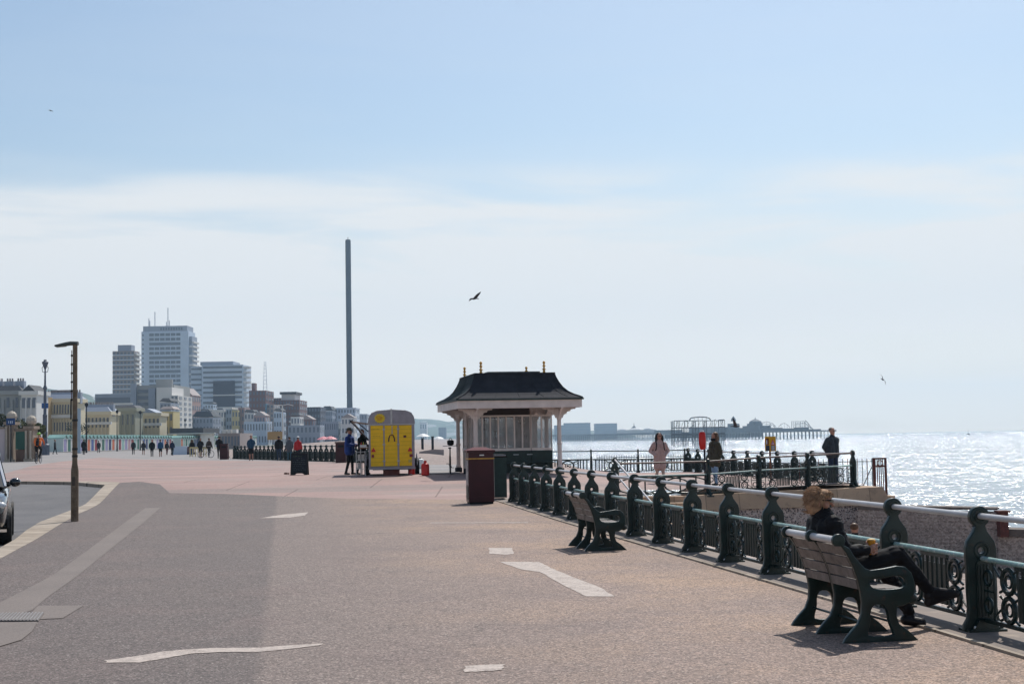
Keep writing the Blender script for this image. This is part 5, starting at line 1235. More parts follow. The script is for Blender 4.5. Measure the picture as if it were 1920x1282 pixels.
    for k in range(420):
        o0 = Vector((rnd.uniform(.0, .082), rnd.uniform(-.070, .070), rnd.uniform(.055, .092))); 
        if (o0.x - .01) ** 2 / .0056 + (o0.z - .055) ** 2 / .003 < .55: continue
        pts = []; p = o0.copy(); v = Vector((rnd.uniform(-.3, .5), rnd.uniform(-.5, .5) + o0.y * 6, rnd.uniform(-.2, .3))).normalized(); e = Vector((rnd.uniform(-.8, .1), o0.y * 10, -.45)); ln = rnd.uniform(.025, .055)
        for s in range(5): pts.append(S @ p + hd); p = p + v * ln / 4; v = (v * .62 + e.normalized() * .38).normalized()
        mb.tube(pts, [.0046, .0044, .0036, .0022, .0008], HAIRF, 4, caps=False)
    mb.build('hair', r, smooth=True)
    cw = BN.location + Matrix.Rotation(BRZ, 3, 'Z') @ cup
    k_ = empty('paper_cup', cw - Vector((0, 0, .055)), 0, 'amber drink in a clear cup held by the person on the bench', 'cup')
    mb = MB(); mb.lathe([(.028, 0), (.031, .03), (.037, .118), (.039, .122)], mat('amber_cup', (.62, .27, .03), .25, .05), n=16); mb.build('cup', k_, smooth=True)
    mb = MB(); mb.lathe([(.036, .1222), (.030, .132), (.012, .136)], mat('foam', (.75, .5, .2), .6), n=14); mb.build('froth', k_, smooth=True)
    # laces on the grounded shoe
    mb = MB(); [mb.tube([ankL + Vector((.0 + q * .022, -.036, .0 - q * .012)), ankL + Vector((.012 + q * .022, .03, .0 - q * .012))], .003, GREYP, 4) for q in range(4)]; mb.build('laces', r)
sitter()
# ================================================================ BICYCLES, CYCLIST
def bicycle(pt, rz, label, fr=BLACK):
    r = empty('bicycle', pt, rz, label, 'bicycle')   # rides along -y
    for y, nm in ((-.52, 'wheel'), (.52, 'wheel')):
        w_ = empty(nm, (0, y, .34)); adopt(w_, r); mb = MB(); mb.torus((0, 0, 0), .32, .018, RUBBER, 'x', 24, 6); mb.build('tyre', w_)
        mb = MB(); mb.torus((0, 0, 0), .295, .010, STEEL, 'x', 20, 5)
        for k in range(9): a = math.pi * k / 9; mb.tube([(0, .29 * math.cos(a), .29 * math.sin(a)), (0, -.29 * math.cos(a), -.29 * math.sin(a))], .0025, STEEL, 3)
        mb.build('rim', w_)
    mb = MB()
    for a, b in (((0, .52, .34), (0, .08, .30)), ((0, .52, .34), (0, .18, .82)), ((0, .08, .30), (0, .22, .92)), ((0, .08, .30), (0, -.36, .72)), ((0, .18, .80), (0, -.34, .84)), ((0, -.52, .34), (0, -.34, .98))): mb.tube([a, b], .018, fr, 6)
    mb.build('frame', r); mb = MB(); mb.tube([(0, .30, .94), (0, .18, .95), (0, .04, .93)], [.07, .06, .03], BLACK, 7, sq=.4); mb.build('saddle', r)
    mb = MB(); mb.tube([(-.27, -.28, 1.02), (-.1, -.36, 1.03), (.1, -.36, 1.03), (.27, -.28, 1.02)], .014, STEEL, 6); mb.build('handlebar', r)
    for s in (-1, 1): mb = MB(); mb.tube([(s * .03, .08, .30), (s * .06, .08 + s * .14, .30 - s * .08)], .012, STEEL, 5); mb.box(s * .06 - .0, s * .06 + s * .09, .07 + s * .14, .13 + s * .14, .285 - s * .08, .305 - s * .08, BLACK) if s > 0 else mb.box(s * .06 - .09, s * .06, .01 + s * .14, .07 + s * .14, .285 - s * .08, .305 - s * .08, BLACK); mb.build('pedal', r)
    return r
pc = at(72, 869.5, 82.0); pc.z = G(pc.x, pc.y)
bicycle(pc, rad(186), 'dark bicycle ridden away by the cyclist in orange')
k = 1.0; c = []
for s, kz, fz in ((-1, .78, .36), (1, .62, .22)):
    c += [(BLACK, (s * .09, .22, .96), (s * .13, -.16, kz), .10, .07), (BLACK, (s * .13, -.16, kz), (s * .10, .08, fz), .062, .045), (SHOE, (s * .10, .10, fz - .05), (s * .10, -.08, fz - .06), .042, .036)]
    c += [(ORNG, (s * .18, -.02, 1.42), (s * .27, -.16, 1.22), .062, .05), (ORNG, (s * .27, -.16, 1.22), (s * .24, -.33, 1.08), .05, .036), (BLACK, (s * .24, -.33, 1.08), (s * .24, -.38, 1.05), .035, .03)]
    c += [(ORNG, (s * .08, .20, .98), (s * .09, .10, 1.25), .11, .11), (ORNG, (s * .09, .10, 1.22), (s * .11, .0, 1.40), .11, .09)]
c += [(SKIN, (0, -.02, 1.46), (0, -.07, 1.56), .055, .055), (SKIN, (0, -.09, 1.62), (0, -.09, 1.66), .078, .078)]
cy = empty('person', pc, rad(186), 'cyclist in orange jacket with black backpack and green helmet', 'person'); link_mesh('body', body_mesh(c, .025), cy)
mb = MB(); mb.sphere((0, -.085, 1.70), .115, mat('helmet_green', (.18, .38, .06), .4), 12, (1, 1.15, .75)); mb.build('helmet', cy, smooth=True)
mb = MB(); mb.tube([(0, .30, 1.02), (0, .24, 1.2), (0, .14, 1.4)], [.13, .16, .12], BLACK, 8, sq=.6); mb.build('backpack', cy, smooth=True)
b = gG(850, 888); bicycle((b.x - .12, b.y + .2, b.z), rad(4), 'black bicycle propped against the left side of the shelter, seen end on')
b = gG(386, 858); bicycle(b, rad(70), 'dark bicycle parked among the walkers near the far cafe barrier')
b = gG(850, 888)
mb = MB(); o = empty('cool_bag', (b.x - .1, b.y + .3, b.z + 1.04), 0, 'small black bag hanging on the bicycle handlebar by the shelter', 'bag'); mb.lathe([(.06, 0), (.12, .03), (.13, .16), (.08, .2)], BLACK, n=10); mb.build('body', o, smooth=True); mb = MB(); mb.torus((0, 0, .22), .05, .01, BLACK, 'y', 10, 4); mb.build('handle', o)
# ================================================================ SIGN AND LIFEBUOY
p = at(1319, 888, 45.6); r = empty('lifebuoy_case', (p.x, p.y, .05), 0, 'long bright red lifebuoy case on a thin post beside the olive parka', 'lifebuoy')
mb = MB(); mb.tube([(.06, .06, 0), (.06, .06, 1.7)], .03, SLATE, 8); mb.build('post', r)
mb = MB(); mb.tube([(.01, 0, 1.17), (.0, 0, 1.21), (-.005, 0, 1.45), (-.01, 0, 1.68), (-.01, 0, 1.73)], [.065, .10, .115, .105, .07], RED, 14, sq=.55, up=(0, 1, 0)); mb.build('case', r, smooth=True)
mb = MB(); mb.tube([(-.01, -.005, 1.735), (-.01, -.005, 1.79)], [.07, .035], WHITE, 10); mb.build('cap', r)
p = at(1446, 880, 47.4); r = empty('warning_sign', (p.x, p.y, .0), rad(12), 'yellow warning sign with white triangle and grey text panel on a post over the sea', 'sign'); z1 = at(1446, 818, 47.4).z; z0 = at(1446, 845.5, 47.4).z
mb = MB(); mb.tube([(-.01, .03, 0), (-.01, .03, z1)], .035, mat('sign_post', (.16, .07, .04), .6), 8); mb.build('post', r)
mb = MB(); mb.box(-.19, .19, -.01, .012, z0, z1, mat('sign_amber', (.58, .30, .01), .5, .1, 5)); pn = mb.build('panel', r)
mb = MB(); mb.prism([(-.0, z1 - .28), (.155, z1 - .28), (.078, z1 - .10)], -.016, -.011, mat('sign_redp', (.45, .04, .08), .5), 'xz'); mb.prism([(.03, z1 - .262), (.126, z1 - .262), (.078, z1 - .145)], -.020, -.0165, mat('sign_white', (.62, .5, .6), .5), 'xz')
mb.box(.070, .086, -.024, -.0205, z1 - .225, z1 - .175, BLACK); mb.box(.070, .086, -.024, -.0205, z1 - .25, z1 - .235, BLACK); mb.build('warning_triangle', pn)
mb = MB(); mb.box(.01, .15, -.016, -.011, z0 + .02, z0 + .19, mat('sign_grey', (.13, .16, .19), .5)); mb.box(-.17, -.04, -.016, -.011, z0 + .0, z0 + .19, mat('sign_dark', (.02, .03, .05), .5)); [mb.box(.03, .13, -.019, -.0162, z0 + .04 + k * .03, z0 + .05 + k * .03, WHITE) for k in range(5)]; mb.build('text_panel', pn)
mb = MB(); mb.box(-.17, -.06, -.016, -.011, z1 - .28, z1 - .06, mat('sign_brown', (.12, .03, .01), .5)); mb.box(-.15, -.12, -.02, -.0165, z1 - .25, z1 - .12, WHITE); mb.build('symbol_panel', pn)
# ================================================================ BIRDS
def bird(px_, py_, Y, span, kind, label, rz, roll, wl, wr, m, m2, name, sc=1):
    """wl / wr: wing polylines (x out, y back, z up) in half-spans"""
    p = at(px_, py_, Y); r = empty(name, p, rz, label, 'bird'); r.rotation_euler = (roll[0], roll[1], rz)
    mb = MB(); L_ = span * .36
    mb.tube([(0, -L_ * .95, .0), (0, -L_ * .85, .01 * L_), (0, -L_ * .6, 0), (0, -L_ * .2, -.03 * L_), (0, L_ * .3, 0), (0, L_ * .62, .01), (0, L_ * 1.05, .0)], [L_ * .02, L_ * .10, L_ * .13, L_ * .21, L_ * .16, L_ * .07, L_ * .10], m, 10)
    for s, wg in ((-1, wl), (1, wr)):
        n = len(wg); vs = []; fs = []
        for i, (a, b, c, ch) in enumerate(wg):
            h = span / 2; 
            for dy, dz in ((-ch * .5, 0), (ch * .5, 0)):
                for t in (-1, 1): vs.append((s * a * h, (b + dy) * h, c * h + t * .012 * h * (1 - i / n)))
        for i in range(n - 1):
            o = i * 4; q = o + 4; fs += [(o, o + 2, q + 2, q), (o + 1, q + 1, q + 3, o + 3), (o, q, q + 1, o + 1), (o + 2, o + 3, q + 3, q + 2)]
        e = (n - 1) * 4; fs += [(0, 1, 3, 2), (e, e + 2, e + 3, e + 1)]; mb.add(vs, fs, m2 if kind else m)
    mb.build('body', r)
PG = mat('pigeon_dark', (.035, .035, .045), .6, .3, 20); PG2 = mat('pigeon_wing', (.06, .055, .06), .6, .4, 20); GU = mat('gull_grey', (.16, .17, .19), .6, .2, 10)
bird(889, 560, 52, .46, 1, 'dark pigeon with one wing raised flying left of the shelter in mid sky', rad(-70), (rad(0), rad(-20)), [(.1, 0, 0, .5), (.4, -.1, .22, .55), (.75, -.3, .25, .4), (1.0, -.55, .05, .1)], [(.1, .1, 0, .6), (.3, .3, .25, .6), (.5, .65, .6, .5), (.6, 1.05, .95, .12)], PG, PG2, 'pigeon')
bird(1379, 799, 50, .46, 1, 'dark pigeon flapping with raised wings above the terrace', rad(75), (rad(0), rad(10)), [(.1, 0, 0, .5), (.3, .05, .4, .5), (.5, .2, .85, .35), (.55, .3, 1.2, .1)], [(.1, 0, 0, .5), (.45, .05, .25, .5), (.8, .2, .4, .35), (1.05, .3, .42, .1)], PG, PG2, 'pigeon')
bird(1655, 711, 120, 1.1, 0, 'distant gull gliding over the sea at the right', rad(20), (rad(20), rad(58)), [(.08, 0, 0, .3), (.4, -.08, .16, .3), (.75, .05, .1, .22), (1.0, .2, 0, .05)], [(.08, 0, 0, .3), (.4, -.08, .16, .3), (.75, .05, .1, .22), (1.0, .2, 0, .05)], GU, GU, 'gull')
bird(95, 208, 200, 1.0, 0, 'tiny gull high in the sky at the upper left', rad(60), (rad(10), rad(10)), [(.08, 0, 0, .3), (.4, -.08, .16, .3), (.75, .05, .1, .22), (1.0, .2, 0, .05)], [(.08, 0, 0, .3), (.4, -.08, .16, .3), (.75, .05, .1, .22), (1.0, .2, 0, .05)], GU, GU, 'gull')
# ================================================================ CAR
def car():
    wc = gp(14, 1019, -.1); hd = rad(18.6)     # parked slightly skew to the kerb
    off = Matrix.Rotation(hd, 3, 'Z') @ Vector((.90, -1.35, 0))
    r = empty('parked_car', (wc.x - off.x, wc.y - off.y, -.1), hd, 'black estate car parked at the kerb on the left edge of the view', 'car')
    # local: -y is the front (towards the camera), +x is the kerb side
    secs = [(-2.28, .42, .78, .80, .66), (-2.15, .26, .86, .88, .80), (-1.75, .22, .92, .95, .90), (-1.35, .22, .94, .98, .93), (-.75, .22, .95, 1.03, .92), (-.2, .22, .95, 1.05, .90), (1.2, .22, .95, 1.05, .90), (2.0, .24, .93, 1.05, .88), (2.28, .40, .86, 1.0, .80)]
    mb = MB(); vs = []; fs = []; n = 10
    for y, zb, w, zs, wt in secs:
        half = [(0, zb), (w * .85, zb), (w * .97, zb + .12), (w, zb + (zs - zb) * .45), (w * .985, zs - .10), (wt * .97, zs), (0, zs + .05)]
        pts = half + [(-x, z) for x, z in reversed(half[1:-1])]; n = len(pts)
        vs += [(x, y, z) for x, z in pts]
    for i in range(len(secs) - 1):
        for j in range(n): q = (j + 1) % n; fs.append((i * n + j, i * n + q, (i + 1) * n + q, (i + 1) * n + j))
    fs += [tuple(reversed(range(n))), tuple((len(secs) - 1) * n + j for j in range(n))]; mb.add(vs, fs, CARP)
    o = mb.build('body', r, smooth=True); sb = o.modifiers.new('s', 'SUBSURF'); sb.levels = 2; sb.render_levels = 2
    mb = MB(); cs = [(-.95, .86, 1.02, .86, 1.03), (-.15, .84, 1.02, .68, 1.58), (.8, .84, 1.02, .68, 1.66), (1.6, .84, 1.02, .66, 1.58), (2.15, .82, 1.0, .74, 1.08)]; vs = []; fs = []
    for y, w, z, wt, zt in cs: vs += [(-w, y, z), (w, y, z), (wt, y, zt), (wt * .8, y, zt + .04), (-wt * .8, y, zt + .04), (-wt, y, zt)]
    for i in range(len(cs) - 1):
        for j in range(6): q = (j + 1) % 6; fs.append((i * 6 + j, i * 6 + q, (i + 1) * 6 + q, (i + 1) * 6 + j))
    mb.add(vs, fs, GLASSD); mb.build('windows', r)
    mb = MB()
    for s in (-1, 1):
        mb.tube([(s * .85, -.93, 1.04), (s * .69, -.15, 1.585), (s * .69, .8, 1.665), (s * .67, 1.6, 1.585), (s * .76, 2.1, 1.1)], .035, CHROME if s > 0 else CARP, 6); mb.tube([(s * .845, .45, 1.03), (s * .70, .45, 1.6)], .03, CARP, 6)
    mb.prism([(-.55, 1.665), (.55, 1.665), (.5, 1.70), (-.5, 1.70)], -.1, 1.6, CARP, 'xz'); mb.build('pillars', r)
    for s in (-1, 1):
        for y in (-1.35, 1.38):
            w_ = empty('wheel', (s * .86, y, .345)); adopt(w_, r); mb = MB(); mb.lathe([(.22, -.11), (.33, -.115), (.345, -.08), (.345, .08), (.33, .115), (.22, .11)], RUBBER, n=28); mb.build('tyre', w_, rot=(0, rad(90), 0), smooth=True)
            mb = MB(); mb.lathe([(.02, -.02), (.19, -.03), (.225, -.09), (.225, .09), (.19, .05), (.03, .03)], STEEL, n=20); [mb.box(-.19, .19, -.018, .018, .05, .085, STEEL, rz=math.pi * k / 5, c=(0, 0, 0)) for k in range(5)]; mb.build('rim', w_, rot=(0, rad(90 * s), 0))
            mb = MB(); mb.torus((s * .905, y, .36), .385, .035, mat('arch_black', (.02, .02, .022), .6), 'x', 18, 6, rad(-5), rad(185)); mb.build('wheel_arch', r)
        mb = MB(); mb.sphere((s * 1.02, -.62, 1.12), .12, CARP, 12, (.9, .7, .72)); mb.tube([(s * .87, -.6, 1.06), (s * .97, -.62, 1.10)], .035, CARP, 6); mb.build('mirror', r, smooth=True)
        mb = MB(); mb.sphere((s * .72, -2.13, .74), .15, mat('lamp_glass', (.55, .58, .6), .12, .05, 3, spec=.8), 12, (1.2, .55, .5)); mb.build('headlight', r, smooth=True)
        mb = MB(); mb.box(s * .62 - .16, s * .62 + .16, -2.27, -2.16, .42, .47, CHROME); mb.build('fog_lamp', r)
    mb = MB(); mb.box(-.45, .45, -2.30, -2.2, .55, .78, BLACK); [mb.box(-.45, .45, -2.315, -2.302, .58 + k * .06, .60 + k * .06, CHROME) for k in range(4)]; mb.build('grille', r)
    mb = MB(); mb.box(-.9, .9, -2.26, -2.15, .27, .32, CHROME); mb.build('bumper_trim', r)
    mb = MB(); mb.box(-.26, .26, -2.325, -2.316, .40, .51, WHITE); mb.build('number_plate', r)
car()
# ================================================================ BUILDINGS
def bm_(name, c, r=.75, v=.10): return mat(name, c, r, v, .08)
BW = dict(grey=bm_('render_grey', (.34, .35, .35)), cream=bm_('render_cream', (.62, .55, .40)), olive=bm_('render_olive', (.33, .33, .26)), white=bm_('render_white', (.66, .65, .63)), tan=bm_('render_tan', (.42, .30, .16)),
          brick=bm_('brick_red', (.17, .10, .10)), dark=bm_('cladding_dark', (.05, .052, .075)), brown=bm_('brick_brown', (.32, .28, .27)), pale=bm_('concrete_pale_hazed', (.52, .60, .70)), mid=bm_('concrete_mid_hazed', (.31, .35, .42)), pink=bm_('render_pink', (.38, .26, .24)),  # pale and mid concrete are tinted blue: distance haze put into the colour
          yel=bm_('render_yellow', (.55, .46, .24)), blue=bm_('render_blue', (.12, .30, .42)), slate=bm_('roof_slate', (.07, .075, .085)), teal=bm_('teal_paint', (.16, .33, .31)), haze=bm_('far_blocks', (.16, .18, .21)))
WIN = mat('window_glass', (.13, .155, .195), .25, .2, .3); WIN2 = mat('window_frame_white', (.60, .60, .58), .5)  # window colour lightened along with the concrete, to imitate haze
_cache = {}
def ubox(m):
    if m.name not in _cache: mb = MB(); mb.box(-.5, .5, -.5, .5, -.5, .5, m); _cache[m.name] = mb.data('unit')
    return _cache[m.name]
def ub(name, par, m, x0, x1, y0, y1, z0, z1):
    o = link_mesh(name, ubox(m), par, ((x0 + x1) / 2, (y0 + y1) / 2, (z0 + z1) / 2)); o.scale = (x1 - x0, y1 - y0, z1 - z0); return o
def building(name, label, x0, x1, ytop, D, depth, wall, floors=0, bays=0, style='grid', roof=None, yb=None, wm=WIN, cat='building', side=None, frac=(.30, .80), wfrac=.5, zb=0, group=None, parapet=None):
    a = at(x0, ytop, D); b = at(x1, ytop, D); h = (a.z + b.z) / 2 - zb; w = b.x - a.x
    r = empty(name, (a.x, D, zb), 0, label, cat, group)
    mb = MB(); mb.box(0, w, 0, depth, -3, h, BW[wall] if isinstance(wall, str) else wall)
    mb.build('wall', r)
    if parapet: ub('cornice', r, BW[parapet], -.4, w + .4, -.5, depth + .4, h - .25, h + .55)
    f0 = h / max(floors, 1) if floors else 0
    if side is None and style == 'grid' and 400 < D < 2000 and floors > 1: side = max(2, int(depth / 5))
    for f in range(floors):
        z0 = f * f0 + f0 * frac[0]; z1 = f * f0 + f0 * frac[1]
        if style == 'bands': 
            ub('window_band', r, wm, w * .03, w * .97, -.12, -.02, z0, z1)
            if side: ub('side_window_band', r, wm, w + .02, w + .12, depth * .06, depth * .94, z0, z1)
        elif style == 'balcony':
            ub('window_band', r, wm, w * .03, w * .97, -.12, -.02, z0, z1); ub('balcony', r, WIN2, w * .02, w * .98, -1.2, -.15, z0 - f0 * .12, z0 + f0 * .18)
            if side: ub('side_balcony', r, WIN2, w + .1, w + 1.8, depth * .04, depth * .96, z0 - f0 * .1, z0 + f0 * .2)
        else:
            bw = w / bays
            for k in range(bays):
                ub('window', r, wm, bw * (k + .5 - wfrac / 2), bw * (k + .5 + wfrac / 2), -.12, -.02, z0, z1)
            if side:
                for k in range(side): bd = depth / side; ub('side_window', r, wm, w + .02, w + .12, bd * (k + .25), bd * (k + .75), z0, z1)
    if D < 400 and bays > 2 and floors > 1:
        for k in range(bays + 1): ub('pilaster', r, BW[wall] if isinstance(wall, str) else wall, max(0, w * k / bays - w / bays * .12), min(w, w * k / bays + w / bays * .12), -.42, -.14, 0, h * .9)
    if roof:
        kind, rm, rh = roof
        if kind == 'mansard':
            mb = MB(); e = rh * .5; V = [(-.2, -.2, h + .56), (w + .2, -.2, h + .56), (w + .2, depth + .2, h + .56), (-.2, depth + .2, h + .56), (e, e, h + rh), (w - e, e, h + rh), (w - e, depth - e, h + rh), (e, depth - e, h + rh)]
            mb.add(V, [(0, 3, 2, 1), (4, 5, 6, 7), (0, 1, 5, 4), (1, 2, 6, 5), (2, 3, 7, 6), (3, 0, 4, 7)], BW[rm]); mb.build('roof', r)
        elif kind == 'gable':
            mb = MB(); V = [(-.3, -.4, h + .02), (w + .3, -.4, h + .02), (w / 2, -.4, h + rh), (-.3, depth, h + .02), (w + .3, depth, h + .02), (w / 2, depth, h + rh)]; mb.add(V, [(0, 1, 2), (3, 5, 4), (0, 2, 5, 3), (1, 4, 5, 2), (0, 3, 4, 1)], BW[rm]); mb.build('roof', r)
        elif kind == 'box': ub('rooftop_block', r, BW[rm], w * .12, w * .72, depth * .1, depth * .9, h + .02, h + rh)
    return r, w, h
def chimneys(r, w, h, n, ch=3.0, m='brown', y=2.0):
    for k in range(n):
        x = w * (k + .5) / n; c = ub('chimney', r, BW[m], x - .9, x + .9, y, y + 1.4, h - .5, h + ch)
        for q in (-.5, 0, .5):
            mb = MB(); mb.lathe([(.2, 0), (.16, .6)], BW['brown'], n=6); pot = mb.data('pot'); o = link_mesh('chimney_pot', pot, r, (x + q, y + .7, h + ch + .003))
# ---- left seafront terraces
r, w, h = building('terraced_villa', 'grey rendered villa end with tall chimney at the far left of the seafront', -60, 40, 738, 290, 7, 'grey', 3, 6, roof=('mansard', 'slate', 1.6), parapet='grey', wfrac=.28); chimneys(r, w, h, 5, 2.6, 'mid')
r, w, h = building('bay_fronted_house', 'white bay fronted villa with pediment just left of the old lamp standard', 40, 69, 738, 286, 7, 'white', 3, 3, roof=('gable', 'slate', 1.8), parapet='white', wfrac=.62)
building('tan_house', 'narrow tan orange house beside the white bay fronted villa', 68.5, 84, 744, 300, 14, 'tan', 3, 1, wfrac=.4)
r, w, h = building('terraced_villa', 'cream terrace with shallow cornices between the old lamp and the brown lamp post', 84.5, 141.5, 752, 305, 7, 'cream', 3, 11, parapet='cream', wfrac=.38, roof=('mansard', 'mid', 1.5)); chimneys(r, w, h, 8, 1.9, 'mid')
ub('cornice', r, WIN2, -.6, w + .6, -.9, -.15, h * .68, h * .74)
r, w, h = building('terraced_villa', 'second cream terrace right of the brown lamp post', 142, 206, 776, 325, 7, 'cream', 2, 9, parapet='cream', wfrac=.36, roof=('mansard', 'mid', 1.6)); ub('cornice', r, WIN2, -.5, w + .5, -.8, -.15, h * .72, h * .79)
chimneys(r, w, h, 6, 2.2, 'mid')
r, w, h = building('flat_block', 'plain olive grey flat fronted block with dark roof', 206.5, 254, 769, 340, 7, 'olive', 2, 5, roof=('mansard', 'slate', 1.2), wfrac=.16, parapet='olive'); ub('roof_rail', r, WIN2, -3, w * .92, -.7, -.5, h + 1.3, h + 1.7)
r, w, h = building('terraced_villa', 'cream gabled terrace right of the olive block', 254.5, 300, 778, 350, 7, 'cream', 2, 6, parapet='cream', roof=('gable', 'mid', 1.6), wfrac=.34); ub('cornice', r, WIN2, -.5, w + .5, -.8, -.15, h * .7, h * .78)
building('tan_house', 'yellowish corner building with two bays below the white balcony tower', 300.5, 325, 771, 360, 7, 'yel', 3, 3, roof=('mansard', 'brown', 1.3), wfrac=.36)
# ---- hotel blocks
building('low_block', 'long low grey office block with window bands at the foot of the left tower', 178, 246, 738, 560, 30, 'mid', 4, 0, 'bands', frac=(.35, .72))
r, w, h = building('hotel_block', 'grey slab hotel with recessed balconies and blank end walls', 246, 326, 722, 520, 26, 'grey', 0)
for f in range(9): ub('window_band', r, WIN, w * .16, w * .52, -.15, -.02, h * .08 + f * h * .1, h * .13 + f * h * .1)
ub('blank_wall', r, BW['mid'], 0, w * .13, -1.0, -.03, 0, h + .8); ub('blank_wall', r, BW['grey'], w * .60, w * .98, -1.2, -.03, 0, h + 2.0); ub('balcony_stack', r, BW['mid'], w * .42, w * .58, -1.1, -.16, h * .1, h * .95)
r, w, h = building('balcony_tower', 'slim white apartment block with stepped top and balconies', 320, 334, 741, 505, 22, 'white', 10, 2, side=3, wfrac=.55)
ub('stepped_wing', r, BW['white'], -5.5, -.05, 2, 20, 0, h + 3.0)
# ---- towers
r, w, h = building('tower_block', 'brownish grid fronted tower block with rooftop hut, left of the tallest one', 211, 252, 658, 860, 12, 'brown', 20, 6, roof=None, wfrac=.62, frac=(.3, .78))
ub('rooftop_hut', r, BW['mid'], w * .2, w * .82, 2, 10, h + .02, h + 3.8)
for f in range(20): ub('spandrel', r, BW['pale'], w * .01, w * .99, -.25, -.14, f * h / 20 + .2, f * h / 20 + .75)
for f in range(20): ub('side_balcony', r, WIN2, w + .05, w + 1.2, .6, 11.4, f * h / 20 + .3, f * h / 20 + 1.4)
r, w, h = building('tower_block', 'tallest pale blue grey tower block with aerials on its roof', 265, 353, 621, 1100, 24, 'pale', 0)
for f in range(24):
    z = h * (.02 + f * .0402); ub('window_band', r, WIN, w * .17, w * .83, -.2, -.02, z + 1.2, z + 3.4); ub('small_window', r, WIN, w * .02, w * .05, -.15, -.02, z + 1.5, z + 2.7)
    for k in range(5): ub('mullion', r, BW['pale'], w * (.27 + k * .115), w * (.283 + k * .115), -.35, -.21, z + 1.1, z + 3.5) if f % 3 else None
ub('roof_storey', r, BW['mid'], w * .03, w * .97, 1, 22, h + .02, h + 4.2)
for k in range(9): ub('roof_opening', r, WIN, w * (.40 + k * .055), w * (.43 + k * .055), .8, .95, h + 1.0, h + 2.8)
for f in range(22): 
    z = h * (.02 + f * .0402) + 3; ub('side_balcony', r, BW['white'], w + .1, w + 3.6, 2 + (f % 2), 22, z, z + 1.3)
ub('side_core', r, BW['mid'], w + .02, w + 2.4, 3, 20, 0, h - 4)
for x, hh in ((.09, 7), (.11, 5), (.22, 12), (.50, 15), (.53, 5), (.47, 4)):
    mb = MB(); mb.tube([(w * x, 10, h + 4.2), (w * x, 10, h + 4.2 + hh)], .32, BW['mid'], 5); mb.build('aerial', r)
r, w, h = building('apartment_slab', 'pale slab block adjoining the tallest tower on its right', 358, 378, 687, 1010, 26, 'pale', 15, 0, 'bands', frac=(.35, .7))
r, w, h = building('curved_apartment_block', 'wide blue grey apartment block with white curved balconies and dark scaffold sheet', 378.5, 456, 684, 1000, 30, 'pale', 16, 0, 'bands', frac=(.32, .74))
ub('roof_storey', r, BW['mid'], -w * .06, w * .74, 3, 28, h + .02, h + 2.6); ub('scaffold_sheet', r, BW['dark'], w * .28, w * .80, -1.5, -.25, 0, h * .80); ub('scaffold_band', r, WIN2, w * .28, w * 1.0, -1.9, -1.55, h * .615, h * .63); ub('scaffold_band', r, WIN2, w * .28, w * .95, -1.9, -1.55, h * .46, h * .475)
for f in range(16):
    z = f * h / 16 + 1.2; mb = MB(); mb.lathe([(5.2, z), (5.2, z + 1.25)], BW['white'], (w - 1.0, 7.5, 0), 14, sy=1.4); mb.build('balcony', r)
# ---- middle distance blocks
r, w, h = building('brick_mansion', 'brown pink gabled mansion block below the apartment slab', 333, 360, 741, 720, 20, 'pink', 6, 4, roof=('gable', 'brown', 4), wfrac=.5)
building('white_hotel', 'white bay windowed hotel below the wide apartment block', 400, 419, 770, 700, 18, 'white', 4, 4, wfrac=.5, parapet='white', group=None)
building('white_hotel', 'narrow pale blue white hotel between the white hotel and the yellow house', 419.5, 434, 766, 705, 18, 'pale', 5, 3, wfrac=.5, parapet='white')
building('yellow_house', 'slim yellow house right of the white hotels', 434.5, 446, 769, 700, 16, 'yel', 4, 2, wfrac=.45)
building('pink_house', 'pale pink narrow house right of the yellow one', 446.5, 458, 764, 705, 16, 'pink', 5, 2, wfrac=.45)
building('grey_terrace', 'grey shaded terrace above the dark green cafe roof', 361, 399, 783, 650, 18, 'mid', 4, 6, wfrac=.45, roof=('mansard', 'slate', 3))
r, w, h = building('brick_hotel', 'dark red brick hotel with corner turret right of the balconied block', 467, 498, 732, 760, 26, 'brick', 9, 5, wfrac=.45, side=3); ub('turret', r, BW['brick'], w * .15, w * .35, 0, 6, h, h + 4)
mb = MB(); 
for z in range(8): mb.tube([(w * .78 - 1 + .08 * z, 10, h + z * 2.0), (w * .78 + 1 - .08 * z, 10, h + z * 2.0)], .12, BW['pale'], 4)
for s in (-1, 1): mb.tube([(w * .78 + s, 10, h), (w * .78 + s * .4, 10, h + 16)], .13, BW['pale'], 4)
mb.build('lattice_mast', r)
building('blue_edged_block', 'tan tower with bright blue edge strip in front of the red brick hotel', 500, 513, 758, 690, 18, 'brown', 9, 2, wfrac=.5); r, w, h = building('slim_block', 'slim blue strip building at the edge of the tan tower', 497.3, 499.6, 757, 689, 16, 'blue', 9, 1, wfrac=.5)
building('victorian_hotel', 'grey brick hotel beneath the stepped white attic', 499, 527, 746, 800, 26, 'brown', 8, 6, wfrac=.45)
r, w, h = building('victorian_hotel', 'large dark red Victorian hotel with white penthouse', 513.5, 561, 750, 780, 30, 'brick', 8, 9, wfrac=.45, side=4); ub('penthouse', r, BW['white'], w * .28, w * .80, 2, 22, h + .02, h + 3.2); ub('penthouse_roof', r, BW['slate'], w * .22, w * .86, 1, 24, h + 3.22, h + 4.6)
for f in (2, 4): ub('white_balcony', r, WIN2, w * .60, w * .98, -1.4, -.15, h * f / 8, h * f / 8 + .9)
building('office_block', 'plain grey block stepping down right of the large hotel', 561.5, 600, 763, 850, 26, 'dark', 6, 7, wfrac=.6, side=3)
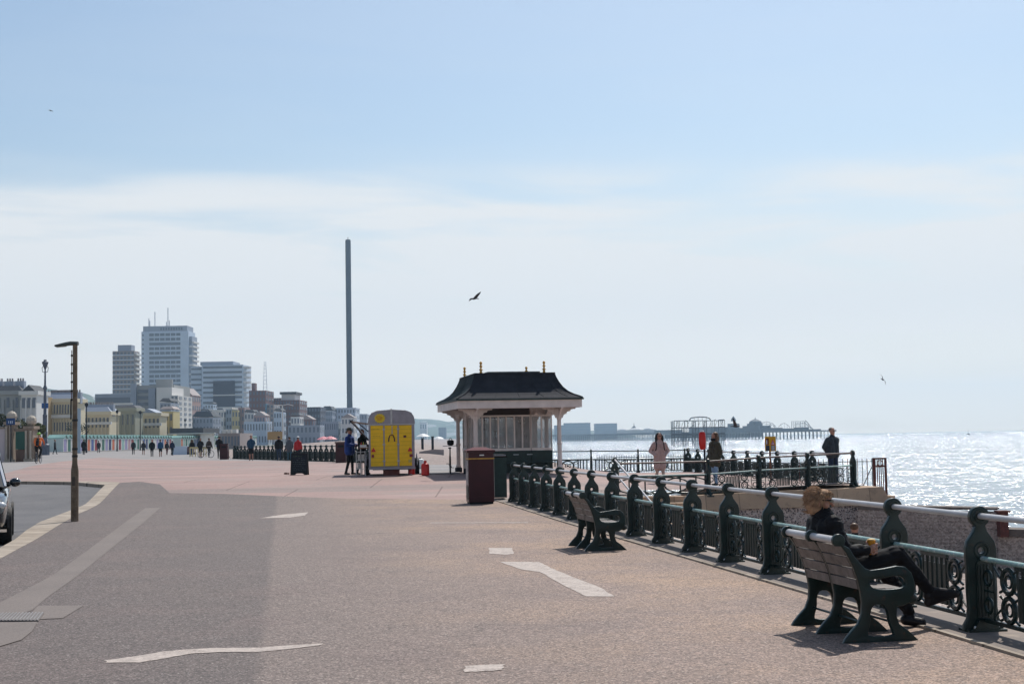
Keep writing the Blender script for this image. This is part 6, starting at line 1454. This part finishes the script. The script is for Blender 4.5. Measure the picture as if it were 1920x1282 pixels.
building('low_hotel', 'low pale terrace with dark upper storey left of the slim observation tower', 603, 623, 770, 900, 22, 'mid', 5, 5, wfrac=.45, roof=('mansard', 'slate', 3))
building('white_hotel', 'castellated pale grey hotel right behind the observation tower', 622, 666, 766, 920, 26, 'pale', 6, 8, wfrac=.42, parapet='pale', side=3)
building('far_block', 'small hazy block behind the raised trailer hatch', 666.5, 688, 776, 1050, 24, 'mid', 4, 4, wfrac=.4)
for k, (a, b, y, d, m, lab) in enumerate(((600, 634, 790, 700, 'mid', 'low grey arcade roofs at the foot of the tower'), (457, 500, 790, 640, 'pale', 'low pale seafront kiosks below the brick hotel'), (540, 600, 797, 620, 'mid', 'long low arches building beside the shingle beach'))):
    building('low_arcade', lab, a, b, y, d, 14, m, 2, 8, wfrac=.4)
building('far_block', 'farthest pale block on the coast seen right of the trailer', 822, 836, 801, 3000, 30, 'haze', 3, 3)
building('far_block', 'small white building low on the hazy hillside right of the trailer', 787, 800, 792, 3100, 30, 'white', 2, 3)
inf = [(334, 352, 788, 640, 'white', 'small white guesthouse peeping over the left end of the cafe roof', 3, 3), (366, 392, 771, 900, 'brown', 'brown block behind the grey shaded terrace', 5, 5), (384, 400, 758, 960, 'pale', 'pale narrow block at the foot of the wide apartment slab', 8, 3), (458, 476, 774, 660, 'white', 'white gabled house at the foot of the dark red brick hotel', 4, 3), (476, 497, 779, 650, 'pink', 'dull pink arcaded house below the brick hotel', 3, 4), (513, 528, 772, 640, 'pale', 'pale bay windowed house between the tan tower and the white lamp column', 4, 3), (545, 562, 781, 640, 'white', 'low white house under the right part of the large dark red hotel', 3, 3), (562, 586, 786, 660, 'brick', 'low brick house in front of the plain grey block', 3, 4), (640, 664, 783, 700, 'white', 'low white seafront house in front of the castellated hotel', 3, 4), (300, 320, 755, 480, 'mid', 'grey attic block just left of the slim white balcony tower', 5, 3)]
for a, b, y, d, m, lab, fl, by in inf:
    r, w, h = building('town_house', lab, a, b, y, d, 12, m, fl, by, wfrac=.45, roof=('mansard', 'slate', 1.6) if by != 4 else ('gable', 'brown', 2.0))
# ---- cliff-like marina blocks and far shore
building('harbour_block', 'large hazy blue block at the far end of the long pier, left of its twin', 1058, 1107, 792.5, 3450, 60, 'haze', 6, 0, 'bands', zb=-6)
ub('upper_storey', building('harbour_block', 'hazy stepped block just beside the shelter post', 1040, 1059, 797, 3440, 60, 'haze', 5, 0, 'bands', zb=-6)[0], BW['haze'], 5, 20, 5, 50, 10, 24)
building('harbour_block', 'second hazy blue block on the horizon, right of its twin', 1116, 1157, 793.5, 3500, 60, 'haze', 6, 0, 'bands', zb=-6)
# ---- observation tower
p = at(656.5, 786, 1150); T_ = at(651.5, 451.5, 1150); r = empty('observation_tower', (at(656, 800, 1150).x, 1150, 0), 0, 'very tall slim dark cylindrical observation tower rising alone', 'tower')
tm = mat('tower_cladding', (.030, .045, .07), .6, .12, .02); hgt = T_.z
mb = MB(); mb.lathe([(2.25, -2), (2.25, hgt)], tm, n=24); mb.build('shaft', r, smooth=True)
mb = MB(); mb.lathe([(2.32, 0), (2.32, hgt * .2)], tm, n=24); mb.build('lower_sleeve', r, smooth=True)
mb = MB(); mb.lathe([(2.0, hgt), (2.0, hgt + .8), (.3, hgt + .9), (.2, hgt + 3)], tm, n=12); mb.build('cap', r)
# ---- cafe and promenade structures
def cafe():
    r, w, h = building('seafront_cafe', 'white cafe with dark green flat roof behind the walkers', 331, 376, 812.5, 345, 16, 'white', 1, 9, wfrac=.7, frac=(.2, .85), zb=.7); ub('roof', r, BW['slate'], -1.2, w + 1.0, -1.5, 17, h + .02, h + 1.3); ub('canopy', r, WIN2, -1.4, w + 4, -3, -1.6, h - .15, h + .1)
    r, w, h = building('arcade_building', 'low brown wooden arcade with white gabled dormers', 409, 450, 812, 330, 16, 'brown', 1, 7, wfrac=.5, frac=(.2, .8), zb=.4); [ub('dormer', r, WIN2, w * x, w * x + 1.0, -.4, 2, h + .02, h + .9) for x in (.2, .42, .66)]
    b = gG(338, 852); r = empty('serving_kiosk', b, 0, 'small pale grey kiosk counter left of the jeans wearing walker', 'kiosk'); ub('counter', r, BW['pale'], -.9, .9, -.5, .5, 0, 1.0); ub('base', r, BW['dark'], -1.0, 1.8, -.45, .6, -.02, .25); ub('side_box', r, BW['brick'], .93, 1.6, -.4, .4, .26, .95)
    b = gG(371, 856); r = empty('barrier', b, 0, 'short yellow and white barrier beside the running figure in black', 'barrier')
    ub('top_bar', r, BW['yel'], -.8, .9, -.03, .03, .8, .95); [ub('upright', r, BW['yel'], -.8 + k * .26, -.72 + k * .26, -.03, .03, 0, .798) for k in range(7)]
cafe()
b = gG(507, 862); r = empty('notice_board', (b.x, b.y + 2, b.z), 0, 'blank brown notice board on a white post above the far railing', 'sign'); ub('board', r, BW['tan'], -.55, .55, -.03, .03, 1.45, 2.05); ub('post', r, WIN2, -.04, .04, .035, .1, 0, 2.0)
# gull-wing lamp columns of the seafront
def column(px_, ybase, ytop, D, label, m=GREYP, arm=0, group=None, th=.11):
    b = at(px_, ybase, D); g = G(b.x, b.y) if D < 420 else b.z; h = at(px_, ytop, D).z - g; r = empty('lamp_column', (b.x, b.y, g), 0, label, 'lamp column', group)
    mb = MB(); mb.lathe([(th * 1.4, -.5), (th, 1.5), (th * .6, h)], m, n=8); mb.build('pole', r)
    mb = MB()
    if arm: mb.tube([(0, 0, h), (arm * .5, 0, h + .35), (arm, 0, h - .1)], .12, m, 5); mb.tube([(0, 0, h), (-arm * .4, 0, h + .15)], .1, m, 5)
    else: mb.lathe([(th * .9, h), (th * 2.4, h + .25), (th * 2.6, h + .5), (.03, h + .7)], m, n=8)
    mb.build('lantern', r)
column(530, 815, 760, 420, 'white lamp column with curved arms rising against the dark red hotel', BW['white'], 3.2, th=.28)
for x, yb, yt, D, lab in ((162, 838, 763, 210, 'thin dark lamp column in front of the second cream terrace'), (219.5, 835, 775, 260, 'thin dark lamp column before the olive grey block'), (263, 833, 776, 280, 'thin dark lamp column before the cream gabled terrace'), (347, 830, 790, 380, 'thin lamp column above the cafe roof')):
    column(x, yb, yt, D, lab, SLATE, group='thin dark lamp columns on the lawns')
p = at(147, 838, 190); r = empty('banner', (p.x, 190, G(p.x, 190)), 0, 'tall plain pale blue banner panel just right of the brown lamp post', 'banner'); hb = at(147, 775, 190).z; ub('panel', r, mat('banner_blue', (.33, .42, .50), .6), -.26, .30, -.04, .04, 0, hb); ub('foot', r, BW['mid'], -.4, .45, -.3, .3, -.05, .12)
# ---- beach huts: one after another facing the sea
def huts():
    X = -76.5; doors = [('pale teal', (.25, .42, .40)), ('dark red', (.25, .03, .045)), ('mid blue', (.06, .10, .28)), ('dull pink', (.40, .24, .27)), ('white', (.6, .6, .58)), ('lilac', (.28, .25, .42)), ('dark green', (.03, .12, .09)), ('orange red', (.50, .13, .06)), ('navy', (.02, .035, .12))]
    rnd = random.Random(11)
    wm = mat('hut_wall', (.50, .60, .58), .6, .1, .5); rm = mat('hut_roof', (.17, .33, .31), .6, .15, .5); W_ = 2.15
    mb = MB(); mb.box(-2.6, 0, -W_ / 2 + .03, W_ / 2 - .03, 0, 2.25, wm); mb.prism([(-W_ / 2 + .03, 2.25), (W_ / 2 - .03, 2.25), (0, 2.75)], -2.6, 0, wm, 'yz'); wd = mb.data('wall')
    mb = MB(); mb.prism([(-W_ / 2, 2.24), (0, 2.80), (W_ / 2, 2.24), (W_ / 2, 2.36), (0, 2.93), (-W_ / 2, 2.36)], -2.7, .22, rm, 'yz'); rd = mb.data('roof')
    mb = MB(); mb.box(.003, .06, -.09, .09, 0, 2.22, WHITE); pd = mb.data('corner_post')
    dm = []
    for n_, c in doors: mb = MB(); mb.box(.004, .05, -.66, .66, .06, 2.05, mat('hut_door_' + n_.replace(' ', '_'), c, .6)); dm.append(mb.data('door'))
    y = 243.0; n = 0
    while y < 425:
        if 318 < y < 326: y += 9; continue
        k = rnd.choice([0, 0, 1, 2, 3, 3, 4, 5, 6, 7, 8, 2, 4]); r = empty('beach_hut', (X, y, .70), 0, 'beach hut with %s door in the long teal roofed row facing the sea' % doors[k][0], 'beach hut', 'row of beach huts, %s doors' % doors[k][0])
        link_mesh('wall', wd, r); link_mesh('roof', rd, r); link_mesh('corner_post', pd, r, (0, W_ / 2 - .12, 0)); link_mesh('corner_post', pd, r, (0, -W_ / 2 + .12, 0)); link_mesh('door', dm[k], r); y += 2.25; n += 1
huts()
# ---- left boundary wall with gate pillars
def left_wall():
    D = 93; st = mat('pillar_stone', (.30, .24, .19), .8, .2, 2, bump=.3); cr = mat('pillar_cream', (.45, .40, .33), .7, .15, 3)
    def X(p, y=830): return at(p, y, D).x
    z0 = .68
    r = empty('boundary_wall', (X(5), D, z0), 0, 'pinkish white rendered wall at the far left edge', 'wall'); ub('panel', r, mat('wall_pinkwhite', (.50, .44, .45), .7, .1, .6), X(-90) - X(5), X(9.2) - X(5), 0, .3, -.5, 2.2); ub('top', r, st, X(-90) - X(5), X(9.4) - X(5), -.05, .35, 2.203, 2.32)
    def pillar(a, b, top, label):
        r = empty('gate_pillar', ((X(a) + X(b)) / 2, D, z0), 0, label, 'pillar'); w = (X(b) - X(a)) / 2; ub('shaft', r, st, -w, w, 0, 1.0, -.5, top); ub('cap', r, st, -w - .1, w + .1, -.1, 1.1, top + .002, top + .2); ub('base', r, cr, -w - .06, w + .06, -.06, 1.06, -.5, .22)
        for s in (-.45, .45): mb = MB(); mb.lathe([(.10, .225), (.07, .35), (.065, top - .25), (.10, top - .1)], cr, (s * w * 1.3, -.10, 0), 8); mb.build('half_column', r, smooth=True)
        mb = MB(); mb.sphere((0, .5, top + .55), .36, cr, 10); mb.build('ball_finial', r)
    pillar(10, 23.5, 2.45, 'stone gate pillar left of the green gate'); pillar(46.5, 61, 2.15, 'stone gate pillar right of the green gate, behind the cyclist')
    r = empty('gate', (X(25), D, z0), 0, 'pale green panelled gate with brown lower half between two stone pillars', 'gate'); w = X(46) - X(25)
    ub('upper_panel', r, mat('gate_green', (.13, .30, .24), .6, .15, 1), .05, w - .05, .3, .38, .85, 2.0); ub('lower_panel', r, mat('gate_brown', (.20, .13, .10), .7, .2, 2), .05, w - .05, .3, .40, -.3, .82); ub('head_beam', r, st, 0, w, .25, .5, 2.003, 2.2)
    for k in range(9): ub('picket', r, mat('gate_green_d', (.06, .16, .13), .6), .05 + k * (w - .14) / 8, .09 + k * (w - .14) / 8, .26, .298, .85, 2.0)
    r = empty('boundary_wall', (X(61), D + .3, z0), 0, 'low tan wall stretch right behind the cyclist', 'wall'); ub('panel', r, st, 0, X(67) - X(61), 0, .4, -.5, 1.5); ub('top', r, cr, 0, X(67) - X(61), -.05, .45, 1.503, 1.62)
    p = at(20, 790, 92); r = empty('street_sign', (p.x, 92, z0), 0, 'small blue street sign with faint white marks above the left gate', 'sign'); zz = p.z - z0; ub('plate', r, mat('sign_blue', (.02, .06, .17), .5), -.28, .28, -.02, .02, zz - .22, zz + .22); ub('post', r, SLATE, -.03, .03, .025, .08, 0, zz)
    for k, x in enumerate((-.12, .0, .12)): ub('mark', r, BW['pale'], x - .02, x + .02 + .02 * (k % 2), -.03, -.022, zz - .12, zz + .04)
left_wall()
# ---- trees and shrubs
LEAF = mat('foliage_dark', (.035, .045, .025), .9, .5, .6); LEAF2 = mat('foliage_olive', (.075, .085, .04), .9, .5, .8); BARK = mat('bark', (.06, .045, .035), .9, .3, 6)
def tree(name, label, px_, D, zb, ztop, wd, leaf, seed, n=700, cat='tree'):
    rnd = random.Random(seed); p = at(px_, 800, D); r = empty(name, (p.x, D, zb), 0, label, cat); h = ztop - zb
    mb = MB(); mb.tube([(0, 0, -.3), (.1, 0, h * .3), (0, .1, h * .6)], [.18, .13, .06], BARK, 7)
    for k in range(5): a = rnd.uniform(0, 6.3); mb.tube([(.05, 0, h * .3), (math.cos(a) * wd * .25, math.sin(a) * wd * .25, h * .55), (math.cos(a) * wd * .4, math.sin(a) * wd * .4, h * .75)], [.07, .05, .02], BARK, 5)
    mb.build('trunk', r); mb = MB(); cl = [(rnd.uniform(-.38, .38) * wd, rnd.uniform(-.3, .3) * wd, h * rnd.uniform(.3, .88), rnd.uniform(.12, .24) * wd) for _ in range(9)]
    for k in range(n):
        c = rnd.choice(cl); v = Vector((rnd.gauss(0, 1), rnd.gauss(0, 1), rnd.gauss(0, .8))).normalized() * c[3] * rnd.uniform(.5, 1.1); q = Vector(c[:3]) + v
        if q.z < .1: continue
        s = rnd.uniform(.07, .16); a = Vector((rnd.uniform(-1, 1), rnd.uniform(-1, 1), rnd.uniform(-1, 1))).normalized() * s; b2 = a.orthogonal().normalized() * s * .7
        mb.add([q - a, q + b2, q + a, q - b2], [(0, 1, 2, 3)], leaf)
    mb.build('crown', r)
tree('tree', 'dark bushy tree rising behind the pinkish wall at the far left', 4, 104, .6, 4.6, 3.4, LEAF, 1, 1300)
tree('shrub', 'brownish shrub above the green gate left of the cyclist', 38, 99, .6, 3.5, 2.2, LEAF2, 2, 700, 'shrub')
tree('shrub', 'rounded shrub top behind the right gate pillar', 60, 101, .6, 3.4, 2.0, LEAF2, 3, 700, 'shrub')
tree('tree', 'small dark tree between the cream terraces', 149, 260, .7, 6.0, 4.5, LEAF, 4, 500)
# ================================================================ PIERS
def west_pier():
    D = 1010; a = at(1265, 835, D); b = at(1360, 835, D); r = empty('ruined_pier', (a.x, D, -6), 0, 'rusting open iron skeleton of a ruined pier standing alone in the sea', 'pier'); w = b.x - a.x
    st = mat('pier_iron', (.045, .05, .058), .7, .2, .3); Z = lambda y, x=1312: at(x, y, D).z + 6
    zt, zm, zd, zd2 = Z(788), Z(801), Z(813.5), Z(818)
    def add(nm, segs, rr=.3):
        mb = MB(); [mb.tube(s, rr, st, 5) for s in segs]; mb.build(nm, r)
    xs = [0, .11, .21, .27, .42, .48, .64, .80, .88, 1.0]
    for d in (0, 9, 18):
        for k, x in enumerate(xs):
            add('column', [[(w * x, d, -1), (w * x, d, zt if x in (0, .11, .42, .64, .80, 1.0) or d == 0 else zm)]], .34 if k % 2 == 0 else .22)
        add('girder', [[(0, d, zm), (w, d, zm)]], .3); add('girder', [[(0, d, zd), (w, d, zd)]], .7); add('girder', [[(-.5, d, zd2), (w, d, zd2)]], .35)
    add('girder', [[(0, 0, zt), (w * .33, 0, zt)]], .3); add('girder', [[(w * .33, 9, zt), (w, 9, zt - .3)]], .25); add('girder', [[(w * .88, 0, zt), (w, 0, zt)]], .4); add('girder', [[(0, 0, Z(826)), (w, 0, Z(826))]], .18)
    zz = Z(782); pts = [(w * .33, 6, zt - .4), (w * .335, 6, zz - 1.2), (w * .36, 6, zz - .3), (w * .42, 6, zz), (w * .54, 6, zz + .3), (w * .66, 6, zz), (w * .73, 6, zz - .9), (w * .745, 6, zt - .4)]
    add('arch', [pts], .42)
    for x in (.42, .5, .58, .66): add('brace', [[(w * x, 6, zt), (w * x, 6, zz)]], .15)
    for k in range(9): x = w * (k + .3) / 9; add('brace', [[(x, 3, zm), (x + w * .05, 3, zt - .6)], [(x, 3, 1), (x + w * .06, 3, zd2)]], .13)
    rnd = random.Random(4)
    for k in range(26): x = w * rnd.random(); z = rnd.choice([zt, zm, zd]); add('debris', [[(x, rnd.uniform(0, 12), z), (x + rnd.uniform(.3, 1.6), rnd.uniform(0, 12), z + rnd.uniform(-.6, .9))]], .2)
west_pier()
def palace_pier():
    A = at(1035, 824, 2550); B = at(1524, 821, 1800); d = Vector((B.x - A.x, B.y - A.y, 0)); Ln = d.length; a = math.atan2(d.y, d.x); r = empty('pleasure_pier', (A.x, A.y, -6), a, 'long hazy blue pleasure pier with domes and fairground rides on its deck', 'pier')
    st = mat('pier_deck', (.10, .11, .125), .7, .2, .05); wt = mat('pier_white', (.62, .62, .60), .6)
    def S(px_):   # distance along the pier for a photo column
        best = min(range(400), key=lambda k: abs(proj_x(A + d * (k / 399)) - px_)); return Ln * best / 399
    def proj_x(v):
        c = CAM_R.transposed() @ (Vector((v.x, v.y, 0)) - Vector((0, 0, EYE))); return 960 + F * c.x / -c.z
    zdk = at(1500, 807, 1830).z + 6; DW = 16
    mb = MB(); mb.box(0, S(1230), 0, DW, zdk - 1.6, zdk, st); mb.build('deck', r); mb = MB(); mb.box(S(1230), Ln, -8, DW + 20, zdk - 1.6, zdk + .02, st); mb.build('deck', r)
    mb = MB(); mb.box(0, Ln, 0, .3, zdk, zdk + 1.3, st); mb.build('balustrade', r)
    n = 95; mbk = MB(); SX = S(1230)
    for k in range(n):
        x = Ln * (k + .5) / n; mb = MB(); y0 = 1 if x < SX else -7; mb.tube([(x, y0, -1), (x, y0, zdk - 1.5)], .5, st, 5); mb.build('pile', r)
        for y in ((8, 15) if x < SX else (4, 16, 32)): mbk.tube([(x, y, -1), (x, y, zdk - 1.5)], .5, st, 5)
        if k % 3 == 0: mbk.tube([(x, 4, zdk - 2), (x + Ln / n, 4, 1)], .25, st, 4)
    tag(mbk.build('back_piles', r), kind='stuff')
    mb = MB(); mb.box(S(1240), S(1400), 5, 25, 2.5, zdk - 1.7, st); mb.build('lower_deck', r)
    def blk(x0, x1, y, nm, m=st, y0=2, y1=14):
        D = A.y + (B.y - A.y) * S((x0 + x1) / 2) / Ln; z = at((x0 + x1) / 2, y, D).z + 6; mb = MB(); mb.box(S(x0), S(x1), y0, y1, zdk + .02, z, m); mb.build(nm, r); return z
    z = blk(1155, 1215, 806, 'pavilion', wt)
    for x0, x1 in ((1152, 1170), (1172, 1200), (1200, 1216)):
        s0, s1 = S(x0), S(x1); mb = MB(); mb.lathe([((s1 - s0) / 2, z + .02), ((s1 - s0) * .42, z + 1.6), ((s1 - s0) * .2, z + 3.0), (.2, z + 3.6)], wt, ((s0 + s1) / 2, 8, 0), 12, sy=.4); mb.build('white_tent_roof', r)
    s = S(1180); mb = MB(); mb.lathe([(5, z + 2.5), (2.4, z + 5), (.6, z + 7), (.3, z + 11)], st, (s, 9, 0), 8); mb.build('spire', r)
    blk(1225, 1265, 806, 'long_shed'); blk(1290, 1358, 801, 'long_shed'); blk(1363, 1371, 794, 'helter_skelter_tower')
    mb = MB(); s = S(1367); mb.lathe([(4, zdk + 15), (3.2, zdk + 18), (.4, zdk + 22)], st, (s, 8, 0), 8); mb.build('tower_roof', r)
    blk(1374, 1398, 802, 'long_shed'); z = blk(1398, 1414, 794, 'arcade_hall'); blk(1393, 1424, 798, 'arcade_hall', y0=0, y1=18)
    s = S(1407); mb = MB(); mb.lathe([(9, z), (8, z + 3), (4, z + 5), (.5, z + 6.5), (.2, z + 9)], st, (s, 8, 0), 12); mb.build('dome', r)
    blk(1425, 1450, 802, 'long_shed'); blk(1450, 1485, 803, 'long_shed'); blk(1486, 1500, 801, 'long_shed'); blk(1500, 1522, 804.5, 'long_shed')
    # roller coasters and rides
    def ride(pts, nm, rr=.28, supp=True):
        P = [(S(x), yy, at(x, y, A.y + (B.y - A.y) * S(x) / Ln).z + 6) for x, y, yy in pts]; mb = MB(); mb.tube(P, rr, st, 5)
        if supp: [mb.tube([p, (p[0], p[1], zdk)], rr * .5, st, 4) for p in P]
        mb.build(nm, r)
    ride([(1416, 791.5, 4), (1425, 792, 4), (1434, 790.5, 4), (1440, 792, 4), (1446, 795, 4), (1450, 800, 4)], 'coaster_track')
    ride([(1418, 794, 8), (1428, 794, 8), (1436, 796, 8), (1444, 800, 8)], 'coaster_track')
    ride([(1436, 803, 6), (1437, 796, 6), (1441, 793, 6), (1445, 796, 6), (1446, 803, 6)], 'coaster_loop', supp=False)
    ride([(1455, 800, 4), (1460, 795, 4), (1466, 793, 4), (1472, 796, 4), (1476, 801, 4)], 'coaster_track')
    ride([(1480, 790, 4), (1488, 790, 4), (1496, 790, 4), (1504, 789, 4), (1509, 797, 4), (1516, 803, 4)], 'log_flume')
    ride([(1481, 795, 8), (1490, 794, 8), (1500, 793, 8), (1506, 797, 8)], 'log_flume'); ride([(1504, 788, 6), (1508, 793, 6), (1512, 799, 6), (1516, 804, 6)], 'log_flume', .5)
    for k in range(8): x = 1481 + k * 3.3; s = S(x); mb = MB(); mb.tube([(s, 3, zdk), (s, 3, zdk + 11)], .2, st, 4); mb.tube([(s, 3, zdk + 11), (s + 5, 3, zdk + 2)], .15, st, 4); mb.build('ride_trestle', r)
palace_pier()
p = gp(1816, 827, -6); r = empty('sailing_boat', (at(1816, 824, 2200).x, 2200, -6), 0, 'tiny dark boat with mast on the bright sea far right', 'boat'); mb = MB(); mb.prism([(-2.2, 0), (1.8, 0), (2.6, 1.6), (-2.4, 1.5)], -.8, .8, SLATE, 'xz'); mb.build('hull', r); mb = MB(); mb.tube([(0, 0, 1.5), (0, 0, 7)], .2, SLATE, 5); mb.build('mast', r)
# ---- parasols on the beach
def parasol(px_, py_, D, label, m):
    p = at(px_, py_, D); zb = 1.0; r = empty('parasol', (p.x, D, zb), 0, label, 'parasol', None); h = p.z - zb; mb = MB(); mb.lathe([(2.6, h - 1.1), (1.4, h - .35), (.05, h)], m, n=12); mb.build('canopy', r); mb = MB(); mb.tube([(0, 0, 0), (0, 0, h - .3)], .08, WHITE, 5); mb.build('pole', r)
PR = mat('parasol_red', (.60, .12, .16), .6, .1, 1, c2=(.7, .66, .64), cmix=.5)
parasol(607, 818, 500, 'left of two red and white parasols on the beach beyond the railing', PR); parasol(619, 817.5, 500, 'right of two red and white parasols on the beach beyond the railing', PR); parasol(793, 812.5, 520, 'pale parasol on the shingle right of the trailer', WHITE); parasol(822, 818, 620, 'far white parasol left of the shelter roof edge', WHITE)
for x, y0, y1, lab in ((792, 830, 822, 'left one of two short dark posts standing on the shingle right of the trailer'), (811, 832, 819, 'taller right one of two dark posts standing on the shingle right of the trailer')):
    a = at(x, y1, 170); b = at(x, y0, 170); mb = MB(); mb.box(-.14, .14, -.14, .14, -4, a.z - b.z, SLATE); mb.box(-.18, .18, -.18, .18, a.z - b.z + .003, a.z - b.z + .08, SLATE); tag(mb.build('beach_post', loc=(a.x, 170, b.z)), lab, 'post')
a = at(786, 842, 120); b = at(832, 842, 120); mb = MB(); mb.prism([(0, -4), (b.x - a.x, -4), (b.x - a.x, .15), ((b.x - a.x) * .6, .2), (0, .02)], 0, .5, BW['brown'], 'xz'); tag(mb.build('groyne', loc=(a.x, 120, a.z - .22)), 'grey low groyne on the shingle between the trailer and the shelter', 'groyne')
haze()
for l in (bpy.context.view_layer,): l.update()
